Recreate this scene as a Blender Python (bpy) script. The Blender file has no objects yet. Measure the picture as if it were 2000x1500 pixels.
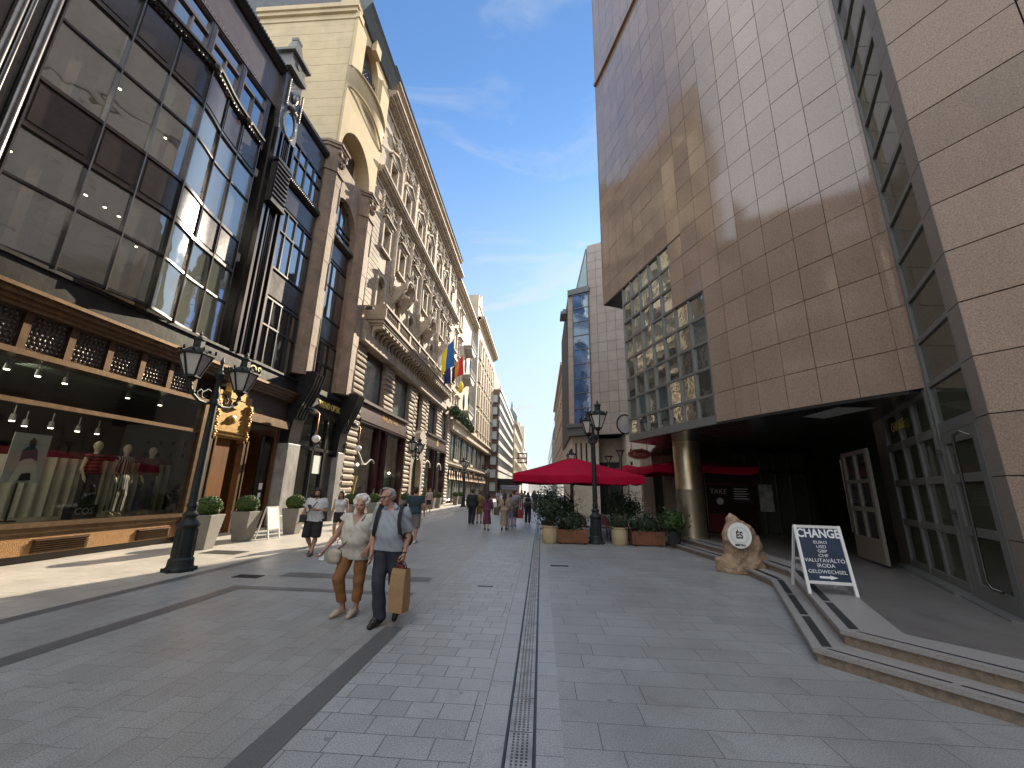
import bpy, math, random
import numpy as np
from mathutils import Vector, Matrix
random.seed(7)
RNG = np.random.default_rng(11)
PI = math.pi
R = math.radians
S = bpy.context.scene
COL = S.collection

# ---------------------------------------------------------------- camera
cam = bpy.data.cameras.new("camera")
cam.sensor_width = 36.0
cam.lens = 795.0 / 2000.0 * 36.0
cam.clip_end = 3000
cam.clip_start = 0.05
cam_o = bpy.data.objects.new("camera", cam)
COL.objects.link(cam_o)
EYE = 1.7
def cam_axes():
    f = 795.0
    yd = Vector((57, -208, f)).normalized()
    zd = Vector((67, 3039, f)); zd = (zd - zd.dot(yd) * yd).normalized()
    xd = yd.cross(zd)
    if xd.x < 0: xd = -xd
    # rows give world x, y, z of a camera vector (right, up, forward)
    right = Vector((xd.x, yd.x, zd.x)); up = Vector((xd.y, yd.y, zd.y)); fwd = Vector((xd.z, yd.z, zd.z))
    return right, up, fwd
_r, _u, _f = cam_axes()
cam_o.matrix_world = Matrix(((_r.x, _u.x, -_f.x, 0), (_r.y, _u.y, -_f.y, 0), (_r.z, _u.z, -_f.z, EYE), (0, 0, 0, 1)))
S.camera = cam_o

# ---------------------------------------------------------------- sky, sun, exposure
SUN_AZ, SUN_EL = 15.0, 25.0          # degrees right of the street axis, above the horizon
W = bpy.data.worlds.new("World"); S.world = W; W.use_nodes = True
nt = W.node_tree; nt.nodes.clear()
def N(t, typ, **kw):
    n = t.nodes.new(typ)
    for k, v in kw.items(): setattr(n, k, v)
    return n
sky = N(nt, 'ShaderNodeTexSky', sky_type='NISHITA', sun_disc=False)
sky.sun_elevation = R(SUN_EL); sky.sun_rotation = R(SUN_AZ)
sky.altitude = 100; sky.air_density = 1.0; sky.dust_density = 0.2; sky.ozone_density = 2.5
L = nt.links.new
bg = N(nt, 'ShaderNodeBackground'); bg.inputs[1].default_value = 0.059
wo = N(nt, 'ShaderNodeOutputWorld')
tc = N(nt, 'ShaderNodeTexCoord'); DIR = tc.outputs['Generated']
tint = N(nt, 'ShaderNodeMix', data_type='RGBA', blend_type='MULTIPLY'); tint.inputs[0].default_value = 1.0; tint.inputs[7].default_value = (0.84, 1.33, 1.66, 1)
L(sky.outputs[0], tint.inputs[6])
sep = N(nt, 'ShaderNodeSeparateXYZ'); L(DIR, sep.inputs[0])
def rng(src, a0, a1, b0, b1, smooth=True):
    m_ = N(nt, 'ShaderNodeMapRange', interpolation_type='SMOOTHSTEP' if smooth else 'LINEAR')
    for i_, v_ in zip((1, 2, 3, 4), (a0, a1, b0, b1)): m_.inputs[i_].default_value = v_
    L(src, m_.inputs[0]); return m_.outputs[0]
def mul(a_, b_):
    m_ = N(nt, 'ShaderNodeMath', operation='MULTIPLY'); L(a_, m_.inputs[0])
    if isinstance(b_, float): m_.inputs[1].default_value = b_
    else: L(b_, m_.inputs[1])
    return m_.outputs[0]
# thin wisps of cloud, thicker towards the horizon
mp = N(nt, 'ShaderNodeMapping'); mp.inputs['Scale'].default_value = (1.6, 1.6, 5.0); mp.inputs['Rotation'].default_value = (0.30, 0.18, 0.5)
no = N(nt, 'ShaderNodeTexNoise'); no.inputs['Scale'].default_value = 1.9; no.inputs['Detail'].default_value = 10; no.inputs['Roughness'].default_value = 0.56; no.inputs['Distortion'].default_value = 0.6
L(DIR, mp.inputs[0]); L(mp.outputs[0], no.inputs[0])
wisp = mul(rng(no.outputs[0], 0.40, 0.68, 0.0, 1.0), rng(sep.outputs[2], 0.10, 0.85, 1.0, 0.30))
low = rng(sep.outputs[2], 0.0, 0.80, 0.92, 0.06)
mxx = N(nt, 'ShaderNodeMath', operation='MAXIMUM'); L(wisp, mxx.inputs[0]); L(low, mxx.inputs[1])
m1 = N(nt, 'ShaderNodeMix', data_type='RGBA'); m1.inputs[7].default_value = (5.7, 5.95, 6.05, 1); L(mxx.outputs[0], m1.inputs[0]); L(tint.outputs[2], m1.inputs[6])
# bright cloud cover added out of view, behind and overhead, to lift the shade
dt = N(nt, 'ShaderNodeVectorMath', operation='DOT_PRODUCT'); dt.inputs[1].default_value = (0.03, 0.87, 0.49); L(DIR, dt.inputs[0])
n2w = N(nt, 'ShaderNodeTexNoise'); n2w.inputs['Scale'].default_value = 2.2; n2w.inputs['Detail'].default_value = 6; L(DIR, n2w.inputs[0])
fill_cov = mul(rng(dt.outputs['Value'], 0.66, 0.34, 0.0, 1.0), rng(n2w.outputs[0], 0.30, 0.55, 0.45, 1.0))
m2 = N(nt, 'ShaderNodeMix', data_type='RGBA'); m2.inputs[7].default_value = (14.8, 15.5, 16.5, 1); L(fill_cov, m2.inputs[0]); L(m1.outputs[2], m2.inputs[6])
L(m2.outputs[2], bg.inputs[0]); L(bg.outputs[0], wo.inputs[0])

sd = bpy.data.lights.new("sun", 'SUN'); sd.energy = 5.0; sd.angle = R(0.53); sd.color = (1.0, 0.86, 0.66)
so = bpy.data.objects.new("sun", sd); COL.objects.link(so)
sv = Vector((math.sin(R(SUN_AZ)) * math.cos(R(SUN_EL)), math.cos(R(SUN_AZ)) * math.cos(R(SUN_EL)), math.sin(R(SUN_EL))))
so.rotation_euler = sv.to_track_quat('Z', 'Y').to_euler(); so.location = (20, 60, 60)
S.view_settings.view_transform = 'Standard'; S.view_settings.look = 'None'; S.view_settings.gamma = 1
S.view_settings.exposure = 1.32
S.render.engine = 'CYCLES'
S.cycles.max_bounces = 8; S.cycles.transparent_max_bounces = 16; S.cycles.sample_clamp_indirect = 6.0
S.cycles.use_denoising = True

# ---------------------------------------------------------------- materials
MATS = {}
def mat(name, c, r=0.6, m=0.0, ns=0.0, na=0.0, bs=0.0, bd=0.0, spec=0.5, coat=0.0, c2=None, streak=0.0, attr=None, dirt=None):
    """Principled material whose colour varies with noise of scale ns (world position); bump noise of scale bs, depth bd."""
    if name in MATS: return MATS[name]
    M = bpy.data.materials.new(name); M.use_nodes = True
    t = M.node_tree; b = t.nodes['Principled BSDF']
    b.inputs['Base Color'].default_value = (*c, 1); b.inputs['Roughness'].default_value = r; b.inputs['Metallic'].default_value = m
    b.inputs['Specular IOR Level'].default_value = spec
    if coat: b.inputs['Coat Weight'].default_value = coat; b.inputs['Coat Roughness'].default_value = 0.08
    geo = N(t, 'ShaderNodeNewGeometry'); src = geo.outputs['Position']
    if streak:
        mpn = N(t, 'ShaderNodeMapping'); mpn.inputs['Scale'].default_value = (1, 1, streak); t.links.new(src, mpn.inputs[0]); src = mpn.outputs[0]
    col = None
    if ns:
        n1 = N(t, 'ShaderNodeTexNoise'); n1.inputs['Scale'].default_value = ns; n1.inputs['Detail'].default_value = 6; n1.inputs['Roughness'].default_value = 0.65
        t.links.new(src, n1.inputs[0])
        rp = N(t, 'ShaderNodeValToRGB'); e = rp.color_ramp.elements
        e[0].position = 0.3; e[1].position = 0.7
        if c2 is None:
            e[0].color = (*[x * (1 - na) for x in c], 1); e[1].color = (*[min(1, x * (1 + na)) for x in c], 1)
        else:
            e[0].color = (*c, 1); e[1].color = (*c2, 1)
        t.links.new(n1.outputs[0], rp.inputs[0]); col = rp.outputs[0]
    if dirt:   # darker stains with a shape of their own: (scale, strength, colour)
        n3 = N(t, 'ShaderNodeTexNoise'); n3.inputs['Scale'].default_value = dirt[0]; n3.inputs['Detail'].default_value = 8; n3.inputs['Roughness'].default_value = 0.7
        mpd = N(t, 'ShaderNodeMapping'); mpd.inputs['Scale'].default_value = (1, 1, 0.25); t.links.new(geo.outputs['Position'], mpd.inputs[0]); t.links.new(mpd.outputs[0], n3.inputs[0])
        rd = N(t, 'ShaderNodeValToRGB'); rd.color_ramp.elements[0].position = 0.5; rd.color_ramp.elements[1].position = 0.68
        t.links.new(n3.outputs[0], rd.inputs[0])
        ml = N(t, 'ShaderNodeMath', operation='MULTIPLY'); ml.inputs[1].default_value = dirt[1]; t.links.new(rd.outputs[0], ml.inputs[0])
        mxd = N(t, 'ShaderNodeMix', data_type='RGBA'); mxd.inputs[7].default_value = (*dirt[2], 1)
        if col is None: mxd.inputs[6].default_value = (*c, 1)
        else: t.links.new(col, mxd.inputs[6])
        t.links.new(ml.outputs[0], mxd.inputs[0]); col = mxd.outputs[2]
    if attr:   # per-piece tone variation stored on the mesh
        at = N(t, 'ShaderNodeAttribute', attribute_name='tone')
        mm = N(t, 'ShaderNodeMix', data_type='RGBA', blend_type='MULTIPLY'); mm.inputs[0].default_value = 1.0
        rp2 = N(t, 'ShaderNodeValToRGB'); rp2.color_ramp.elements[0].color = (*[1 - attr] * 3, 1); rp2.color_ramp.elements[1].color = (*[1 + attr] * 3, 1)
        t.links.new(at.outputs['Fac'], rp2.inputs[0]); t.links.new(rp2.outputs[0], mm.inputs[7])
        if col is None: mm.inputs[6].default_value = (*c, 1)
        else: t.links.new(col, mm.inputs[6])
        col = mm.outputs[2]
    if col is not None: t.links.new(col, b.inputs['Base Color'])
    if bs:
        n2 = N(t, 'ShaderNodeTexNoise'); n2.inputs['Scale'].default_value = bs; n2.inputs['Detail'].default_value = 5
        t.links.new(geo.outputs['Position'], n2.inputs[0])
        bp = N(t, 'ShaderNodeBump'); bp.inputs['Distance'].default_value = bd; bp.inputs['Strength'].default_value = 0.8
        t.links.new(n2.outputs[0], bp.inputs['Height']); t.links.new(bp.outputs[0], b.inputs['Normal'])
    MATS[name] = M; return M

def glass(name, tint, refl=0.08, rough=0.02, wav=0.0, wsc=1.2, power=1.0, film=None):
    """See-through pane: tinted transparency mixed with a fresnel mirror, optionally wavy."""
    if name in MATS: return MATS[name]
    M = bpy.data.materials.new(name); M.use_nodes = True; t = M.node_tree; t.nodes.clear()
    o = N(t, 'ShaderNodeOutputMaterial'); tr = N(t, 'ShaderNodeBsdfTransparent'); tr.inputs[0].default_value = (*tint, 1)
    gl = N(t, 'ShaderNodeBsdfGlossy'); gl.inputs[1].default_value = rough; gl.inputs[0].default_value = (0.95, 0.97, 1, 1)
    fr = N(t, 'ShaderNodeFresnel'); fr.inputs[0].default_value = 1.5
    mr_ = N(t, 'ShaderNodeMapRange'); mr_.inputs[1].default_value = 0.04; mr_.inputs[2].default_value = 1.0; mr_.inputs[3].default_value = refl; mr_.inputs[4].default_value = power
    ms = N(t, 'ShaderNodeMixShader')
    t.links.new(fr.outputs[0], mr_.inputs[0]); t.links.new(mr_.outputs[0], ms.inputs[0]); t.links.new(tr.outputs[0], ms.inputs[1]); t.links.new(gl.outputs[0], ms.inputs[2]); t.links.new(ms.outputs[0], o.inputs[0])
    if film:
        df = N(t, 'ShaderNodeBsdfDiffuse'); df.inputs[0].default_value = (*film[1], 1); m2_ = N(t, 'ShaderNodeMixShader'); m2_.inputs[0].default_value = film[0]
        t.links.new(tr.outputs[0], m2_.inputs[1]); t.links.new(df.outputs[0], m2_.inputs[2]); t.links.new(m2_.outputs[0], ms.inputs[1])
    if wav:
        geo = N(t, 'ShaderNodeNewGeometry'); n2 = N(t, 'ShaderNodeTexNoise'); n2.inputs['Scale'].default_value = wsc; n2.inputs['Detail'].default_value = 2
        bp = N(t, 'ShaderNodeBump'); bp.inputs['Distance'].default_value = wav; t.links.new(geo.outputs['Position'], n2.inputs[0]); t.links.new(n2.outputs[0], bp.inputs['Height'])
        t.links.new(bp.outputs[0], gl.inputs['Normal'])
    MATS[name] = M; return M

def emit(name, c, s):
    if name in MATS: return MATS[name]
    M = bpy.data.materials.new(name); M.use_nodes = True; b = M.node_tree.nodes['Principled BSDF']
    b.inputs['Base Color'].default_value = (*c, 1); b.inputs['Emission Color'].default_value = (*c, 1); b.inputs['Emission Strength'].default_value = s
    MATS[name] = M; return M

# ---------------------------------------------------------------- mesh builder
class MB:
    def __init__(s, T=None): s.v = []; s.f = []; s.m = []; s.T = T; s.tone = []
    def add(s, vs, fs, mi=0):
        o = len(s.v)
        if s.T: vs = [s.T(*p) for p in vs]
        s.v += [tuple(p) for p in vs]
        for f in fs: s.f.append([i + o for i in f]); s.m.append(mi)
        return s
    def quad(s, a, b, c, d, mi=0): return s.add([a, b, c, d], [(0, 1, 2, 3)], mi)
    def box(s, x0, x1, y0, y1, z0, z1, mi=0):
        v = [(x, y, z) for z in (z0, z1) for y in (y0, y1) for x in (x0, x1)]
        return s.add(v, [(0, 2, 3, 1), (4, 5, 7, 6), (0, 1, 5, 4), (1, 3, 7, 5), (3, 2, 6, 7), (2, 0, 4, 6)], mi)
    def taper(s, cx, cy, z0, z1, a0, b0, a1, b1, mi=0):
        v = [(cx + sx * a, cy + sy * b, z) for z, a, b in ((z0, a0, b0), (z1, a1, b1)) for sy in (-1, 1) for sx in (-1, 1)]
        return s.add(v, [(0, 2, 3, 1), (4, 5, 7, 6), (0, 1, 5, 4), (1, 3, 7, 5), (3, 2, 6, 7), (2, 0, 4, 6)], mi)
    def prism(s, poly, ax, a0, a1, mi=0):
        """extrude a 2-D polygon along axis ax: 'x' takes (y,z), 'y' takes (x,z), 'z' takes (x,y)"""
        def P(u, w, a): return {'x': (a, u, w), 'y': (u, a, w), 'z': (u, w, a)}[ax]
        n = len(poly)
        v = [P(u, w, a0) for u, w in poly] + [P(u, w, a1) for u, w in poly]
        fs = [tuple(range(n))[::-1], tuple(range(n, 2 * n))] + [(i, (i + 1) % n, n + (i + 1) % n, n + i) for i in range(n)]
        return s.add(v, fs, mi)
    def bar(s, p, q, w, h, mi=0, up=(0, 0, 1)):
        p = Vector(p); q = Vector(q); d = (q - p).normalized(); u = Vector(up)
        if abs(d.dot(u)) > 0.99: u = Vector((0, 1, 0))
        a = d.cross(u).normalized() * (w / 2); b = a.cross(d).normalized() * (h / 2)
        v = [e + sa * a + sb * b for e in (p, q) for sa, sb in ((-1, -1), (1, -1), (1, 1), (-1, 1))]
        return s.add([tuple(x) for x in v], [(3, 2, 1, 0), (4, 5, 6, 7), (0, 1, 5, 4), (1, 2, 6, 5), (2, 3, 7, 6), (3, 0, 4, 7)], mi)
    def tube(s, pts, r, n=8, mi=0):
        pts = [Vector(p) for p in pts]; k = len(pts); rs = r if isinstance(r, (list, tuple)) else [r] * k
        v = []; prev = None
        for i, p in enumerate(pts):
            d = (pts[min(i + 1, k - 1)] - pts[max(i - 1, 0)]).normalized()
            if prev is None:
                a = d.orthogonal().normalized()
            else:
                a = (prev - prev.dot(d) * d).normalized()
            prev = a; b = d.cross(a)
            v += [tuple(p + rs[i] * (math.cos(2 * PI * j / n) * a + math.sin(2 * PI * j / n) * b)) for j in range(n)]
        fs = [(i * n + j, i * n + (j + 1) % n, (i + 1) * n + (j + 1) % n, (i + 1) * n + j) for i in range(k - 1) for j in range(n)]
        fs += [tuple(range(n))[::-1], tuple((k - 1) * n + j for j in range(n))]
        return s.add(v, fs, mi)
    def lathe(s, prof, cx=0, cy=0, z=0, n=20, mi=0, ax='z', rot=0.0):
        v = []
        for r, h in prof:
            for j in range(n):
                a = 2 * PI * j / n + rot; c, d = r * math.cos(a), r * math.sin(a)
                v.append({'z': (cx + c, cy + d, z + h), 'x': (z + h, cx + c, cy + d), 'y': (cx + c, z + h, cy + d)}[ax])
        k = len(prof)
        fs = [(i * n + j, i * n + (j + 1) % n, (i + 1) * n + (j + 1) % n, (i + 1) * n + j) for i in range(k - 1) for j in range(n)]
        fs += [tuple(range(n))[::-1], tuple((k - 1) * n + j for j in range(n))]
        return s.add(v, fs, mi)
    def ell(s, c, r, n=10, mi=0):
        if not isinstance(r, (list, tuple)): r = (r, r, r)
        v = [(c[0], c[1], c[2] - r[2])]; m = max(4, n // 2)
        for i in range(1, m):
            a = PI * i / m - PI / 2
            for j in range(n): v.append((c[0] + r[0] * math.cos(a) * math.cos(2 * PI * j / n), c[1] + r[1] * math.cos(a) * math.sin(2 * PI * j / n), c[2] + r[2] * math.sin(a)))
        v.append((c[0], c[1], c[2] + r[2])); t = len(v) - 1
        fs = [(0, 1 + (j + 1) % n, 1 + j) for j in range(n)]
        for i in range(m - 2):
            for j in range(n): fs.append((1 + i * n + j, 1 + i * n + (j + 1) % n, 1 + (i + 1) * n + (j + 1) % n, 1 + (i + 1) * n + j))
        b = 1 + (m - 2) * n
        fs += [(t, b + j, b + (j + 1) % n) for j in range(n)]
        return s.add(v, fs, mi)
    def prof_y(s, prof, y0, y1, mi=0): return s.prism(prof, 'y', y0, y1, mi)
    def build(s, name, mats, parent=None, smooth=None, bevel=0.0, world=True):
        me = bpy.data.meshes.new(name); me.from_pydata(s.v, [], s.f)
        if not isinstance(mats, (list, tuple)): mats = [mats]
        for m_ in mats: me.materials.append(m_)
        me.polygons.foreach_set('material_index', s.m)
        if s.tone:
            at = me.attributes.new('tone', 'FLOAT', 'FACE'); at.data.foreach_set('value', s.tone)
        me.validate(); me.update()
        if smooth is not None:
            me.polygons.foreach_set('use_smooth', [True] * len(me.polygons)); me.set_sharp_from_angle(angle=R(smooth))
        return link(name, me, parent, world, bevel)

def wloc(o):
    p = Vector((0, 0, 0))
    while o: p += o.location; o = o.parent
    return p
def link(name, me, parent=None, world=True, bevel=0.0):
    o = bpy.data.objects.new(name, me); COL.objects.link(o)
    if parent is not None:
        o.parent = parent
        if world: o.location = -wloc(parent)
    if bevel:
        b = o.modifiers.new('bevel', 'BEVEL'); b.width = bevel; b.segments = 2; b.limit_method = 'ANGLE'; b.angle_limit = R(40)
    return o
def tag(o, label=None, cat=None, group=None, kind=None):
    if label: o['label'] = label
    if cat: o['category'] = cat
    if group: o['group'] = group
    if kind: o['kind'] = kind
    return o
def thing(name, label, cat, loc=(0, 0, 0), rz=0.0, group=None):
    o = bpy.data.objects.new(name, None); COL.objects.link(o); o.location = loc; o.rotation_euler = (0, 0, rz); o.empty_display_size = 0.2
    return tag(o, label, cat, group)
def kids(o): return [c for c in ALLKIDS(o)]
def ALLKIDS(o): return [c for c in COL.objects if c.parent == o]
def dup(root, loc, rz=None, label=None, group=None, scale=None):
    def rec(o, par):
        c = o.copy(); COL.objects.link(c)
        if par is not None: c.parent = par
        for ch in ALLKIDS(o):
            if ch.name != c.name: rec(ch, c)
        return c
    r = rec(root, None); r.location = loc
    if rz is not None: r.rotation_euler = (0, 0, rz)
    if scale: r.scale = scale if isinstance(scale, (tuple, list)) else (scale,) * 3
    if label: r['label'] = label
    if group: r['group'] = group
    return r
def struct(o): return tag(o, kind='structure')

def text_mesh(body, size, ext=0.004, align='CENTER', sx=1.0, bold=0.0):
    cu = bpy.data.curves.new('lettering', 'FONT'); cu.body = body; cu.size = size; cu.extrude = ext; cu.align_x = align; cu.align_y = 'CENTER'; cu.offset = bold
    cu.resolution_u = 3
    o = bpy.data.objects.new('lettering', cu); COL.objects.link(o)
    dg = bpy.context.evaluated_depsgraph_get(); me = bpy.data.meshes.new_from_object(o.evaluated_get(dg))
    COL.objects.unlink(o); bpy.data.objects.remove(o); bpy.data.curves.remove(cu)
    if sx != 1.0:
        me.transform(Matrix.Diagonal((sx, 1, 1, 1)))
    return me
def lettering(body, size, mtx, m, parent, ext=0.004, sx=1.0, bold=0.0, name='lettering', align='CENTER'):
    """flat letters placed by a 4x4 world matrix (text runs along local x, up along local y, faces local z)"""
    me = text_mesh(body, size, ext, align, sx, bold); me.materials.clear(); me.materials.append(m); me.transform(mtx)
    return link(name, me, parent, True)
def frame_mtx(origin, xdir, ydir):
    x = Vector(xdir).normalized(); y = Vector(ydir).normalized(); z = x.cross(y)
    return Matrix(((x.x, y.x, z.x, origin[0]), (x.y, y.y, z.y, origin[1]), (x.z, y.z, z.z, origin[2]), (0, 0, 0, 1)))

# ---------------------------------------------------------------- implicit surfaces (bodies, ornament) -> one continuous mesh
def sdf_mesh(prims, res, k=0.03, cut=None, name='body', warp=None):
    """prims: (p, q, r1, r2[, k]) round cones joined smoothly; a radius list [rx,ry,rz] with q None is an ellipsoid."""
    pts = []; mr_ = 0
    for pr in prims:
        p, q, r1, r2 = pr[:4]
        rm = max(r1) if isinstance(r1, (list, tuple)) else max(r1, r2)
        for e in (p, q):
            if e is not None: pts += [np.array(e) - rm, np.array(e) + rm]
    pts = np.array(pts); lo = pts.min(0) - 3 * res; hi = pts.max(0) + 3 * res
    n = np.ceil((hi - lo) / res).astype(int) + 1
    D = np.full(n, 0.5, dtype=np.float32)
    ax = [lo[i] + res * np.arange(n[i]) for i in range(3)]
    for pr in prims:
        p, q, r1, r2 = pr[:4]; kk = pr[4] if len(pr) > 4 else k
        sub = kk < 0; kk = abs(kk)
        p = np.array(p, float)
        if q is None: rm = max(r1) if isinstance(r1, (list, tuple)) else r1; a = p - rm; b = p + rm
        else: q = np.array(q, float); rm = max(r1, r2); a = np.minimum(p, q) - rm; b = np.maximum(p, q) + rm
        i0 = np.maximum(0, np.floor((a - 2 * kk - 2 * res - lo) / res)).astype(int); i1 = np.minimum(n, np.ceil((b + 2 * kk + 2 * res - lo) / res).astype(int) + 1)
        X, Y, Z = np.meshgrid(ax[0][i0[0]:i1[0]], ax[1][i0[1]:i1[1]], ax[2][i0[2]:i1[2]], indexing='ij')
        if isinstance(r1, (list, tuple)):
            s_ = np.sqrt(((X - p[0]) / r1[0]) ** 2 + ((Y - p[1]) / r1[1]) ** 2 + ((Z - p[2]) / r1[2]) ** 2)
            d = (s_ - 1) * min(r1) * (1.0 if min(r1) == max(r1) else 0.9)
        elif q is None:
            d = np.sqrt((X - p[0]) ** 2 + (Y - p[1]) ** 2 + (Z - p[2]) ** 2) - r1
        else:
            ab = q - p; L2 = max(1e-9, ab.dot(ab))
            t = np.clip(((X - p[0]) * ab[0] + (Y - p[1]) * ab[1] + (Z - p[2]) * ab[2]) / L2, 0, 1)
            d = np.sqrt((X - p[0] - t * ab[0]) ** 2 + (Y - p[1] - t * ab[1]) ** 2 + (Z - p[2] - t * ab[2]) ** 2) - (r1 + (r2 - r1) * t)
        sl = (slice(i0[0], i1[0]), slice(i0[1], i1[1]), slice(i0[2], i1[2])); A = D[sl]
        if sub: D[sl] = np.maximum(A, -d)
        else:
            h = np.clip(kk - np.abs(A - d), 0, None) / max(kk, 1e-6)
            D[sl] = np.minimum(A, d) - h * h * kk * 0.25
    if cut is not None or warp is not None:
        X, Y, Z = np.meshgrid(*ax, indexing='ij')
        if warp is not None: D = D + warp(X, Y, Z).astype(np.float32)
        if cut is not None: D = np.maximum(D, cut(X, Y, Z).astype(np.float32))
    D[0], D[-1] = 1, 1; D[:, 0], D[:, -1] = 1, 1; D[:, :, 0], D[:, :, -1] = 1, 1
    # surface nets
    sg = D < 0
    cs = [(i, j, l) for i in (0, 1) for j in (0, 1) for l in (0, 1)]
    def sh(Aa, o): return Aa[o[0]:Aa.shape[0] - 1 + o[0], o[1]:Aa.shape[1] - 1 + o[1], o[2]:Aa.shape[2] - 1 + o[2]]
    cnt = sum(sh(sg, o).astype(np.int8) for o in cs); mk = (cnt > 0) & (cnt < 8)
    idx = np.argwhere(mk); V = np.stack([sh(D, o)[mk] for o in cs], 1)
    ac = np.zeros((len(idx), 3)); c_ = np.zeros(len(idx))
    for a in range(8):
        for b in range(a + 1, 8):
            oa, ob = np.array(cs[a]), np.array(cs[b])
            if np.abs(oa - ob).sum() != 1: continue
            cr_ = (V[:, a] < 0) != (V[:, b] < 0); t = np.zeros(len(idx)); t[cr_] = V[cr_, a] / (V[cr_, a] - V[cr_, b])
            ac += np.where(cr_[:, None], oa + t[:, None] * (ob - oa), 0); c_ += cr_
    P = (idx + ac / c_[:, None]) * res + lo
    G = np.full(mk.shape, -1, dtype=np.int64); G[mk] = np.arange(len(idx))
    faces = []
    for a in range(3):
        b, c2 = (a + 1) % 3, (a + 2) % 3
        s0 = [slice(0, -1)] * 3; s1 = [slice(0, -1)] * 3; s1[a] = slice(1, None)
        # edge (i)-(i+1) along a, needs cells at b-1, c-1
        e = (sg[tuple(slice(0, -1) if ax_ == a else slice(None) for ax_ in range(3))] != sg[tuple(slice(1, None) if ax_ == a else slice(None) for ax_ in range(3))])
        E = np.argwhere(e); E = E[(E[:, b] > 0) & (E[:, c2] > 0) & (E[:, b] < mk.shape[b]) & (E[:, c2] < mk.shape[c2])]
        def cell(db, dc):
            Q = E.copy(); Q[:, b] += db; Q[:, c2] += dc; return G[Q[:, 0], Q[:, 1], Q[:, 2]]
        q_ = np.stack([cell(-1, -1), cell(0, -1), cell(0, 0), cell(-1, 0)], 1)
        ins = sg[E[:, 0], E[:, 1], E[:, 2]]
        q_[~ins] = q_[~ins][:, ::-1]
        faces.append(q_[(q_ >= 0).all(1)])
    F = np.concatenate(faces)
    me = bpy.data.meshes.new(name); me.from_pydata(P.tolist(), [], F.tolist()); me.update()
    me.polygons.foreach_set('use_smooth', [True] * len(me.polygons))
    return me
def sdf_obj(name, prims, res, m, parent, k=0.03, cut=None, world=False, warp=None):
    me = sdf_mesh(prims, res, k, cut, name, warp); me.materials.append(m)
    return link(name, me, parent, world)

# leaves: many small folded quads
def leaf_mesh(name, pts, nrm, size, m, jitter=0.6, aspect=0.55, seed=1):
    rg = np.random.default_rng(seed); n = len(pts)
    nr = nrm + rg.normal(0, jitter, (n, 3)); nr /= np.linalg.norm(nr, axis=1)[:, None] + 1e-9
    t = rg.normal(0, 1, (n, 3)); t -= (t * nr).sum(1)[:, None] * nr; t /= np.linalg.norm(t, axis=1)[:, None] + 1e-9
    b = np.cross(nr, t); s_ = size * rg.uniform(0.6, 1.3, (n, 1))
    p0 = pts - t * s_; p2 = pts + t * s_; p1 = pts + b * s_ * aspect + nr * s_ * 0.2; p3 = pts - b * s_ * aspect + nr * s_ * 0.2
    V = np.stack([p0, p1, p2, p3], 1).reshape(-1, 3); F = np.arange(4 * n).reshape(-1, 4)
    me = bpy.data.meshes.new(name); me.from_pydata(V.tolist(), [], F.tolist()); me.materials.append(m)
    at = me.attributes.new('tone', 'FLOAT', 'FACE'); at.data.foreach_set('value', rg.uniform(0, 1, n).tolist()); me.update()
    return me
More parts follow.
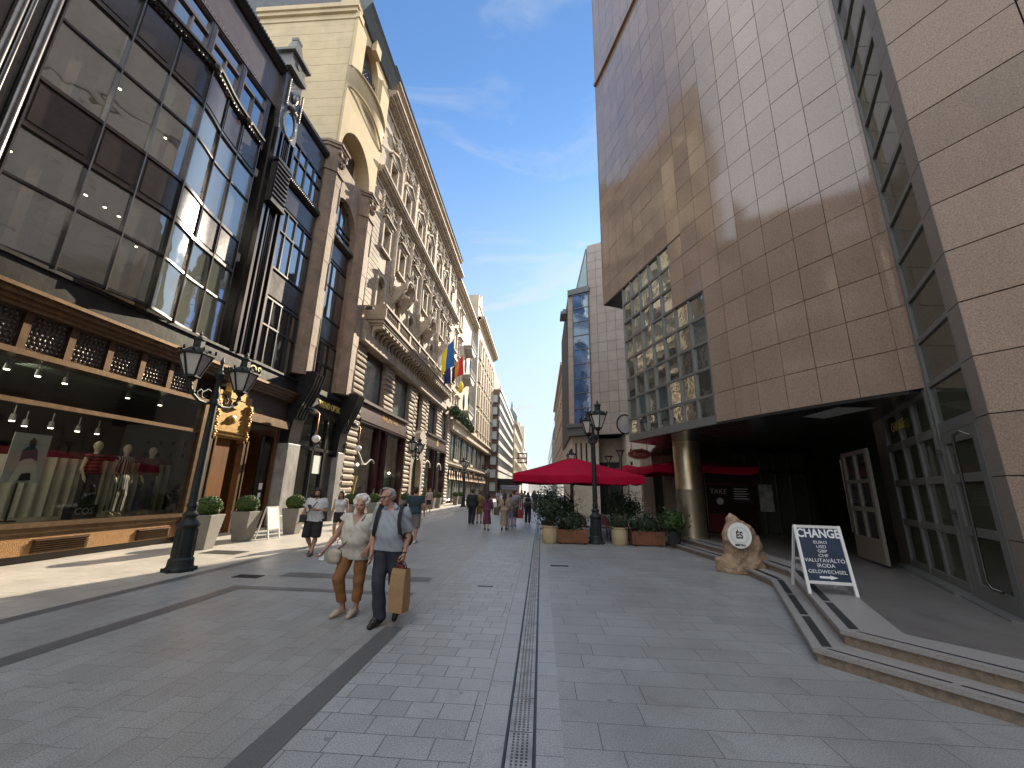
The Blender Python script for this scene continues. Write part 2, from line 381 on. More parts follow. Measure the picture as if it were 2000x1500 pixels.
# ================================================================ ground, paving
def paving(name, c, bw, bh, rows_along='x', mortar=0.0038, var=0.07, rough=0.42, gum=0.5, speck=0.38, off=(0, 0), mc=(0.11, 0.11, 0.11)):
    M = bpy.data.materials.new(name); M.use_nodes = True; t = M.node_tree; b = t.nodes['Principled BSDF']; K = t.links.new
    geo = N(t, 'ShaderNodeNewGeometry'); mp_ = N(t, 'ShaderNodeMapping')
    mp_.inputs['Location'].default_value = (off[0], off[1], 0)
    if rows_along == 'y': mp_.inputs['Rotation'].default_value = (0, 0, PI / 2)
    K(geo.outputs['Position'], mp_.inputs[0])
    # slight waviness so that joints are not ruler straight
    wn = N(t, 'ShaderNodeTexNoise'); wn.inputs['Scale'].default_value = 1.7; K(geo.outputs['Position'], wn.inputs[0])
    wv = N(t, 'ShaderNodeVectorMath', operation='SCALE'); wv.inputs['Scale'].default_value = 0.02; K(wn.outputs['Color'], wv.inputs[0])
    wa = N(t, 'ShaderNodeVectorMath', operation='ADD'); K(mp_.outputs[0], wa.inputs[0]); K(wv.outputs[0], wa.inputs[1])
    br = N(t, 'ShaderNodeTexBrick', offset=0.45, squash=0.72, squash_frequency=3, offset_frequency=2)
    br.inputs['Scale'].default_value = 1.0; br.inputs['Brick Width'].default_value = bw; br.inputs['Row Height'].default_value = bh
    br.inputs['Mortar Size'].default_value = mortar; br.inputs['Mortar Smooth'].default_value = 0.3; br.inputs['Bias'].default_value = 0.0
    br.inputs['Color1'].default_value = (*[x * (1 - var) for x in c], 1); br.inputs['Color2'].default_value = (*[x * (1 + var) for x in c], 1); br.inputs['Mortar'].default_value = (*mc, 1)
    K(wa.outputs[0], br.inputs[0])
    # granite speckle
    n1 = N(t, 'ShaderNodeTexNoise'); n1.inputs['Scale'].default_value = 95; n1.inputs['Detail'].default_value = 3; K(geo.outputs['Position'], n1.inputs[0])
    r1 = N(t, 'ShaderNodeMapRange'); r1.inputs[1].default_value = 0.32; r1.inputs[2].default_value = 0.68; r1.inputs[3].default_value = 1 - speck; r1.inputs[4].default_value = 1 + speck; K(n1.outputs[0], r1.inputs[0])
    n2 = N(t, 'ShaderNodeTexNoise'); n2.inputs['Scale'].default_value = 0.9; n2.inputs['Detail'].default_value = 7; n2.inputs['Roughness'].default_value = 0.7; K(geo.outputs['Position'], n2.inputs[0])
    r2 = N(t, 'ShaderNodeMapRange'); r2.inputs[1].default_value = 0.3; r2.inputs[2].default_value = 0.72; r2.inputs[3].default_value = 0.80; r2.inputs[4].default_value = 1.14; K(n2.outputs[0], r2.inputs[0])
    m1 = N(t, 'ShaderNodeMath', operation='MULTIPLY'); K(r1.outputs[0], m1.inputs[0]); K(r2.outputs[0], m1.inputs[1])
    mm = N(t, 'ShaderNodeMix', data_type='RGBA', blend_type='MULTIPLY'); mm.inputs[0].default_value = 1; K(br.outputs['Color'], mm.inputs[6]); K(m1.outputs[0], mm.inputs[7])
    # flattened gum spots and chips
    vo = N(t, 'ShaderNodeTexVoronoi'); vo.inputs['Scale'].default_value = 2.3; vo.inputs['Randomness'].default_value = 1; K(geo.outputs['Position'], vo.inputs[0])
    n3 = N(t, 'ShaderNodeTexNoise'); n3.inputs['Scale'].default_value = 14; K(geo.outputs['Position'], n3.inputs[0])
    a3 = N(t, 'ShaderNodeMath', operation='MULTIPLY_ADD'); a3.inputs[1].default_value = 0.07; K(n3.outputs[0], a3.inputs[0]); K(vo.outputs['Distance'], a3.inputs[2])
    r3 = N(t, 'ShaderNodeMapRange'); r3.inputs[1].default_value = 0.075; r3.inputs[2].default_value = 0.09; r3.inputs[3].default_value = gum; r3.inputs[4].default_value = 0.0; K(a3.outputs[0], r3.inputs[0])
    m3 = N(t, 'ShaderNodeMix', data_type='RGBA'); m3.inputs[7].default_value = (0.06, 0.06, 0.062, 1); K(r3.outputs[0], m3.inputs[0]); K(mm.outputs[2], m3.inputs[6])
    n5 = N(t, 'ShaderNodeTexNoise'); n5.inputs['Scale'].default_value = 3.1; n5.inputs['Detail'].default_value = 10; n5.inputs['Roughness'].default_value = 0.75; n5.inputs['Distortion'].default_value = 1.2; K(geo.outputs['Position'], n5.inputs[0])
    r5 = N(t, 'ShaderNodeMapRange'); r5.inputs[1].default_value = 0.54; r5.inputs[2].default_value = 0.74; r5.inputs[3].default_value = 0.0; r5.inputs[4].default_value = 0.62; K(n5.outputs[0], r5.inputs[0])
    m5 = N(t, 'ShaderNodeMix', data_type='RGBA'); m5.inputs[7].default_value = (*[x * 0.45 for x in c], 1); K(r5.outputs[0], m5.inputs[0]); K(m3.outputs[2], m5.inputs[6])
    K(m5.outputs[2], b.inputs['Base Color'])
    rr = N(t, 'ShaderNodeMapRange'); rr.inputs[1].default_value = 0.3; rr.inputs[2].default_value = 0.7; rr.inputs[3].default_value = rough - 0.07; rr.inputs[4].default_value = rough + 0.12; K(n2.outputs[0], rr.inputs[0]); K(rr.outputs[0], b.inputs['Roughness'])
    hh = N(t, 'ShaderNodeMath', operation='MULTIPLY_ADD'); hh.inputs[1].default_value = -1.0; K(br.outputs['Fac'], hh.inputs[0]); 
    h2 = N(t, 'ShaderNodeMath', operation='MULTIPLY'); h2.inputs[1].default_value = 0.12; K(n1.outputs[0], h2.inputs[0]); K(h2.outputs[0], hh.inputs[2])
    bp = N(t, 'ShaderNodeBump'); bp.inputs['Distance'].default_value = 0.004; bp.inputs['Strength'].default_value = 0.7; K(hh.outputs[0], bp.inputs['Height']); K(bp.outputs[0], b.inputs['Normal'])
    return M

ROWS_Y = paving("granite setts along the street", (0.275, 0.275, 0.268), 0.46, 0.23, 'y', mortar=0.0028, mc=(0.14, 0.14, 0.14))
ROWS_X = paving("granite setts across the street", (0.30, 0.305, 0.308), 0.36, 0.24, 'x', mortar=0.0045, var=0.10)
BORDER = paving("granite border slabs", (0.30, 0.305, 0.308), 0.42, 0.34, 'y', mortar=0.0038, off=(0.07, 0.1))
BIGSLAB = paving("large granite slabs", (0.265, 0.268, 0.27), 0.80, 0.335, 'x', mortar=0.0038, var=0.07)
WALKWAY = paving("pale sidewalk slabs", (0.40, 0.37, 0.32), 0.75, 0.42, 'y', mortar=0.0035, var=0.05, speck=0.12, rough=0.5, gum=0.35)
DARKBAND = mat("dark granite band", (0.105, 0.107, 0.112), 0.42, ns=70, na=0.25, bs=90, bd=0.002)
SOIL = mat("far ground", (0.2, 0.2, 0.2), 0.8, ns=0.5, na=0.2)

def sheet(name, x0, x1, y0, y1, z, m):
    b = MB(); b.quad((x0, y0, z), (x1, y0, z), (x1, y1, z), (x0, y1, z)); return struct(b.build(name, m))
sheet('ground', -700, 700, -200, 1500, -0.03, SOIL)
YF, YN = 260, -14
sheet('left_pavement', -13.4, -6.72, YN, YF, 0.0, WALKWAY)
sheet('kerb_line', -6.72, -6.50, YN, YF, 0.0, DARKBAND)
sheet('street_paving', -6.5, -1.72, YN, YF, 0.0, ROWS_Y)
sheet('street_paving', -1.72, -0.47, YN, YF, 0.0, ROWS_X)
sheet('street_border', -0.47, -0.25, YN, YF, 0.0, BORDER)
sheet('drain_bed', -0.25, -0.03, YN, YF, -0.016, mat("black drain", (0.012, 0.012, 0.012), 0.7))
sheet('street_border', -0.03, 0.155, YN, YF, 0.0, BORDER)
sheet('street_paving', 0.155, 16, YN, YF, 0.0, BIGSLAB)
# dark inlaid bands
sheet('paving_band', -5.26, -5.02, YN, 7.13, 0.004, DARKBAND)
sheet('paving_band', -5.26, -2.1, 7.13, 7.33, 0.004, DARKBAND)
sheet('paving_band', -5.02, -2.1, 8.15, 8.55, 0.004, DARKBAND)
sheet('paving_band', -1.95, -1.72, YN, 5.6, 0.004, DARKBAND)

# slotted steel drain
STEEL = mat("worn steel", (0.33, 0.33, 0.325), 0.5, m=0.45, ns=6, na=0.3)
IRON = mat("dark cast iron", (0.05, 0.05, 0.052), 0.5, m=0.6, ns=8, na=0.3)
dr = thing('drain_channel', 'long slotted steel drain channel set in the paving', 'drain', (-0.14, 8, 0))
b = MB()
b.box(-0.248, -0.232, YN, 60, -0.015, 0.003); b.box(-0.048, -0.032, YN, 60, -0.015, 0.003)
b.build('edge_rail', IRON, dr)
b = MB()
y = 2.0
while y < 26:
    y1 = y + 0.49
    b.box(-0.226, -0.196, y, y1, -0.013, 0.002); b.box(-0.084, -0.054, y, y1, -0.013, 0.002)
    for xx in (-0.173, -0.140, -0.107): b.box(xx - 0.007, xx + 0.007, y, y1, -0.013, 0.001)
    c = y
    k = 0
    while c < y1 - 0.01:
        b.box(-0.196, -0.084, c, c + 0.011, -0.012, 0.0018); c += 0.034 if y < 14 else 0.07; k += 1
    y += 0.5
b.build('grating', STEEL, dr)
# small covers in the paving
for i, (x, yy, w, d, lab) in enumerate([(0.43, 10.36, 0.42, 0.16, 'small slotted iron gully grate in the large slabs right of the drain'),
                                     (-1.95 + 0.95, 8.0, 0.28, 0.05, 'thin iron slot in the setts left of the drain'),
                                     (-5.55, 8.05, 0.5, 0.26, 'dark iron cover plate in the paving near the bright strip of light'),
                                     (-8.05, 10.6, 0.95, 0.55, 'wide chequered iron cover in the pavement beside the tall planters')]):
    b = MB(); b.box(x - w / 2, x + w / 2, yy - d / 2, yy + d / 2, -0.02, 0.006)
    nn = max(3, int(w / 0.05))
    for j in range(nn):
        xx = x - w / 2 + (j + 0.5) * w / nn
        b.box(xx - 0.008, xx + 0.008, yy - d / 2 + 0.02, yy + d / 2 - 0.02, 0.006, 0.011)
    tag(b.build('cover_plate', IRON), lab, 'drain cover')
# ================================================================ black metal store with the bowed bay
BX = -10.7
BLACKMETAL = mat("black bronze cladding", (0.020, 0.017, 0.016), 0.34, m=0.15, ns=3, na=0.35, bs=2.2, bd=0.012, spec=0.4)
SPANDREL = mat("dark brown spandrel", (0.055, 0.045, 0.043), 0.2, m=0.35, ns=2, na=0.2, bs=1.3, bd=0.012, spec=0.7)
CHROME = mat("polished dark mullion", (0.13, 0.12, 0.115), 0.25, m=0.9, ns=5, na=0.2)
FRAME = mat("black window frame", (0.035, 0.032, 0.032), 0.3, m=0.4)
BRONZE = mat("bronze trim", (0.20, 0.132, 0.078), 0.36, m=0.85, ns=6, na=0.25, bs=20, bd=0.002)
BRONZED = mat("dark bronze band", (0.125, 0.078, 0.046), 0.38, m=0.8, ns=4, na=0.3)
GOLD = mat("gilded ornament plate", (0.40, 0.25, 0.09), 0.42, m=0.8, ns=9, na=0.3, bs=30, bd=0.004)
CHECK = mat("ribbed bronze plinth", (0.30, 0.17, 0.075), 0.45, m=0.7, ns=40, na=0.3, bs=60, bd=0.01)
LATTICE = mat("chased metal lattice", (0.12, 0.105, 0.095), 0.32, m=0.7, ns=26, na=0.7, bs=26, bd=0.05)
BLACKSTONE = mat("black base stone", (0.03, 0.028, 0.027), 0.35, ns=5, na=0.3)
G_BAY = glass("bay glass", (0.50, 0.53, 0.47), refl=0.24, wav=0.02, wsc=0.9, film=(0.28, (0.32, 0.345, 0.30)))
G_SHOP = glass("shop glass", (0.70, 0.77, 0.72), refl=0.08)
G_SKY = glass("upper glass", (0.25, 0.28, 0.3), refl=0.38, wav=0.01, wsc=0.7)
ROOMW = mat("room plaster", (0.42, 0.41, 0.35), 0.8, ns=1, na=0.08)
ROOMF = mat("room floor", (0.10, 0.08, 0.065), 0.6)
ROOMC = mat("room column", (0.25, 0.17, 0.11), 0.6, ns=2, na=0.2)
LAMPLIT = emit("lit spot lamp", (1.0, 0.86, 0.62), 6.0)

store = thing('department_store', 'black metal fronted store with a bowed glass bay above a bronze shopfront', 'building', (BX, 9, 0))
_by = np.linspace(5.5, 12.6, 400)
_bx = np.interp(_by, [6.0, 6.3, 7.2, 8.15, 8.9, 9.3, 9.7, 10.16, 10.6, 11.06, 11.8, 12.1], [-10.82, -10.80, -10.64, -10.47, -10.36, -10.35, -10.44, -10.58, -10.66, -10.71, -10.80, -10.81])
_bk = np.exp(-np.linspace(-2, 2, 31) ** 2); _bx = np.convolve(np.pad(_bx, 15, 'edge'), _bk / _bk.sum(), 'valid')
def bow(y): return float(np.interp(y, _by, _bx))
ZF, Z1a, Z1b, Z2a, Z2b = 6.13, 8.88, 10.08, 12.92, 14.25
COLS = [6.03, 7.22, 8.17, 9.18, 10.16, 11.06, 12.05]
def bow_wall(mb, z0, z1, y0, y1, off=0.0, n=40, dy=0.0, mi=0, thick=0.0):
    ys = [y0 + (y1 - y0) * i / n for i in range(n + 1)]
    v = []
    for yy in ys: v += [(bow(yy) + off, yy + dy, z0), (bow(yy) + off, yy + dy, z1)]
    mb.add(v, [(2 * i, 2 * i + 2, 2 * i + 3, 2 * i + 1) for i in range(n)], mi)
    if thick:
        v = []
        for yy in ys: v += [(bow(yy) + off, yy + dy, z1), (bow(yy) + off - thick, yy + dy, z1), (bow(yy) + off, yy + dy, z0), (bow(yy) + off - thick, yy + dy, z0)]
        mb.add(v, [(4 * i, 4 * i + 4, 4 * i + 5, 4 * i + 1) for i in range(n)] + [(4 * i + 2, 4 * i + 3, 4 * i + 7, 4 * i + 6) for i in range(n)], mi)
def bow_bay(dy, full=True):
    for zi, (za, zb) in enumerate(((ZF + 0.03, Z1a), (Z1b, Z2a))):
        f = MB(); zt = za + (zb - za) * (0.56 if zi == 0 else 0.60)
        bow_wall(f, za, za + 0.07, 6.0, 12.1, 0.02, dy=dy, thick=0.08); bow_wall(f, zb - 0.07, zb, 6.0, 12.1, 0.02, dy=dy, thick=0.08); bow_wall(f, zt - 0.03, zt + 0.03, 6.0, 12.1, 0.03, dy=dy, thick=0.08)
        w = f.build('bay_window', FRAME, store, smooth=30)
        for ci in range(len(COLS) - 1):
            g = MB(); ya, yb = COLS[ci], COLS[ci + 1]
            bow_wall(g, za + 0.02, zb - 0.02, ya + 0.02, yb - 0.02, -0.02, n=10, dy=dy)
            g.build('pane', G_BAY, w, smooth=60)
    sp = MB()
    for za, zb in ((Z1a, Z1b), (Z2a, Z2b)):
        bow_wall(sp, za, zb, 6.0, 12.1, 0.0, dy=dy)
        for ci in range(len(COLS) - 1):      # raised panel in each field
            bow_wall(sp, za + 0.14, zb - 0.12, COLS[ci] + 0.10, COLS[ci + 1] - 0.10, 0.022, n=8, dy=dy, thick=0.03)
        bow_wall(sp, za - 0.05, za + 0.04, 6.0, 12.1, 0.05, dy=dy, thick=0.08); bow_wall(sp, zb - 0.04, zb + 0.05, 6.0, 12.1, 0.05, dy=dy, thick=0.08)
    sp.build('spandrel', SPANDREL, store, smooth=30)
    mu_ = MB()
    for ci, yy in enumerate(COLS):
        x = bow(yy); wide = 0.035 if ci in (0, 1, 3, 6) else 0.03
        mu_.box(x - 0.05, x + (0.10 if ci in (0, 1, 3) else 0.06), yy - wide / 2 + dy, yy + wide / 2 + dy, ZF, Z2b)
    mu_.build('mullion', CHROME, store)
    co = MB()      # garland cornice over the bay
    for o, za, zb in ((0.05, Z2b, Z2b + 0.1), (0.11, Z2b + 0.1, Z2b + 0.2), (0.18, Z2b + 0.2, Z2b + 0.28)):
        bow_wall(co, za, zb, 6.0, 12.1, o, dy=dy, thick=0.45)
    for k in range(46):
        yy = 6.1 + 5.9 * k / 45; co.ell((bow(yy) + 0.10, yy + dy, Z2b + 0.03), (0.05, 0.07, 0.045 + 0.02 * math.sin(k)), 6)
    for yy in (7.2, 9.2, 11.1): co.ell((bow(yy) + 0.2, yy + dy, Z2b + 0.08), (0.10, 0.14, 0.13), 8)
    co.build('bay_cornice', mat("dull black cornice", (0.03, 0.026, 0.024), 0.55), store, smooth=40)
bow_bay(0.0); bow_bay(-7.15)
# narrow pier of bright columns between the two bays
pb = MB(); 
pb.box(-11.0, -10.78, 4.95, 6.0, ZF, 18.2)
for yy, r in ((5.05, .07), (5.42, .08), (5.56, .05), (5.86, .09)): pb.lathe([(r, 0), (r, 8.2)], -10.72, yy, ZF, 12)
pb.build('bay_pier', CHROME, store, smooth=40)
# storey above the bays: flat windows set back, then fascia and eaves
up = MB(); up.box(-11.35, -10.86, -30, 12.3, Z2b, 14.75); up.box(-11.3, -10.78, -30, 12.6, 16.5, 18.1)
for k in range(140):
    yy = 2.0 + 10.4 * (k / 139.0)
    up.ell((-10.775, yy, 16.62 if k % 2 else 17.95), 0.022, 4)
up.build('upper_fascia', mat("brown metal fascia", (0.13, 0.105, 0.10), 0.35, m=0.4, ns=3, na=0.15), store)
for k in range(9):
    ya = 12.2 - 1.38 * (k + 1); yb = ya + 1.24
    f = MB(); x = -10.95
    f.box(x, x + .12, ya, ya + .06, 14.75, 16.5); f.box(x, x + .12, yb - .06, yb, 14.75, 16.5); f.box(x, x + .12, ya + .06, yb - .06, 15.83, 15.92); f.box(x, x + .12, ya + .06, yb - .06, 14.75, 14.81); f.box(x, x + .12, ya + .06, yb - .06, 16.44, 16.5)
    ym = (ya + yb) / 2; f.box(x, x + .10, ym - .03, ym + .03, 14.81, 15.83)
    w = f.build('upper_window', mat("brown window frame", (0.15, 0.12, 0.115), 0.35, m=0.4), store)
    p = MB(); p.quad((x + .03, ya + .03, 14.8), (x + .03, yb - .03, 14.8), (x + .03, yb - .03, 16.47), (x + .03, ya + .03, 16.47)); p.build('pane', G_SKY, w)
    q = MB(); q.box(x, x + .14, yb, yb + .14, 14.7, 16.5); q.build('window_post', SPANDREL, store)
ev = MB(); ev.prism([(-11.3, 18.1), (-10.7, 18.1), (-10.55, 18.28), (-10.55, 18.42), (-11.3, 18.5)], 'y', -30, 12.4)
ev.prism([(-11.3, 17.5), (-10.7, 17.5), (-10.58, 17.65), (-10.58, 17.8), (-11.3, 17.9)], 'y', 13.4, 16.1)
for k in range(120):
    yy = -2 + 14.3 * k / 119; ev.box(-10.56, -10.50, yy, yy + .07, 18.30, 18.40)
ev.build('eaves', BLACKMETAL, store)
# rooms seen through the bays: slabs, back wall, columns, lit lamps
rm = MB()
for z in (6.0, 9.55, 13.2): rm.box(-17, -10.95, -6, 13.2, z - 0.05, z + 0.25)
rm.box(-17.2, -17, -6, 13.2, 0, 18); rm.box(-17, -10.95, 13.1, 13.25, 5, 18)
rm.box(-17.2, -11.4, -30, 15.8, 18.0, 18.1)
rm.build('interior_room', ROOMW, store)
rc = MB()
for yy in (1.0, 4.6, 7.5, 10.4): rc.box(-12.6, -12.2, yy, yy + .4, 6.2, 13.2)
rc.build('interior_column', ROOMC, store)
for i, (x, yy, z) in enumerate([(-12.2, 6.6, 9.35), (-12.6, 7.1, 9.35), (-13, 8.0, 9.35), (-12.4, 8.6, 9.35), (-12.4, 9.1, 9.35), (-12.4, 9.5, 9.35), (-13.2, 10.3, 9.35), (-13.4, 11.0, 9.35), (-12.3, 8.5, 12.9), (-12.5, 10.2, 12.9), (-12.6, 7.6, 9.35)]):
    p = MB(); p.lathe([(0.05, 0), (0.07, -.12)], x, yy, z, 8); p.lathe([(0.045, -.10), (0.04, -.135)], x, yy, z, 8, mi=1)
    tag(p.build('ceiling_spot', [IRON, LAMPLIT]), 'small lit spotlight under the ceiling behind the bowed bay glass', 'spotlight', 'lit spotlights behind the bay window')

# ---------------- shopfront below: fascia, lattice band, display window, plinth
fa = MB(); fa.box(-11.4, -10.62, -30, 16.75, 5.5, 6.05); fa.box(-11.4, -10.56, -30, 16.85, 6.05, 6.13)
fa.build('fascia', BLACKMETAL, store)
le = MB()
for x, z0, z1 in ((-10.40, 5.42, 5.50), (-10.48, 5.30, 5.42), (-10.56, 5.20, 5.30), (-10.62, 5.10, 5.20)): le.box(-11.3, x, -30, 16.7, z0, z1)
le.build('bronze_ledge', BRONZE, store)
for k in range(10):
    ya = 11.35 - 0.86 * k - 0.64; yb = ya + 0.72
    p = MB(); p.box(-10.95, -10.82, ya, yb, 4.32, 5.10)
    nz, ny = 7, 7
    for i in range(nz):
        for j in range(ny):
            cy = ya + (j + .5 + .25 * (i % 2)) * (yb - ya) / (ny + .4); cz = 4.36 + (i + .5) * 0.72 / nz
            p.ell((-10.81, cy, cz), (0.035, 0.036, 0.04), 6)
    p.build('lattice_panel', LATTICE, store, smooth=60)
    q = MB(); q.box(-11.0, -10.72, yb, yb + 0.14, 4.28, 5.10); q.build('bronze_post', BRONZED, store)
sf = MB(); sf.box(-11.2, -10.66, -30, 12.12, 4.18, 4.30); sf.box(-10.80, -10.70, -30, 12.05, 3.22, 3.32); sf.box(-11.0, -10.62, -30, 12.2, 0.72, 0.82); sf.box(-10.9, -10.68, -30, 12.2, 0.60, 0.72); sf.box(-10.9, -10.73, -30, 12.2, 0.50, 0.60)
sf.box(-10.9, -10.64, 12.0, 12.42, 0.05, 4.2)
sf.build('window_frame', BRONZE, store)
pn = MB(); pn.quad((-10.72, -30, 0.82), (-10.72, 12.0, 0.82), (-10.72, 12.0, 4.2), (-10.72, -30, 4.2)); pn.build('display_glass', G_SHOP, store)
pl = MB(); pl.box(-11.0, -10.72, -30, 12.2, 0.16, 0.50); pl.build('plinth', CHECK, store)
pl = MB(); pl.box(-11.0, -10.80, -30, 12.3, -0.02, 0.16); pl.build('base', BLACKSTONE, store)
for ya, yb in ((8.45, 9.55), (10.75, 11.75)):
    v = MB(); v.box(-10.74, -10.70, ya, yb, 0.18, 0.47)
    for k in range(6): v.prism([(-10.70, .20 + .045 * k), (-10.66, .205 + .045 * k), (-10.70, .225 + .045 * k)], 'y', ya + .02, yb - .02)
    v.build('vent_grille', BRONZED, store)
# shop interior
si = MB(); si.box(-16, -10.9, -30, 12.1, 0.70, 0.80); si.box(-16, -11.3, 12.1, 13.6, 0.70, 0.80); si.build('display_floor', mat("display floor", (0.35, 0.32, 0.28), 0.4), store)
si = MB(); si.box(-16, -15.9, -30, 13.7, 0.8, 5.4); si.box(-16, -11.3, 13.6, 13.7, 0.8, 5.4); si.box(-11.4, -11.3, 12.2, 13.6, 0.8, 5.4); si.build('display_back_wall', mat("dark shop wall", (0.06, 0.05, 0.045), 0.8), store)
si = MB(); si.box(-16, -10.95, -30, 12.1, 4.35, 4.45); si.box(-16, -11.3, 12.1, 13.6, 4.35, 4.45)
for k in range(7): si.box(-11.2 - .14 * k, -11.13 - .14 * k, -30, 12.05, 4.22, 4.35)
si.build('display_ceiling', mat("slatted shop ceiling", (0.20, 0.24, 0.20), 0.6), store)
si = MB(); si.box(-12.75, -12.7, -3, 13.4, 1.95, 2.45); si.build('red_backdrop', mat("dark red backdrop", (0.22, 0.03, 0.035), 0.7), store)
cu = MB(); nn = 260
for z0, z1 in ((0.8, 2.26),):
    v = []
    for i in range(nn + 1):
        yy = 1.0 + 12.3 * i / nn; x = -12.55 + 0.05 * math.sin(i * 1.15) + 0.015 * math.sin(i * 0.31); v += [(x, yy, z0), (x, yy, z1)]
    cu.add(v, [(2 * i, 2 * i + 2, 2 * i + 3, 2 * i + 1) for i in range(nn)])
cu.build('pleated_curtain', mat("cream curtain", (0.62, 0.60, 0.52), 0.85), store, smooth=60)
for i, (x, yy, z) in enumerate([(-11.7, 8.14, 3.05), (-11.7, 8.89, 3.0), (-11.7, 9.47, 3.0), (-11.7, 9.94, 3.0), (-12.0, 8.6, 3.0), (-11.3, 7.5, 4.05), (-11.3, 8.05, 4.05), (-11.3, 8.6, 4.02), (-11.5, 10.3, 4.05), (-11.5, 11.3, 4.05), (-12.0, 7.2, 3.05)]):
    p = MB(); p.tube([(x, yy, z + .25), (x, yy, z + .02)], .012, 6); p.lathe([(0.045, .05), (0.06, -.10)], x, yy, z, 10); p.lathe([(0.05, -.09), (0.045, -.115)], x, yy, z, 10, mi=1)
    tag(p.build('track_spot', [mat("grey lamp body", (0.35, 0.35, 0.34), 0.4), LAMPLIT]), 'small grey track spotlight hanging in the clothes shop window', 'spotlight', 'track spotlights in the clothes shop window')
al = bpy.data.lights.new('shop_light', 'AREA'); al.energy = 32; al.size = 9; al.size_y = 0.5; al.shape = 'RECTANGLE'; al.color = (1, 0.88, 0.72)
ao = bpy.data.objects.new('shop_light', al); COL.objects.link(ao); ao.location = (-11.6, 7.5, 4.1); ao.rotation_euler = (0, R(-15), PI / 2)
al2 = bpy.data.lights.new('room_light', 'AREA'); al2.energy = 28; al2.size = 9; al2.size_y = 1.5; al2.shape = 'RECTANGLE'; al2.color = (1, 0.88, 0.70)
for z in (9.2, 12.8):
    ao = bpy.data.objects.new('room_light', al2); COL.objects.link(ao); ao.location = (-13.5, 7.5, z); ao.rotation_euler = (0, 0, PI / 2)

# mannequins and poster (things inside the window)
SKINM = mat("ivory mannequin", (0.62, 0.52, 0.38), 0.5)
def stripes(name, c1, c2, period, axis):
    M = bpy.data.materials.new(name); M.use_nodes = True; t = M.node_tree; b = t.nodes['Principled BSDF']; b.inputs['Roughness'].default_value = 0.85
    w = N(t, 'ShaderNodeTexWave', wave_type='BANDS', bands_direction=axis); w.inputs['Scale'].default_value = 1.0 / period * 0.31416 * 2 / 2; g = N(t, 'ShaderNodeNewGeometry'); t.links.new(g.outputs['Position'], w.inputs[0])
    r = N(t, 'ShaderNodeValToRGB'); r.color_ramp.interpolation = 'CONSTANT'; r.color_ramp.elements[0].color = (*c1, 1); r.color_ramp.elements[1].position = 0.5; r.color_ramp.elements[1].color = (*c2, 1)
    t.links.new(w.outputs[0], r.inputs[0]); t.links.new(r.outputs[0], b.inputs['Base Color']); return M
def mannequin(y, label, top_m, leg_m, long_top, sleeves):
    x = -11.55; z = 0.8
    t = thing('mannequin', label, 'mannequin', (x, y, z), R(0)); t.scale = (1.1, 1.1, 1.1)
    P = [((0, 0, 1.62), None, [.085, .095, .115], 0), ((0, 0, 1.40), (0, 0, 1.55), .05, .045), ((0, -.14, 1.35), (0, .14, 1.35), .075, .075), ((0, 0, 1.05), (0, 0, 1.3), .11, .12), ((0, -.06, .92), (0, .06, .92), .10, .10)]
    for s in (-1, 1):
        P += [((0, .09 * s, .9), (.02, .09 * s, .48), .08, .055), ((.02, .09 * s, .48), (0, .09 * s, .08), .052, .035), ((0, .18 * s, 1.36), (.0, .23 * s, 1.08), .045, .036), ((0, .23 * s, 1.08), (.09, .20 * s, .86), .034, .026), ((.09, .2 * s, .86), (.12, .19 * s, .78), .028, .015), ((0, .09 * s, .06), (.14, .1 * s, .02), .035, .025)]
    sdf_obj('mannequin_body', P, 0.022, SKINM, t)
    zc = 0.62 if long_top else 0.98
    Q = [((0, -.14, 1.35), (0, .14, 1.35), .09, .09), ((0, 0, 1.05), (0, 0, 1.3), .135, .14), ((0, -.07, .9), (0, .07, .9), .13, .13)]
    if long_top: Q += [((0, 0, .9), (0, 0, .55), .15, .17)]
    if sleeves:
        for s in (-1, 1): Q += [((0, .18 * s, 1.36), (.0, .235 * s, 1.08), .06, .052), ((0, .23 * s, 1.08), (.08, .20 * s, .9), .05, .04)]
    sdf_obj('top', Q, 0.022, top_m, t, cut=lambda X, Y, Z: np.maximum(zc - Z, Z - 1.43))
    Q = [((0, -.07, .95), (0, .07, .95), .12, .12)]
    for s in (-1, 1): Q += [((0, .09 * s, .92), (.02, .10 * s, .5), .105, .10), ((.02, .10 * s, .5), (0, .11 * s, .1), .10, .105)]
    sdf_obj('trousers', Q, 0.022, leg_m, t, cut=lambda X, Y, Z: np.maximum(.1 - Z, Z - 1.0))
BLK = mat("black cloth", (0.02, 0.02, 0.022), 0.85)
mannequin(9.94, 'mannequin in a red and black striped sleeveless top and black trousers', stripes("red stripes", (0.30, 0.05, 0.035), (0.03, 0.015, 0.015), 0.09, 'Z'), BLK, False, False)
mannequin(10.72, 'mannequin in a long pinstriped tunic and striped trousers', stripes("pin stripes", (0.55, 0.50, 0.44), (0.05, 0.04, 0.05), 0.055, 'Y'), stripes("pin stripes dark", (0.40, 0.37, 0.33), (0.03, 0.03, 0.035), 0.055, 'Y'), True, False)
mannequin(11.49, 'mannequin in a dark red sweater and navy trousers', mat("wine wool", (0.16, 0.012, 0.02), 0.9), mat("navy cloth", (0.018, 0.02, 0.035), 0.85), False, True)
po = thing('fashion_poster', 'tall photo poster on a black stand in the clothes shop window', 'poster', (-11.5, 7.7, .8)); PDY, PDZ = 0.75, -0.20
b = MB(); b.box(-11.52, -11.5, 8.13, 8.83, 1.62, 2.70); b.build('poster_board', mat("pale poster", (0.50, 0.53, 0.54), 0.5, ns=2, na=0.15), po)
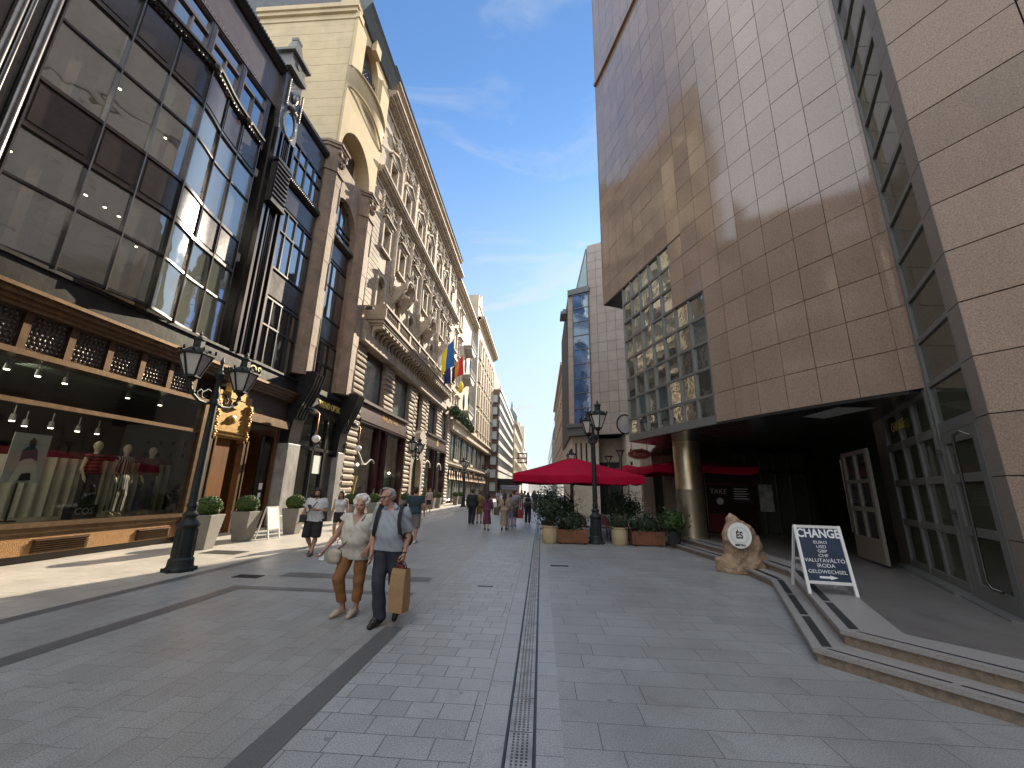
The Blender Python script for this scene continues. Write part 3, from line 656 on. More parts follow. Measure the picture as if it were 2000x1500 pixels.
b = MB(); b.tube([(-11.53, 8.46, .8), (-11.53, 8.46, 1.75)], .02, 8); b.lathe([(.16, 0), (.16, .02)], -11.53, 8.46, .8, 16); b.build('stand', BLK, po)
def flat(name, pts, m, par, x=-11.494):
    b = MB(); b.prism([(u_ + PDY, w_ + PDZ) for u_, w_ in pts], 'x', x, x + .004); return b.build(name, m, par)
fig = flat('printed_figure', [(7.52, 1.85), (7.60, 2.2), (7.66, 2.32), (7.82, 2.34), (7.94, 2.2), (8.02, 1.84), (7.92, 1.78), (7.84, 2.0), (7.68, 2.0), (7.62, 1.78)], mat("printed white trousers", (0.7, 0.7, 0.68), 0.6), po)
fig = flat('printed_figure', [(7.60, 2.28), (7.60, 2.52), (7.68, 2.62), (7.80, 2.62), (7.88, 2.52), (7.92, 2.30), (7.80, 2.36), (7.68, 2.34)], mat("printed denim", (0.06, 0.11, 0.17), 0.6), po, -11.492)
flat('printed_figure', [(7.70, 2.62), (7.68, 2.74), (7.74, 2.82), (7.81, 2.74), (7.79, 2.62)], mat("printed hair", (0.05, 0.035, 0.03), 0.6), po, -11.490)
flat('printed_figure', [(7.68, 1.86), (7.70, 2.02), (7.86, 2.04), (7.90, 1.88)], mat("printed bag", (0.03, 0.04, 0.05), 0.5), po, -11.488)
hb = thing('window_plinth_sign', 'small black floor block with shop lettering in the clothes shop window', 'sign', (-11.2, 9.6, .8))
b = MB(); b.box(-11.3, -11.12, 9.32, 9.95, .8, 1.12); b.build('block', BLK, hb)
lettering("COS", .22, frame_mtx((-11.115, 9.64, .97), (0, 1, 0), (0, 0, 1)), mat("grey letters", (0.5, 0.5, 0.5), 0.5), hb, 0.003)

# gilded panel, doors, lettering
gp = MB(); gp.box(-10.9, -10.68, 12.50, 14.05, 3.2, 4.75); gp.box(-10.85, -10.60, 12.9, 13.6, 4.55, 5.1); gp.box(-10.9, -10.62, 12.42, 12.60, 3.1, 4.45); gp.box(-10.9, -10.62, 13.92, 14.10, 3.1, 4.45)
for i in range(16): gp.ell((-10.66, 12.68 + .08 * i, 3.28), .038, 6); gp.ell((-10.66, 12.68 + .08 * i, 3.40), .032, 6)
for i in range(15):
    for yy in (12.50, 14.0): gp.ell((-10.60, yy + .05 * math.sin(i * 1.7), 3.25 + .08 * i), (.03, .055, .05), 6)
gp.lathe([(0.16, 0), (.15, .05), (.07, .08), (.05, .12)], 13.25, 3.85, -10.68, 14, ax='x')
gp.prism([(12.9 + .35 - .35 * math.cos(a), 4.5 - .3 * math.sin(a)) for a in [PI * i / 12 for i in range(13)]], 'x', -10.85, -10.58)
gp.build('gilded_panel', GOLD, store, smooth=40)
dj = MB(); dj.box(-10.85, -10.62, 12.42, 12.52, 0, 3.2); dj.box(-10.78, -10.60, 12.60, 12.66, 0, 3.2); dj.box(-10.85, -10.62, 13.95, 14.05, 0, 3.2); dj.box(-10.78, -10.60, 14.12, 14.18, 0, 3.2); dj.box(-11, -10.6, 14.05, 16.4, 3.95, 4.2); dj.box(-10.9, -10.6, 14.05, 16.4, 4.2, 4.26)
dj.build('door_surround', BRONZE, store)
WOODD = mat("orange brown door wood", (0.165, 0.068, 0.022), 0.38, ns=3, na=0.3, streak=0.15)
d = MB(); d.box(-11.25, -11.15, 12.6, 13.95, 0.12, 3.2); d.build('door_panel', WOODD, store)
d = MB(); d.box(-11.14, -11.13, 12.75, 13.2, .3, 3.0); d.build('door_glass', mat("dark door glass", (0.05, 0.055, 0.05), 0.05, spec=0.8), store)
d = MB(); d.box(-12.4, -12.3, 14.1, 16.3, 0.1, 3.95); d.box(-12.3, -11.0, 16.25, 16.35, 0.1, 3.95); d.build('entrance_recess', mat("dark brown recess", (0.12, 0.05, 0.018), 0.4, ns=2, na=0.3), store)
d = MB(); d.box(-11.15, -11.11, 15.55, 16.25, 0.1, 3.6); d.build('side_glass', G_SHOP, store)
d = MB(); d.box(-11.1, -11.095, 15.8, 16.0, 1.5, 1.75); d.box(-11.1, -11.095, 15.82, 15.98, 1.2, 1.38); d.build('notice', mat("white paper", (0.75, 0.75, 0.73), 0.7), store)
d = MB(); d.box(-10.95, -10.84, 14.15, 16.4, 4.30, 5.10); d.build('lattice_panel', LATTICE, store)
d = MB(); d.box(-12.2, -10.6, 12.3, 16.4, 0.0, 0.10); d.build('door_step', BLACKSTONE, store)
lettering("COS", .50, frame_mtx((-10.61, 13.62, 5.77), (0, 1, 0), (0, 0, 1)), mat("brass letters", (0.72, 0.58, 0.34), 0.3, m=0.9), store, 0.02)

# dark ornamental pylon
py = thing('metal_pylon', 'dark wrought metal pylon with a pointed cap between the bowed bay and the flat windows', 'pylon', (-10.6, 13.0, ZF))
b = MB(); b.box(-11.2, -10.75, 12.45, 13.62, ZF, 19.0); b.build('backing', BLACKMETAL, py)
b = MB()
for yy, w in ((12.5, .12), (12.78, .07), (13.22, .07), (13.5, .12)): b.box(-10.75, -10.52, yy, yy + w, ZF, 15.6)
for yy in (12.92, 13.05, 13.15): b.box(-10.75, -10.62, yy, yy + .03, ZF, 15.6)
b.build('column', mat("bright dark steel", (0.20, 0.18, 0.17), 0.2, m=0.95), py)
b = MB(); b.box(-10.76, -10.35, 12.62, 13.4, 12.3, 14.1); b.box(-10.8, -10.32, 12.56, 13.46, 14.1, 14.22); b.box(-10.8, -10.32, 12.56, 13.46, 12.2, 12.3)
for i in range(8): b.prism([(-10.35, 12.45 + .2 * i), (-10.30, 12.5 + .2 * i), (-10.35, 12.58 + .2 * i)], 'y', 12.66, 13.36)
b.build('louvre_box', BLACKMETAL, py)
b = MB(); b.prism([(12.5, 15.6), (13.6, 15.6), (13.6, 16.2), (13.35, 18.5), (12.35, 18.5), (12.45, 16.2)], 'x', -10.8, -10.56)
rg = [(13.05 + .36 * math.cos(a), 16.25 + .62 * math.sin(a)) for a in [2 * PI * i / 28 for i in range(29)]]
b.tube([(-10.55, u, w) for u, w in rg], .05, 6)
for i in range(14):
    for yy in (12.62, 13.5): b.ell((-10.52, yy, 16.9 + .1 * i), (.05, .05, .06), 6)
b.ell((-10.5, 13.05, 16.98), (.12, .3, .1), 8); b.ell((-10.5, 13.05, 17.6), (.10, .16, .28), 8)
b.build('oval_plate', mat("dark relief metal", (0.16, 0.15, 0.145), 0.35, m=0.7, ns=6, na=0.3, bs=14, bd=0.03), py, smooth=40)
b = MB(); b.ell((-10.57, 13.05, 16.25), (.03, .33, .58), 20); b.build('oval_glass', mat("sky mirror", (0.35, 0.45, 0.5), 0.05, m=0.9), py, smooth=60)
b = MB(); b.box(-11.15, -10.35, 12.25, 13.35, 18.5, 18.7); b.box(-11.05, -10.42, 12.34, 13.26, 18.7, 19.3); b.box(-11.2, -10.26, 12.2, 13.4, 19.3, 19.42); b.taper(-10.72, 12.8, 19.42, 19.8, .42, .58, .2, .3); b.taper(-10.72, 12.8, 19.8, 20.4, .2, .3, .12, .15); b.taper(-10.72, 12.8, 20.4, 20.55, .14, .17, .14, .17)
b.lathe([(.13, -.0), (.13, .04)], 12.8, 19.0, -10.42, 12, ax='x')
b.build('cap', mat("grey lead cap", (0.13, 0.125, 0.12), 0.5, m=0.3, ns=3, na=0.2), py)

# flat window strip right of the pylon
for za, zb, zt in ((6.15, 8.86, 7.72), (10.1, 12.88, 11.83), (14.42, 16.25, 15.55)):
    f = MB(); x = -10.78
    for yy in (13.65, 14.22, 14.80, 15.38, 15.97): f.box(x - .04, x + .06, yy - .03, yy + .03, za, zb)
    for z in (za + .03, zt, zb - .03): f.box(x - .03, x + .07, 13.65, 16.0, z - .035, z + .035)
    w = f.build('flat_window', FRAME, store)
    for k, (ya, yb) in enumerate(((13.68, 14.19), (14.25, 14.77), (14.83, 15.35), (15.41, 15.94))):
        p = MB(); tl = (k * 0.37 % 1 - .5) * .012
        p.quad((x - tl, ya, za), (x + tl, yb, za), (x + tl, yb, zb), (x - tl, ya, zb)); p.build('pane', G_SKY, w)
for za, zb in ((8.86, 10.1), (12.88, 14.05)): f = MB(); f.box(-11, -10.78, 13.62, 16.05, za, zb); f.box(-11, -10.74, 13.75, 15.95, za + .12, zb - .12); f.build('spandrel', SPANDREL, store)
f = MB(); f.box(-11, -10.76, 13.62, 16.05, 16.25, 17.5); f.build('top_panel', SPANDREL, store)
f = MB(); f.prism([(-11, 14.05), (-10.7, 14.05), (-10.55, 14.15), (-10.55, 14.28), (-10.62, 14.42), (-11, 14.42)], 'y', 13.6, 16.05)
for k in range(22): f.ell((-10.56, 13.7 + .105 * k, 14.22), (.04, .05, .06), 6)
f.build('ledge', BLACKMETAL, store, smooth=40)
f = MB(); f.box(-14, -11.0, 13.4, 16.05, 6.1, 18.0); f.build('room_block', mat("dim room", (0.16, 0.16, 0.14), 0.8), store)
# ================================================================ shared facade pieces
STONE_B = mat("brown limestone", (0.235, 0.165, 0.115), 0.75, ns=1.6, na=0.3, bs=12, bd=0.02, dirt=(1.3, 0.55, (0.09, 0.07, 0.055)))
STONE_C = mat("cream plaster", (0.50, 0.40, 0.245), 0.85, ns=0.8, na=0.12, bs=25, bd=0.004, dirt=(0.7, 0.35, (0.30, 0.25, 0.18)))
STONE_P = mat("grey beige palace stone", (0.37, 0.30, 0.225), 0.8, ns=2.2, na=0.22, bs=10, bd=0.015, dirt=(1.1, 0.65, (0.15, 0.12, 0.095)))
STONE_R = mat("rusticated palace stone", (0.32, 0.255, 0.195), 0.8, ns=2.5, na=0.22, bs=9, bd=0.02, dirt=(0.9, 0.5, (0.17, 0.14, 0.115)))
STONE_N = mat("carved palace ornament", (0.38, 0.32, 0.25), 0.8, ns=4, na=0.25, bs=16, bd=0.02, dirt=(2.0, 0.5, (0.20, 0.17, 0.14)))
DARKPANE = mat("dark window pane", (0.022, 0.026, 0.03), 0.03, spec=0.9, bs=0.9, bd=0.012)
BLUEPANE = mat("sky reflecting pane", (0.03, 0.04, 0.05), 0.02, spec=1.0, bs=0.7, bd=0.01, coat=0.4)
SHOPPANE = mat("greenish reflecting pane", (0.13, 0.18, 0.175), 0.04, spec=1.0, ns=.7, na=.45, bs=.8, bd=.012)  # bright street reflections are painted into the blotchy green base colour
MAROON = mat("dark maroon shopfront", (0.045, 0.012, 0.012), 0.35, ns=3, na=0.3)
ROOFT = mat("dark slate roof", (0.055, 0.06, 0.065), 0.55, ns=5, na=0.3, bs=7, bd=0.03)
WINFRAME = mat("grey window frame", (0.20, 0.19, 0.17), 0.6)
BRASSL = mat("gold letters", (0.75, 0.55, 0.18), 0.35, m=0.6)
G_STREET = glass("street shop glass", (0.72, 0.78, 0.74), refl=0.12, wav=0.012, wsc=0.8)

def place(proto, parent, loc):
    """copy a prototype part (with its sub-parts) onto parent at a world position"""
    if not proto.get('_used'):
        proto['_used'] = 1; c = proto
    else:
        c = proto.copy(); COL.objects.link(c)
        for ch in PROTOKIDS.get(proto.name, []):
            k = ch.copy(); COL.objects.link(k); k.parent = c
            q_ = VRG.random()
            if q_ < .5 and ch.name.startswith('pane'): k.data = alt_pane(ch.data, q_ < .22)
    c.parent = parent; c.location = Vector(loc) - wloc(parent)
    return c
PROTOKIDS = {}; VRG = random.Random(77); ALTP = {}
def alt_pane(me, curtain):
    key = (me.name, curtain)
    if key not in ALTP:
        a = me.copy(); a.materials.clear(); a.materials.append(mat("curtained pane", (.30, .28, .24), .15, ns=3, na=.25, streak=.1) if curtain else mat("greyish pane", (.06, .07, .08), .06, spec=.9, bs=.9, bd=.012)); ALTP[key] = a
    return ALTP[key]
def proto(o, *ch):
    for c in ch: c.parent = o; c.location = (0, 0, 0)
    PROTOKIDS[o.name] = list(ch); return o
def arch_pts(hw, z0, zs, rise, n=12):
    """outline of an arched opening around y=0"""
    return [(-hw, z0)] + [(-hw * math.cos(PI * i / n), zs + rise * math.sin(PI * i / n)) for i in range(n + 1)] + [(hw, z0)]
def wall_with_arch(mb, x0, x1, ya, yb, za, zb, yc, hw, zs, rise, mi=0, n=16):
    """solid wall x0..x1 between ya,yb,za,zb with an arched opening that starts at za"""
    mb.box(x0, x1, ya, yc - hw, za, zb, mi); mb.box(x0, x1, yc + hw, yb, za, zb, mi)
    P = [(yc - hw * math.cos(PI * i / n), zs + rise * math.sin(PI * i / n)) for i in range(n + 1)]
    for i in range(n):
        (u0, w0), (u1, w1) = P[i], P[i + 1]
        mb.prism([(u0, w0), (u1, w1), (u1, zb), (u0, zb)], 'x', x0, x1, mi)
def win_proto(name, w, h, frame_m, pane_m, arch=0.0, sur=0.14, proj=0.10, sill=True, head=None, stone=None, bars=(1, 2), depth=0.22):
    """window facing +x, bottom centre at the origin; frame mesh (surround, sash) with a pane child"""
    b = MB(); hw = w / 2
    if arch: wall_with_arch(b, -.02, proj, -hw - sur, hw + sur, 0, h + arch + sur, 0, hw, h, arch)
    else:
        b.box(-.02, proj, -hw - sur, -hw, 0, h); b.box(-.02, proj, hw, hw + sur, 0, h); b.box(-.02, proj + .01, -hw - sur, hw + sur, h, h + sur)
    if sill: b.box(-.02, proj + .10, -hw - sur - .06, hw + sur + .06, -.14, 0)
    if head == 'ped':
        b.prism([(-hw - .3, h + sur), (hw + .3, h + sur), (hw + .3, h + sur + .12), (0, h + sur + .62), (-hw - .3, h + sur + .12)], 'x', -.02, proj + .06)
        b.prism([(-hw - .40, h + sur + .10), (0, h + sur + .60), (hw + .40, h + sur + .10), (hw + .40, h + sur + .22), (0, h + sur + .76), (-hw - .40, h + sur + .22)], 'x', -.02, proj + .22)
    if head == 'ledge':
        b.box(-.02, proj + .08, -hw - sur, hw + sur, h + sur, h + sur + .22); b.box(-.02, proj + .24, -hw - sur - .12, hw + sur + .12, h + sur + .22, h + sur + .34)
    nv, nh = bars; H = h + arch
    for i in range(nv + 2):
        yy = -hw + w * i / (nv + 1); b.box(-depth, -depth + .07, yy - .035, yy + .035, 0, h + (arch * math.sqrt(max(0, 1 - (yy / hw) ** 2)) if arch else 0), 1)
    for i in range(nh + 1):
        zz = h * i / nh; b.box(-depth + .001, -depth + .069, -hw, hw, zz - .035, zz + .035, 1)
    b.box(-depth - .05, -.02, -hw - .02, -hw, 0, h); b.box(-depth - .05, -.02, hw, hw + .02, 0, h); b.box(-depth - .05, -.02, -hw, hw, -.02, 0)
    if not arch: b.box(-depth - .05, -.02, -hw, hw, h, h + .02)
    o = b.build(name, [stone, frame_m])
    p = MB(); p.add([(-depth + .03, u, z) for u, z in (arch_pts(hw, 0, h, arch) if arch else [(-hw, 0), (-hw, h), (hw, h), (hw, 0)])][::-1], [tuple(range(15 if arch else 4))])
    return proto(o, p.build('pane', pane_m))

# a carved cartouche shared by the palace facade
rg = np.random.default_rng(3)
P = [((0, 0, 0), None, [.16, .24, .34], 0)]
for i in range(9):
    a = 2 * PI * i / 9; P.append(((.08, .34 * math.cos(a), .42 * math.sin(a)), None, [.13, .13 + .04 * (i % 2), .13], 0, .05))
for s in (-1, 1):
    for i in range(5): P.append(((.05, s * (.4 + .16 * i), .25 - .13 * i + .03 * i * i), None, [.11, .10, .10], 0, .04))
P.append(((.12, 0, .48), None, [.14, .17, .16], 0, .03)); P.append(((.16, 0, .08), None, [.10, .12, .14], 0, .02))
CART = sdf_mesh(P, 0.045, .04, name='cartouche'); CART.materials.append(STONE_N)
P = []
for i in range(9): P.append(((.06 + .03 * (i % 2), .05 * math.sin(i * 2.1), -.17 * i), None, [.10, .11 + .03 * (i % 2), .11], 0, .04))
DROP = sdf_mesh(P, 0.045, .04, name='garland'); DROP.materials.append(STONE_N)
def orn(me, parent, loc, sc=1.0, name='carved_ornament'):
    o = bpy.data.objects.new(name, me); COL.objects.link(o); o.parent = parent; o.location = Vector(loc) - wloc(parent); o.scale = (sc, sc, sc); return o

# ================================================================ cream corner house with brown stone piers
ch_ = thing('cream_corner_house', 'cream and brown stone house with tall piers and a big arched window under the roof', 'building', (-10.7, 18.5, 0))
def pier(y0, y1, ztop):
    b = MB(); x = -10.3; pl_ = [(-11.2, y0), (-10.72, y0), (x - .06, y0 + .26), (x, y0 + .34), (x, y1 - .06), (x - .06, y1), (-11.2, y1)]
    zs = [6.4 + 1.42 * k for k in range(9)]
    for k, z in enumerate(zs[:-1]):
        e = .012 * ((k * 7) % 3 - 1); b.prism([(u + (e if u > -10.6 else 0), w) for u, w in pl_], 'z', z, min(zs[k + 1] - .012, ztop - 1.6))
        b.prism([(u - .012, w) for u, w in pl_], 'z', zs[k + 1] - .012, zs[k + 1]) if zs[k + 1] < ztop - 1.7 else None
    for u, w in ((-10.33, y0 + .33), (-10.33, y1 - .05)): b.lathe([(.05, 0), (.05, ztop - 8.1)], u, w, 6.4, 8)
    b.build('stone_pier', STONE_B, ch_)
    c = MB(); yc = (y0 + y1) / 2 + .1; hw = (y1 - y0) / 2
    P_ = lambda e: [(-11.2, y0 - e), (-10.72 - e * .3, y0 - e), (x + e, y0 + .32 - e * .6), (x + e, y1 + e), (-11.2, y1 + e)]
    for e, za, zb in ((.02, ztop - 1.65, ztop - .35), (.07, ztop - 1.75, ztop - 1.62), (.10, ztop - .35, ztop - .2), (.17, ztop - .2, ztop - .08), (.10, ztop - .08, ztop)): c.prism(P_(e), 'z', za, zb)
    for s in (-1, 1): c.lathe([(.02, -.05), (.14, 0), (.14, .1), (.02, .14)], yc + s * hw * .55, ztop - .62, x + .02, 12, ax='x')
    for k in range(5): c.ell((x + .05, yc - .2 + .1 * k, ztop - 1.05 - .1 * (k % 2)), (.09, .07, .18), 6)
    c.build('carved_capital', STONE_B, ch_, smooth=40)
pier(16.12, 17.08, 18.7); pier(19.95, 21.0, 18.9)
b = MB(); wall_with_arch(b, -11.4, -10.72, 17.0, 19.97, 14.5, 18.6, 18.5, 1.3, 15.4, 1.45)
for k in range(6): b.box(-10.73, -10.70 + .001 * k, 16.9, 19.9, 14.9 + .6 * k, 15.46 + .6 * k) if False else None
b.build('arch_wall', STONE_B, ch_)
arp = [(-11.0 + 0, 0)]
b = MB()
for za, zb, zt, ar in ((6.2, 8.75, 7.6, 0), (10.0, 13.1, 11.74, 0), (14.55, 15.4, 15.0, 1.45)):
    f = MB(); x = -11.02; f0 = 17.05; f1 = 19.95
    for i in range(5):
        yy = f0 + (f1 - f0) * i / 4; zz = zb + (ar * math.sqrt(max(0, 1 - ((yy - 18.5) / 1.55) ** 2)) if ar else 0); f.box(x - .04, x + .05, yy - .035, yy + .035, za, zz)
    for z in (za + .04, zt, zb - .04): f.box(x - .03, x + .06, f0, f1, z - .04, z + .04)
    w = f.build('tall_window', FRAME, ch_)
    for i in range(4):
        ya, yb = f0 + (f1 - f0) * i / 4 + .03, f0 + (f1 - f0) * (i + 1) / 4 - .03; p = MB(); tl = (.5 - (i * .41 % 1)) * .02
        p.quad((x - tl, ya, za), (x + tl, yb, za), (x + tl, yb, zb + ar), (x - tl, ya, zb + ar)); p.build('pane', G_SKY, w)
for za, zb in ((8.75, 10.0), (13.1, 14.2)): b = MB(); b.box(-11.3, -11.0, 16.85, 19.92, za, zb); b.box(-11.3, -10.96, 17.1, 19.8, za + .12, zb - .12); b.build('metal_spandrel', SPANDREL, ch_)
b = MB()
b.prism([(-11.3, 14.2), (-10.9, 14.2), (-10.72, 14.32), (-10.72, 14.46), (-11.3, 14.55)], 'y', 16.85, 19.92)
for k in range(28): b.ell((-10.74, 16.95 + .107 * k, 14.38), (.045, .045, .06), 6)
b.build('beaded_ledge', SPANDREL, ch_, smooth=40)
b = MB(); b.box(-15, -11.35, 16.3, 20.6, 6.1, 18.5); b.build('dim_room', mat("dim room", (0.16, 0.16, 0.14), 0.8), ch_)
# upper cream storeys
b = MB(); wall_with_arch(b, -11.6, -10.42, 16.41, 20.9, 18.75, 22.595, 18.42, 1.75, 18.8, 2.0); b.build('cream_arch', STONE_C, ch_)
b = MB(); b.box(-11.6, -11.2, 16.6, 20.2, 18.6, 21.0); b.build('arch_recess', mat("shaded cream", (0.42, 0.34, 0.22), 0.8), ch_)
b = MB(); b.quad((-11.17, 17.4, 18.7), (-11.17, 19.5, 18.7), (-11.17, 19.5, 20.4), (-11.17, 17.4, 20.4)); b.build('recess_glass', DARKPANE, ch_)
b = MB(); wall_with_arch(b, -11.6, -10.55, 16.43, 21.2, 23.9, 28.9, 18.75, 1.05, 26.6, 1.35)
b.box(-11.6, -10.5, 16.42, 21.2, 22.6, 23.895)
b.build('cream_wall', STONE_C, ch_)
b = MB()                                   # side wall rising over the lower roofs, with board marks
b.box(-16.3, -10.55, 16.39, 16.6, 16.0, 28.0)
for k in range(16): b.box(-16.3, -10.57, 16.378 + .004 * (k % 2), 16.42, 18.2 + .58 * k, 18.2 + .58 * k + .565)
b.build('side_wall', STONE_C, ch_)
b = MB(); b.box(-16.45, -10.35, 16.15, 16.7, 28.0, 28.3); b.box(-16.4, -10.45, 16.25, 16.7, 27.75, 28.0); b.box(-16.35, -10.5, 16.33, 16.7, 27.3, 27.42); b.build('gable_moulding', STONE_C, ch_)
b = MB(); b.prism([(-10.0, 28.9), (-9.85, 29.05), (-12.2, 34.5), (-18.5, 34.5), (-18.5, 28.3), (-10.4, 28.3)], 'y', 16.7, 21.5)
b.prism([(-16.4, 28.3), (-10.6, 28.3), (-11.9, 34), (-16.4, 34)], 'y', 16.68, 16.72); b.prism([(-19.5, 18.0), (-16.32, 18.0), (-16.32, 34), (-19.5, 34)], 'y', 16.9, 17.2); b.build('steep_roof', ROOFT, ch_)
b = MB(); nu, nv = 24, 26; v = []            # swelling corbel under the big arched window
for i in range(nu + 1):
    u = i / nu; yy = 16.4 + 4.7 * u
    for j in range(nv + 1):
        w_ = j / nv; bel = math.sin(PI * u) ** .6; lo_ = 21.6 + .9 * math.cos(PI * (u - .5)) * .6
        z = lo_ + (24.0 - lo_) * w_; x = -10.48 + .62 * bel * (w_ ** 1.8) + .10 * math.sin(w_ * 7 + u * 5) * bel * w_ * (1 - w_) * 2
        v.append((x, yy, z))
b.add(v, [(i * (nv + 1) + j, (i + 1) * (nv + 1) + j, (i + 1) * (nv + 1) + j + 1, i * (nv + 1) + j + 1) for i in range(nu) for j in range(nv)])
for o_, z in ((.0, 23.98), (.05, 22.6)): b.tube([(-10.44 + (.62 * math.sin(PI * i / 16) ** .6 if z > 23 else .25 * math.sin(PI * i / 16) ** .6) + o_, 16.5 + 4.5 * i / 16, z + (0 if z > 23 else .5 * math.sin(PI * i / 16))) for i in range(17)], .07, 6)
v = [(-10.5 + .62 * math.sin(PI * i / 16) ** .6, 16.4 + 4.7 * i / 16, 24.0) for i in range(17)]; b.add(v + [(-10.7, 21.1, 24.0), (-10.7, 16.4, 24.0)], [tuple(range(19))])
b.build('swelling_corbel', STONE_C, ch_, smooth=50)
b = MB()
for i in range(10):
    yy = 17.72 + .23 * i; b.box(-10.75, -10.70, yy - .015, yy + .015, 23.9, 26.5)
for j in range(7): b.box(-10.745, -10.705, 17.7, 19.8, 24.0 + .37 * j, 24.03 + .37 * j)
for i in range(9):
    for j in range(4):
        cy, cz = 17.83 + .23 * i, 24.75 + .37 * j; b.tube([(-10.70, cy + .09 * math.cos(2 * PI * q / 8), cz + .14 * math.sin(2 * PI * q / 8)) for q in range(9)], .018, 4)
b.build('window_lattice', FRAME, ch_)
b = MB(); b.quad((-10.95, 17.6, 23.9), (-10.95, 19.9, 23.9), (-10.95, 19.9, 28.2), (-10.95, 17.6, 28.2)); b.build('arched_glass', BLUEPANE, ch_)
b = MB(); b.box(-10.56, -10.36, 16.4, 17.5, 23.9, 27.4); b.box(-10.56, -10.30, 16.35, 16.9, 27.4, 27.8); b.box(-10.56, -10.36, 20.05, 21.2, 23.9, 27.4); b.box(-10.5, -10.2, 18.4, 19.1, 27.7, 28.5)
b.build('window_jamb', STONE_C, ch_)
b = MB(); b.tube([(-13.4, 16.1, 18.3), (-13.4, 16.1, 22.9)], .10, 10); b.lathe([(.14, 0), (.14, .12)], -13.4, 16.1, 22.9, 10); tag(b.build('flue_pipe', FRAME, None, smooth=40), 'dark round flue pipe standing on the roof against the cream side wall', 'pipe')

# ground floor between the piers: sign, shop glass, consoles
b = MB(); b.box(-11, -10.72, 16.9, 21.4, 5.15, 5.95); b.box(-11, -10.62, 16.9, 21.4, 5.95, 6.2); b.box(-11, -10.60, 16.9, 21.3, 5.0, 5.15); b.box(-11, -10.66, 16.9, 21.3, 4.88, 5.0)
b.build('sign_board', BLACKMETAL, ch_)
lettering("TREND OPTIKA", .42, frame_mtx((-10.715, 19.72, 5.55), (0, 1, 0), (0, 0, 1)), mat("yellow gold letters", (0.85, 0.66, 0.16), 0.4, m=0.3), ch_, 0.015, sx=0.80, bold=0.012)
b = MB()
for yy in (17.35, 18.7, 19.75, 20.9): b.box(-10.95, -10.75, yy - .06, yy + .06, 0.1, 4.9)
b.box(-10.95, -10.75, 17.3, 21, 3.3, 3.45); b.box(-10.95, -10.7, 17.3, 21, 0, .45)
b.build('shop_frame', FRAME, ch_)
b = MB(); b.quad((-10.86, 17.3, .4), (-10.86, 21, .4), (-10.86, 21, 4.9), (-10.86, 17.3, 4.9)); b.build('shop_glass', G_STREET, ch_)
b = MB(); b.box(-14, -13.9, 17, 21.2, 0, 5); b.box(-14, -10.9, 17, 21.2, 4.9, 5.0); b.box(-14, -10.9, 17, 21.2, -.01, .1); b.box(-12.6, -12.5, 17.6, 18.6, .1, 1.2); b.build('shop_interior', mat("shop cream interior", (0.5, 0.46, 0.36), 0.8), ch_)
b = MB(); b.box(-10.84, -10.80, 18.95, 19.6, 2.25, 3.1); b.build('shop_notice', mat("pale green paper", (0.62, 0.68, 0.62), 0.7), ch_)
GREYST = mat("veined grey base stone", (0.26, 0.25, 0.24), 0.5, ns=2.5, na=0.4, streak=0.5, bs=8, bd=0.01)
for y0, y1 in ((16.42, 17.3), (20.75, 21.5)):
    b = MB(); b.box(-11.1, -10.55, y0, y1, 0.5, 3.4); b.box(-11.1, -10.45, y0 - .03, y1 + .04, 0, .5); b.build('base_pier', GREYST, ch_, bevel=0.02)
def console(y0, y1):
    b = MB(); prof = []
    top = 6.55
    for k in range(21):
        t = k / 20; z = top - 3.4 * t
        x = -10.62 + .80 * (1 - t) ** 1.6 + (.14 * math.sin(t * PI * 2.2)) * (1 - t)
        prof.append((x, z))
    prof = [(-11.0, top)] + [(-10.0, top), (-9.80, top - .12)] + prof[2:] + [(-11.0, top - 3.4)]
    b.prism(prof, 'y', y0, y1)
    for i in range(4):
        yy = y0 + .08 + i * (y1 - y0 - .16) / 3
        b.prism([(p[0] + .035, p[1]) for p in prof[1:14]] + [(-10.6, prof[13][1]), (-10.6, top)], 'y', yy - .05, yy + .05)
    b.ell((-9.98, (y0 + y1) / 2, 4.85), (.16, (y1 - y0) / 2 + .02, .14), 10)
    b.build('scroll_console', mat("black scroll console", (0.022, 0.022, 0.024), 0.3, m=0.3, ns=4, na=0.3), ch_, smooth=35)
console(16.45, 17.25); console(20.7, 21.45)
for yy, lab in ((17.0, 'round white globe lamp hanging from the scroll console nearest the wooden doors'), (21.2, 'round white globe lamp hanging from the scroll console beside the palace shopfront')):
    g = thing('globe_lamp', lab, 'lamp', (-9.75, yy, 4.6))
    b = MB(); b.tube([(-10.1, yy, 4.75), (-9.85, yy, 4.9), (-9.72, yy, 4.75), (-9.72, yy, 3.85)], .02, 6); b.build('bracket', mat("copper bracket", (0.4, 0.2, 0.09), 0.35, m=0.8), g, smooth=60)
    b = MB(); b.ell((-9.72, yy, 3.66), .17, 14); b.build('globe', mat("white globe glass", (0.8, 0.78, 0.72), 0.3), g, smooth=80)

# ================================================================ ornate palace with the long balcony
pal = thing('stone_palace', 'ornate grey beige stone palace with a long bracketed balcony and flags', 'building', (-10.7, 33, 0))
PY0, PY1 = 21.5, 46.3
BAYS = [23.9, 27.05, 30.25, 33.45, 36.65, 39.85, 43.0]
b = MB(); b.box(-13, -10.98, PY0, PY1, 9.9, 29.8)
b.box(-13, -11.6, PY0, PY1, 0, 9.9)
b.box(-22, -13, PY0, PY1, 0, 27)
b.build('wall', STONE_P, pal)
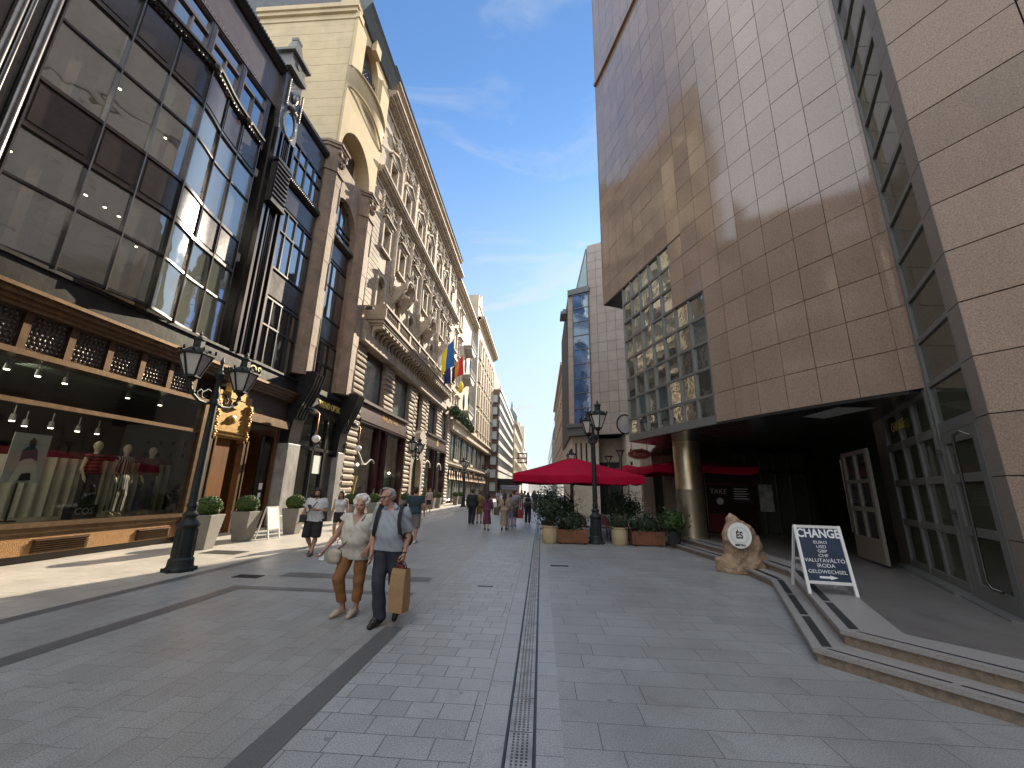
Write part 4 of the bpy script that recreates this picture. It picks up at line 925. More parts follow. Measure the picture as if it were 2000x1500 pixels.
# wall surface with channelled courses between the window axes
b = MB()
for i in range(len(BAYS) + 1):
    ya = PY0 if i == 0 else BAYS[i - 1] + .68; yb = PY1 if i == len(BAYS) else BAYS[i] - .68
    z = 12.3
    while z < 21.0: b.box(-11, -10.72, ya, yb, z, z + .33); z += .37
    b.box(-11, -10.74, ya, yb, 22.3, 27.2)
for c in BAYS:
    b.box(-11, -10.76, c - .68, c + .68, 15.7, 17.0); b.box(-11, -10.76, c - .68, c + .68, 19.3, 21.1); b.box(-11, -10.78, c - .68, c + .68, 24.2, 27.2)
b.build('coursed_wall', STONE_P, pal, bevel=0.0)
b = MB()
def cornice(mb, y0, y1, z, steps, x=-10.75):
    for e, dz in steps: mb.box(-11.2, x + e, y0, y1, z, z + dz); z += dz
cornice(b, PY0 - .2, PY1, 21.1, ((.12, .22), (.22, .14), (.42, .16), (.55, .14), (.62, .18), (.3, .1)))
cornice(b, PY0 - .2, PY1 + .1, 27.1, ((.12, .28), (.3, .14), (.55, .18), (.75, .16), (.86, .2), (.3, .1)))
cornice(b, PY0 - .2, PY1, 29.5, ((.15, .16), (.35, .14), (.55, .18)))
yy = PY0
while yy < PY1 - .2:
    b.box(-10.8, -10.32, yy, yy + .2, 27.42, 27.68); yy += .55
b.build('cornice', STONE_P, pal)
b = MB(); b.prism([(-10.2, 30.0), (-10.1, 30.1), (-13, 32), (-22, 32), (-22, 27)], 'y', PY0 - .3, PY1 + .1); b.build('roof', ROOFT, pal)
W3 = win_proto('balcony_door', 1.15, 2.3, WINFRAME, DARKPANE, arch=.55, sur=.2, proj=.16, sill=False, stone=STONE_N, depth=.3)
W4 = win_proto('window', 1.1, 1.85, WINFRAME, DARKPANE, sur=.2, proj=.16, head='ledge', stone=STONE_N, depth=.25)
W5 = win_proto('window', 1.15, 1.8, WINFRAME, DARKPANE, sur=.18, proj=.2, head='ped', stone=STONE_N, depth=.25)
W6 = win_proto('attic_window', .9, .95, WINFRAME, DARKPANE, sur=.15, proj=.1, stone=STONE_P, depth=.2, bars=(1, 1))
for i, c in enumerate(BAYS):
    place(W3, pal, (-10.78, c, 12.4)); place(W4, pal, (-10.78, c, 17.15)); place(W5, pal, (-10.78, c, 22.35)); place(W6, pal, (-10.9, c, 28.3))
    orn(CART, pal, (-10.62, c, 20.1), 1.0); orn(CART, pal, (-10.6, c, 25.9), .95); orn(DROP, pal, (-10.62, c + 1.55, 26.6), 1.1); orn(DROP, pal, (-10.62, c - 1.45, 20.9), 1.0)
for i in range(len(BAYS) - 1):       # engaged shafts between the window axes
    b = MB(); yy = (BAYS[i] + BAYS[i + 1]) / 2
    b.lathe([(.26, 0), (.26, .2), (.18, .3), (.16, 4.4), (.2, 4.55), (.28, 4.8), (.28, 5.0)], -10.66, yy, 16.0, 12)
    b.lathe([(.02, -1.0), (.16, -.5), (.26, 0)], -10.66, yy, 16.0, 10)
    b.box(-10.9, -10.45, yy - .25, yy + .25, 22.3, 26.6) if i % 2 else b.box(-10.9, -10.52, yy - .18, yy + .18, 22.3, 26.6)
    b.build('engaged_column', STONE_P, pal, smooth=40)
for c in (BAYS[1], BAYS[3], BAYS[5]):       # shell hoods over every other balcony door
    b = MB(); n = 14
    v = [];
    for j in range(7):
        t = j / 6
        for i in range(n + 1):
            a = PI * i / n; rr = (1.0 - .75 * t) * (1 + .04 * math.cos(a * 14)); v.append((-9.72 - .98 * t ** 1.5, c - rr * 1.0 * math.cos(a), 15.5 + rr * .95 * math.sin(a) + .5 * t))
    b.add(v, [(j * (n + 1) + i, j * (n + 1) + i + 1, (j + 1) * (n + 1) + i + 1, (j + 1) * (n + 1) + i) for j in range(6) for i in range(n)])
    for s in (-1, 1): b.prism([(-10.8, 14.2), (-10.2, 14.9), (-9.75, 15.5), (-9.75, 15.7), (-10.8, 15.7)], 'y', c + s * .9 - .12, c + s * .9 + .12)
    b.tube([(-9.72, c - 1.02 * math.cos(PI * i / 16), 15.5 + 1.0 * math.sin(PI * i / 16)) for i in range(17)], .09, 6)
    b.build('shell_hood', STONE_N, pal, smooth=50)
    orn(CART, pal, (-9.85, c, 16.6), .9)
# balcony
BY0, BY1 = 22.3, 41.5
b = MB(); b.box(-11, -9.55, BY0, BY1, 11.35, 11.55); b.box(-11, -9.45, BY0 - .08, BY1 + .08, 11.55, 11.68); b.box(-11, -9.6, BY0 + .1, BY1 - .1, 11.2, 11.35); b.box(-11, -10.2, PY0, BY1 + 1, 9.9, 10.5); b.box(-11, -10.35, PY0, PY1, 10.5, 11.2)
b.build('balcony_slab', STONE_P, pal)
b = MB(); b.box(-9.68, -9.52, BY0, BY1, 11.68, 11.82); b.box(-9.72, -9.46, BY0 - .05, BY1 + .05, 12.42, 12.56); b.box(-9.65, -9.58, BY0, BY1, 11.82, 12.42)
b.box(-10.8, -9.5, BY0 - .02, BY0 + .12, 11.68, 12.5)
k = 0; yy = BY0 + .1
while yy < BY1:
    if k % 8 == 0: b.box(-9.72, -9.5, yy - .14, yy + .14, 11.68, 12.46)
    else: b.tube([(-9.57, yy + .12 * math.cos(2 * PI * q / 8), 12.12 + .22 * math.sin(2 * PI * q / 8)) for q in range(9)], .035, 5)
    yy += .3; k += 1
b.build('balustrade', STONE_P, pal)
b = MB(); pr = [(-10.3, 11.2), (-9.62, 11.2), (-9.62, 11.05), (-9.75, 10.98), (-9.98, 11.0), (-10.12, 10.9), (-10.18, 10.7), (-10.15, 10.5), (-10.2, 10.38), (-10.3, 10.35)]
b.prism([(x + 10.3, z - 11.2) for x, z in pr], 'y', -.15, .15); b.tube([(.55, -.16, -.12), (.55, .16, -.12)], .1, 8)
BRK = proto(b.build('balcony_bracket', STONE_P, None, smooth=35))
yy = BY0 + .3
while yy < BY1 + .8: place(BRK, pal, (-10.3, yy, 11.2)); yy += .62
# ground and mezzanine: rusticated piers
def rust_pier(y0, y1, z0, z1, x=-10.55):
    b = MB(); z = z0
    while z < z1 - .15:
        e = .03 * ((int(z * 7) % 3) - 1)
        b.prism([(-11.6, z), (x - .06, z), (x + .02 + e, z + .07), (x + .03 + e, z + .19), (x - .06, z + .30), (-11.6, z + .30)], 'y', y0 - .02, y1 + .02); z += .34
    b.box(-11.6, x - .08, y0 + .03, y1 - .03, z0, z1)
    b.build('rusticated_pier', STONE_R, pal, smooth=30)
for y0, y1, za, zb in ((21.5, 22.75, 0, 9.9), (26.05, 27.7, 6.75, 9.9), (31.35, 32.7, 0, 9.9), (36.2, 36.95, 0, 9.9), (40.2, 42.4, 6.75, 9.9), (45.1, 46.3, 0, 9.9), (34.9, 36.2, 5.9, 9.9), (32.7, 33.3, 5.9, 9.9)): rust_pier(y0, y1, za, zb)
b = MB(); b.box(-11.6, -10.6, 32.7, 36.2, 4.9, 5.9); wall_with_arch(b, -11.6, -10.5, 32.7, 36.2, 0, 4.9, 34.45, 1.25, 3.1, 1.25); b.build('arched_doorway', STONE_R, pal)
b = MB(); b.box(-11.5, -11.4, 33.2, 35.7, 0, 4.4); b.build('panelled_door', mat("tan door", (0.33, 0.22, 0.13), 0.5, ns=2, na=0.2), pal)
b = MB(); b.prism([(33.4, 5.0), (35.5, 5.0), (35.5, 5.4), (35.2, 6.2), (34.45, 6.5), (33.7, 6.2), (33.4, 5.4)], 'x', -10.7, -10.15); b.build('door_pediment', STONE_N, pal)
MEZ = [(22.8, 26.0), (27.7, 31.35), (33.35, 34.85), (37.0, 40.2), (42.4, 45.1)]
for ya, yb in MEZ:
    f = MB(); x = -10.95
    for u in (ya, yb): f.box(x - .05, x + .1, u - .05, u + .05, 6.75, 9.85)
    f.box(x - .05, x + .1, ya, yb, 9.55, 9.9)
    if yb - ya > 2: f.box(x - .03, x + .06, (ya + yb) / 2 - .03, (ya + yb) / 2 + .03, 6.75, 9.6) if ya > 30 else None
    w = f.build('mezzanine_window', MAROON, pal)
    p = MB(); p.quad((x, ya, 6.75), (x, yb, 6.75), (x, yb, 9.6), (x, ya, 9.6)); p.build('pane', SHOPPANE, w)
def shopfront(ya, yb, posts, name, mm, size=.5):
    b = MB(); b.box(-11.2, -10.58, ya, yb, 5.72, 6.55); b.box(-11.2, -10.42, ya - .05, yb + .05, 6.55, 6.72); b.box(-11.2, -10.45, ya - .05, yb + .05, 5.5, 5.62); b.box(-11.2, -10.5, ya, yb, 5.38, 5.5); b.box(-11.2, -10.52, ya, yb, 5.62, 5.72)
    s_ = b.build('sign_board', MAROON, pal)
    lettering(name, size, frame_mtx((-10.575, (ya + yb) / 2 + .6, 6.14), (0, 1, 0), (0, 0, 1)), mm, s_, 0.012, sx=.95)
    b = MB()
    for u in posts: b.box(-11.1, -10.72, u - .13, u + .13, 0, 5.4); b.lathe([(.05, 0), (.05, 3.6)], -10.68, u - .1, 1.6, 8); b.lathe([(.05, 0), (.05, 3.6)], -10.68, u + .1, 1.6, 8)
    b.box(-11.1, -10.72, ya, yb, 0, .5)
    b.build('shop_frame', MAROON, pal)
    b = MB(); b.quad((-10.9, ya, .5), (-10.9, yb, .5), (-10.9, yb, 5.4), (-10.9, ya, 5.4)); b.build('shop_glass', G_STREET, pal)
    b = MB(); b.box(-11.58, -11.5, ya, yb, .0, 5.6); b.build('shop_back', mat("deep green shop back", (0.22, 0.28, 0.25), 0.7, ns=1.2, na=0.6), pal)
shopfront(22.8, 31.3, (22.9, 26.3, 27.5, 31.2), "PHILANTHIA", mat("orange bronze letters", (0.55, 0.30, 0.10), 0.4, m=0.5), .55)
shopfront(37.0, 45.0, (37.1, 40.5, 41.6, 44.9), "", BRASSL)
b = MB(); b.box(-10.57, -10.55, 40.7, 41.4, 5.85, 6.45); b.build('shop_emblem', BRASSL, pal)
for c in (38.7, 43.1):
    b = MB(); b.tube([(-10.8, c + 1.0 * math.cos(PI * i / 14), 3.6 + .6 * math.sin(PI * i / 14)) for i in range(15)], .06, 6)
    b.build('white_arch_trim', mat("white trim", (0.7, 0.68, 0.62), 0.5), pal)
# curved white shop ornament and gold sign strokes inside the first window
b = MB(); b.tube([(-10.82, 22.9 + .33 * i, 3.55 + .28 * math.sin(i * .9) - .05 * i) for i in range(11)], .045, 6); b.build('white_scroll', mat("white trim", (0.7, 0.68, 0.62), 0.5), pal)
b = MB()
for i in range(4): b.bar((-10.86, 23.05 + .22 * i, .8 + (i % 2) * .7), (-10.86, 23.35 + .22 * i, 1.6 + (i % 2) * .7), .05, .05)
b.build('gold_window_mark', BRASSL, pal)
for i, (yy, z) in enumerate(((24.6, 3.0), (28.5, 2.7), (30.0, 2.7), (38.2, 2.6), (43.6, 2.6))):
    b = MB(); b.ell((-11.2, yy, z), .09, 8); tag(b.build('shop_lamp', LAMPLIT), 'small lit lamp glowing behind a palace shop window', 'lamp', 'lit lamps behind the palace shop windows')
sc_ = thing('security_camera', 'small black and white security camera under the balcony end', 'camera', (-10.3, 21.7, 12.0))
b = MB(); b.box(-10.45, -10.05, 21.62, 21.78, 11.95, 12.1); b.build('camera_body', mat("black plastic", (0.02, 0.02, 0.02), 0.4), sc_)
b = MB(); b.ell((-10.0, 21.7, 11.98), .09, 8); b.ell((-10.5, 21.7, 12.05), .08, 8); b.build('camera_dome', mat("white plastic", (0.75, 0.75, 0.75), 0.4), sc_)
# flags on the balcony
def flag(y, label, cols, lean, ln, drop):
    f = thing('flag', label, 'flag', (-9.5, y, 12.5), 0, None)
    tipx, tipz = -9.5 + ln * .55, 12.4 + ln * .75
    b = MB(); b.tube([(-9.5, y, 12.0), (tipx, y + lean, tipz)], .025, 6); b.ell((tipx, y + lean, tipz), .05, 6); b.build('pole', mat("pale pole", (0.6, 0.55, 0.45), 0.5), f)
    nc = len(cols)
    for ci, m_ in enumerate(cols):
        b = MB(); nu, nv = 6, 12; v = []
        for i in range(nu + 1):
            u = (ci + i / nu) / nc
            for j in range(nv + 1):
                w = j / nv
                # hangs from the upper pole, folds gather downwards
                px, pz = tipx - .55 * ln * .62 * u * 1.0, tipz - ln * .75 * .62 * u
                v.append((px + .10 * math.sin(7 * u + 2.2 * w) * w + .05 * w, y + lean + .42 * math.sin(5.5 * u + 1) * w * .5 - .25 * w * (u - .3), pz - drop * w + .3 * u * w))
        b.add(v, [(i * (nv + 1) + j, i * (nv + 1) + j + 1, (i + 1) * (nv + 1) + j + 1, (i + 1) * (nv + 1) + j) for i in range(nu) for j in range(nv)])
        b.build('cloth', m_, f, smooth=70)
FL = lambda n, c: mat(n, c, 0.8)
flag(33.6, 'white flag hanging limp nearest on the palace balcony', [FL("white flag cloth", (.8, .8, .74))], .2, 1.7, 1.3)
flag(34.0, 'blue and yellow flag hanging from the palace balcony', [FL("flag blue", (.03, .14, .42)), FL("flag yellow", (.80, .62, .03))], -.2, 3.0, 2.4)
flag(36.2, 'dark blue flag drooping low between the brighter flags', [FL("flag dark blue", (.03, .03, .16))], .0, 1.6, 2.3)
flag(37.8, 'red and orange flag hanging farthest along the palace balcony', [FL("flag red", (.65, .03, .05)), FL("flag orange", (.75, .25, .03)), FL("flag dark", (.03, .03, .05))], .4, 3.0, 1.9)
# ================================================================ houses farther along the left side
STONE_4 = mat("sandy facade stone", (0.43, 0.35, 0.255), 0.8, ns=1.2, na=0.15, dirt=(0.8, 0.45, (0.25, 0.20, 0.15)))
STONE_G = mat("grey shaded stone", (0.36, 0.34, 0.32), 0.8, ns=1.0, na=0.12)  # facade stone with the shade of the side face put into its grey
h4 = thing('balcony_house', 'sandy stone house with small gable, oval windows and plants on its shop canopy', 'building', (-10.7, 60, 0))
b = MB(); b.box(-22, -11.0, 46.3, 62, 9.2, 27.0); b.box(-22, -11.6, 46.3, 84, 0, 9.2); b.box(-22, -10.3, 62, 84, 9.2, 29.0)
b.build('wall', STONE_4, h4)
b = MB(); b.box(-12.5, -10.28, 61.9, 62.1, 9.2, 28.9); b.build('side_return', STONE_G, h4)
b = MB(); cornice(b, 46.3, 62, 26.4, ((.1, .3), (.4, .25), (.7, .25), (.9, .25)), -11.0); cornice(b, 61.9, 84.2, 28.4, ((.1, .3), (.4, .25), (.8, .3), (.95, .2)), -10.3)
b.box(-11.2, -10.2, 46.3, 84, 8.4, 9.3); b.box(-11.2, -9.9, 46.3, 84, 9.3, 9.55); cornice(b, 46.3, 84, 4.3, ((.1, .2), (.25, .15)), -10.8)
b.build('cornice', STONE_4, h4)
b = MB(); b.prism([(61.2, 28.9), (66.5, 28.9), (66.5, 31.4), (64.2, 34.4), (63.4, 33.0), (61.2, 33.0)], 'x', -12, -10.4); b.box(-10.5, -10.25, 62.0, 66, 31.2, 31.45); b.build('gable', STONE_4, h4)
b = MB(); b.prism([(-9.9, 28.9), (-9.9, 29.1), (-13, 31.5), (-22, 31.5), (-22, 28.9)], 'y', 61.9, 84.2); b.prism([(-10.2, 27.4), (-10.2, 27.5), (-13, 29.5), (-22, 29.5), (-22, 27)], 'y', 46.2, 61.9); b.build('roof', ROOFT, h4)
W7 = win_proto('window', 1.3, 2.2, WINFRAME, DARKPANE, sur=.18, proj=.12, head='ledge', stone=STONE_4, depth=.25)
W8 = win_proto('tall_window', 1.3, 3.0, WINFRAME, DARKPANE, sur=.2, proj=.16, stone=STONE_4, depth=.3)
for z in (10.6, 14.6, 18.6, 22.6):
    for c in (48.2, 51.2): place(W7, h4, (-11.0, c, z))
    for c in (64.3, 67.3, 70.4, 73.5, 76.6, 79.7, 82.4): place(W8, h4, (-10.3, c, z + .2))
b = MB()
for z in (12.2, 17.6):
    b.ell((-10.98, 59.6, z + 2.6), (.12, .5, .95), 14)
    b.ell((-10.98, 55.9, z + 1.4), (.12, .7, 1.2), 14)
b.build('oval_window', DARKPANE, h4, smooth=60)
for z in (11.9, 17.0, 21.3):
    b = MB(); b.prism([(54.0, z), (57.8, z), (57.6, z - .35), (56.8, z - .9), (55.2, z - .9), (54.2, z - .35)], 'x', -11.0, -9.9); b.box(-11, -9.8, 53.9, 57.9, z, z + .15)
    b.box(-9.92, -9.84, 53.9, 57.9, z + .95, z + 1.02)
    for k in range(16): b.box(-9.90, -9.86, 54.0 + .25 * k, 54.04 + .25 * k, z + .15, z + .95)
    b.build('balcony', STONE_G, h4)
for c in (65.8, 68.8, 72, 75, 78.1, 81):
    b = MB(); b.box(-10.4, -10.15, c - .3, c + .3, 9.56, 25.8); b.box(-10.4, -10.05, c - .36, c + .36, 25.8, 26.4); b.build('pilaster', STONE_4, h4)
for (ya, yb) in ((46.6, 50.8), (51.2, 55.4), (55.8, 60.0), (60.4, 64.6), (65.0, 69.2), (69.6, 73.8), (74.2, 79.6)):
    f = MB(); f.box(-11.3, -10.85, ya - .16, ya, 0, 8.4)
    for k in range(4): yy = ya + (yb - ya) * k / 3; f.box(-11.2, -10.95, yy - .06, yy + .06, 0, 8.4)
    f.box(-11.2, -10.8, ya, yb, 4.3, 4.9); f.box(-11.2, -10.8, ya, yb, 8.2, 8.4)
    w = f.build('shop_window', mat("dark brown shop frame", (0.10, 0.07, 0.05), 0.5), h4)
    p = MB(); p.quad((-11.0, ya, 0.3), (-11.0, yb, 0.3), (-11.0, yb, 8.3), (-11.0, ya, 8.3)); p.build('pane', SHOPPANE, w)
    aw = MB(); aw.prism([(-10.75, 3.75), (-10.5, 2.75), (-10.47, 2.76), (-10.72, 3.78)], 'y', ya + .1, yb - .1)
    for k in range(4): yy = ya + .1 + (yb - ya - .2) * k / 3; aw.box(-10.6, -10.44, yy - .05, yy + .05, 2.7, 3.8, 1)
    aw.build('awning', [mat("peach awning", (0.60, 0.40, 0.26), 0.8), FRAME], h4)
b = MB(); b.box(-10.78, -10.74, 50, 53, 4.95, 5.25); b.box(-10.78, -10.74, 62.5, 64.5, 4.95, 5.3); b.build('shop_letters', mat("pale shop letters", (0.6, 0.5, 0.36), 0.6), h4)
LEAFG = mat("leafy green", (0.042, 0.08, 0.02), 0.6, attr=0.5)
LEAFD = mat("dark leafy green", (0.02, 0.042, 0.018), 0.6, attr=0.5)
LEAFB = mat("boxwood green", (0.07, 0.12, 0.022), 0.6, attr=0.45)
def blob_pts(n, c, r, rg, shell=0.5):
    d = rg.normal(0, 1, (n, 3)); d /= np.linalg.norm(d, axis=1)[:, None]; s_ = (shell + (1 - shell) * rg.uniform(0, 1, (n, 1))); return np.array(c) + d * np.array(r) * s_, d
rg = np.random.default_rng(5)
for i in range(9):
    c = (-10.0, 45.9 + 1.35 * i, 10.4 - .06 * i); pp, dd = blob_pts(260, (0, 0, 0), (.65, .75, .55 + .3 * rg.random()), rg)
    pp[:, 2] -= .25 * np.abs(pp[:, 1]) * rg.random()
    me = leaf_mesh('foliage', pp, dd, .17, LEAFG, seed=i); o = link('balcony_bush', me); o.location = c
    tag(o, 'trailing green bush growing on the ledge over the far shop windows', 'plant', 'bushes on the ledge over the far shops')
yf = MB(); yf.ell((-9.5, 46.1, 13.3), (.3, .35, .75), 8); yf.tube([(-10.6, 46.2, 12.4), (-9.5, 46.1, 13.2)], .03, 6); tag(yf.build('flag', FL("flag yellow", (.80, .62, .03)), smooth=60), 'small rolled yellow flag at the far end of the palace', 'flag')

# brown brick flank and white banded office block
h5 = thing('banded_office_block', 'office block with a brown brick flank and white bands between rows of windows', 'building', (-8.9, 84, 0))
BRICK = mat("brown brick", (0.17, 0.10, 0.075), 0.8, ns=9, na=0.2)
b = MB(); b.box(-22, -8.95, 84.2, 126, 0, 22.5); b.box(-22, -10.4, 84.4, 128, 22.5, 27.5); b.build('wall', BRICK, h5)
b = MB()
for k in range(7): b.box(-9.2, -8.72, 84.3, 126, 5.6 + 2.55 * k, 6.45 + 2.55 * k)
b.box(-9.2, -8.6, 84.3, 126, 22.3, 22.9); b.box(-9.2, -8.7, 84.3, 126, 4.0, 5.2); b.build('white_band', mat("white panel", (0.66, 0.64, 0.60), 0.6, ns=1, na=0.08), h5)
for k in range(7):
    p = MB(); p.quad((-8.84, 84.5, 6.45 + 2.55 * k), (-8.84, 126, 6.45 + 2.55 * k), (-8.84, 126, 8.15 + 2.55 * k), (-8.84, 84.5, 8.15 + 2.55 * k))
    for j in range(28): yy = 84.5 + 1.5 * j; p.box(-8.86, -8.78, yy - .06, yy + .06, 6.45 + 2.55 * k, 8.15 + 2.55 * k, 1)
    p.build('window_row', [BLUEPANE, WINFRAME], h5)
for k in range(8):
    z = 1.4 + 2.6 * k
    f = MB(); f.box(-10.6, -9.1, 83.95, 84.2, z - .25, z, 0); f.box(-10.6, -10.45, 83.98, 84.2, z, z + 1.7, 0); f.box(-9.25, -9.1, 83.98, 84.2, z, z + 1.7, 0); f.box(-10.6, -9.1, 83.95, 84.2, z + 1.7, z + 1.85, 0)
    w = f.build('flank_window', mat("dark brown frame", (0.05, 0.04, 0.035), 0.5), h5)
    p = MB(); p.quad((-10.45, 84.1, z), (-9.25, 84.1, z), (-9.25, 84.1, z + 1.7), (-10.45, 84.1, z + 1.7)); p.build('pane', mat("pale blind pane", (0.45, 0.5, 0.5), 0.2), w)
b = MB(); b.box(-8.95, -8.75, 84.3, 126, 0, 4.0); b.build('shop_glass', DARKPANE, h5)
# low black shop pavilion with lit display in front of the block
kk = thing('shop_kiosk', 'black fronted low shop with white lettering and a bright lit display down the street', 'kiosk', (-6, 72, 0))
b = MB(); b.box(-8.7, -4.2, 86, 92, 2.75, 3.9); b.box(-8.7, -8.5, 86, 92, 0, 2.8); b.build('canopy', BLK, kk)
b = MB(); b.box(-8.5, -4.6, 88.0, 88.2, 0, 2.75); b.build('display', mat("display white", (0.62, 0.6, 0.55), 0.6, ns=3, na=0.3), kk)
lettering("TICKETS", .5, frame_mtx((-7.4, 85.99, 3.35), (1, 0, 0), (0, 0, 1)), mat("white letters", (0.8, 0.8, 0.8), 0.5), kk, .01) if False else None
b = MB(); b.box(-8.4, -4.4, 85.9, 86, 2.25, 2.55); b.box(-8.2, -5, 85.9, 86, 1.85, 2.1); b.build('banner', mat("violet grey banner", (0.30, 0.28, 0.42), 0.6, ns=5, na=0.5), kk)

h6 = thing('domed_corner_house', 'tall sandy house with a dark turret on its corner far down the street', 'building', (-8.5, 128, 0))
b = MB(); b.box(-22, -8.4, 128, 176, 0, 23.5); b.build('wall', STONE_4, h6)
b = MB(); cornice(b, 127.8, 176, 21.5, ((.1, .4), (.5, .4), (.8, .4)), -8.4); cornice(b, 127.8, 176, 6, ((.2, .4), (.4, .3)), -8.4); b.build('cornice', STONE_4, h6)
b = MB(); b.lathe([(1.7, 0), (1.9, 1.4), (1.5, 2.6), (.8, 3.6), (.35, 4.2), (.3, 5.0), (.05, 6.6)], -9.6, 130, 23.3, 12); b.lathe([(1.2, 0), (1.0, 1.6), (.3, 2.6), (.05, 4.5)], -9.4, 150, 23.3, 10); b.prism([(-8.0, 23.5), (-11, 27), (-22, 27), (-22, 23)], 'y', 128, 176); b.build('roof', mat("patinated roof", (0.12, 0.16, 0.16), 0.6), h6, smooth=40)
W9 = win_proto('window', 1.5, 2.4, WINFRAME, DARKPANE, sur=.25, proj=.15, stone=STONE_4, bars=(1, 1))
for z in (8, 12.2, 16.6):
    for k in range(9): place(W9, h6, (-8.4, 131 + 5 * k, z))
h7 = thing('distant_tower_house', 'pale grey tower like house closing the left side in the distance', 'building', (-8, 200, 0))
b = MB(); b.box(-24, -8.0, 178, 260, 0, 20); b.box(-16, -7.6, 182, 196, 20, 29.5); b.box(-13, -9.5, 184, 190, 29.5, 31.5); b.build('wall', mat("hazy stone", (0.46, 0.42, 0.36), 0.8, ns=.3, na=0.15), h7)
W10 = win_proto('window', 2.0, 2.6, WINFRAME, DARKPANE, sur=.3, proj=.15, stone=STONE_4, bars=(1, 1))
for z in (6, 10.5, 15):
    for k in range(8): place(W10, h7, (-8.0, 182 + 7 * k, z))
far = thing('distant_house', 'sunlit house block closing the street at the far end', 'building', (0, 300, 0))
b = MB(); b.box(-30, 40, 300, 320, 0, 9); b.build('wall', mat("hazy stone", (0.46, 0.42, 0.36), 0.8), far)

# ================================================================ right side houses beyond the tower
TILE2 = mat("pinkish grey granite tiles", (0.37, 0.315, 0.28), 0.35, ns=1.1, na=0.12, attr=0.07, spec=0.5)
JOINT = mat("dark tile joint", (0.05, 0.042, 0.038), 0.8)
r2 = thing('tiled_office_block', 'pinkish granite tiled office block with a tall blue glass strip across the street junction', 'building', (4.2, 31, 0))
def tile_wall(parent, p0, p1, z0, z1, tw, th, name, m, gap=.02, thick=.06, seed=1, skip=None):
    rg = random.Random(seed); d = Vector((p1[0] - p0[0], p1[1] - p0[1], 0)); Lw = d.length; d.normalize(); nrm = Vector((d.y, -d.x, 0))
    nx = max(1, round(Lw / tw)); nz = max(1, round((z1 - z0) / th)); tw = Lw / nx; th = (z1 - z0) / nz
    b = MB(); b.tone = []
    for i in range(nx):
        for j in range(nz):
            if skip and skip((i + .5) * tw, z0 + (j + .5) * th): continue
            a = Vector((p0[0], p0[1], 0)) + d * (i * tw + gap / 2); e = Vector((p0[0], p0[1], 0)) + d * ((i + 1) * tw - gap / 2); za, zb = z0 + j * th + gap / 2, z0 + (j + 1) * th - gap / 2
            t = [rg.uniform(-.004, .004) for _ in range(3)]
            q = [a + nrm * t[0], e + nrm * t[1], e + nrm * t[2], a + nrm * (t[0] + t[2] - t[1])]
            v = [(q[0].x, q[0].y, za), (q[1].x, q[1].y, za), (q[2].x, q[2].y, zb), (q[3].x, q[3].y, zb)]
            w = [(x - nrm.x * thick, y - nrm.y * thick, z) for x, y, z in v]
            b.add(v + w, [(0, 1, 2, 3), (0, 4, 5, 1), (1, 5, 6, 2), (2, 6, 7, 3), (3, 7, 4, 0)]); b.tone += [rg.random()] * 5
    return b.build(name, m, parent)
A0, A1 = (3.85, 31.5), (8.5, 29.2)
dirw = Vector((A1[0] - A0[0], A1[1] - A0[1])).normalized()
b = MB(); b.prism([(3.9, 31.56), (8.5, 29.27), (12, 29.27), (12, 44), (3.9, 44)], 'z', 5.9, 22.2); b.prism([(2.25, 32.4), (3.9, 31.6), (12, 31.6), (12, 44), (2.25, 44)], 'z', 5.9, 18.1); b.build('wall_core', JOINT, r2)
tile_wall(r2, A0, A1, 5.9, 22.3, .78, .80, 'tiled_wall', TILE2, seed=4)
tile_wall(r2, (2.2, 32.3), (2.62, 32.1), 5.9, 18.2, .42, .8, 'tiled_edge', TILE2, seed=5)
b = MB(); b.quad((2.62, 32.0, 6.8), (3.85, 31.4, 6.8), (3.85, 31.4, 17.9), (2.62, 32.0, 17.9)); b.build('blue_glass_strip', mat("blue mirror glass", (0.24, 0.42, 0.85), 0.03, m=0.8, bs=.6, bd=.02), r2)
b = MB()
for k in range(10): z = 6.8 + 1.22 * k; b.bar((2.6, 31.98, z), (3.87, 31.37, z), .08, .05)
b.bar((2.6, 31.98, 6.8), (2.6, 31.98, 17.9), .06, .06); b.bar((3.85, 31.38, 6.8), (3.85, 31.38, 17.9), .06, .06)
b.prism([(2.2, 32.1), (3.9, 31.2), (3.95, 31.5), (2.25, 32.5)], 'z', 17.9, 18.4)
b.prism([(1.95, 32.0), (3.9, 30.9), (3.95, 31.5), (2.25, 32.5)], 'z', 6.5, 6.8); b.prism([(2.0, 32.2), (3.4, 31.4), (3.6, 31.9), (2.3, 32.6)], 'z', 5.9, 6.5)
b.build('strip_frame', mat("grey steel", (0.16, 0.17, 0.18), 0.4, m=0.4), r2)
b = MB(); b.add([(2.9, 32.2, 18.2), (3.8, 31.5, 18.2), (3.8, 31.5, 22.0)], [(0, 1, 2)]); b.tube([(2.9, 32.2, 18.2), (3.8, 31.5, 22.0)], .06, 6, mi=1); b.build('roof_glazing', [mat("pale blue glass", (0.4, 0.55, 0.6), 0.1), WINFRAME], r2)
b = MB(); b.box(1.7, 2.6, 34.2, 36, 17.2, 17.45); b.box(1.9, 2.6, 34.3, 36, 17.45, 17.7); b.build('side_cornice', mat("grey steel", (0.16, 0.17, 0.18), 0.4, m=0.4), r2)
b = MB(); b.tube([(7.0, 30.6, 22.3), (7.0, 30.6, 26)], .04, 6); b.tube([(6.2, 30.9, 22.3), (6.9, 30.6, 24)], .05, 6); b.box(6.3, 7.4, 30.4, 30.9, 22.3, 22.9); b.build('roof_mast', WINFRAME, r2)
LIME = mat("pale rough limestone", (0.52, 0.47, 0.38), 0.85, ns=2.5, na=0.15, bs=8, bd=.02)
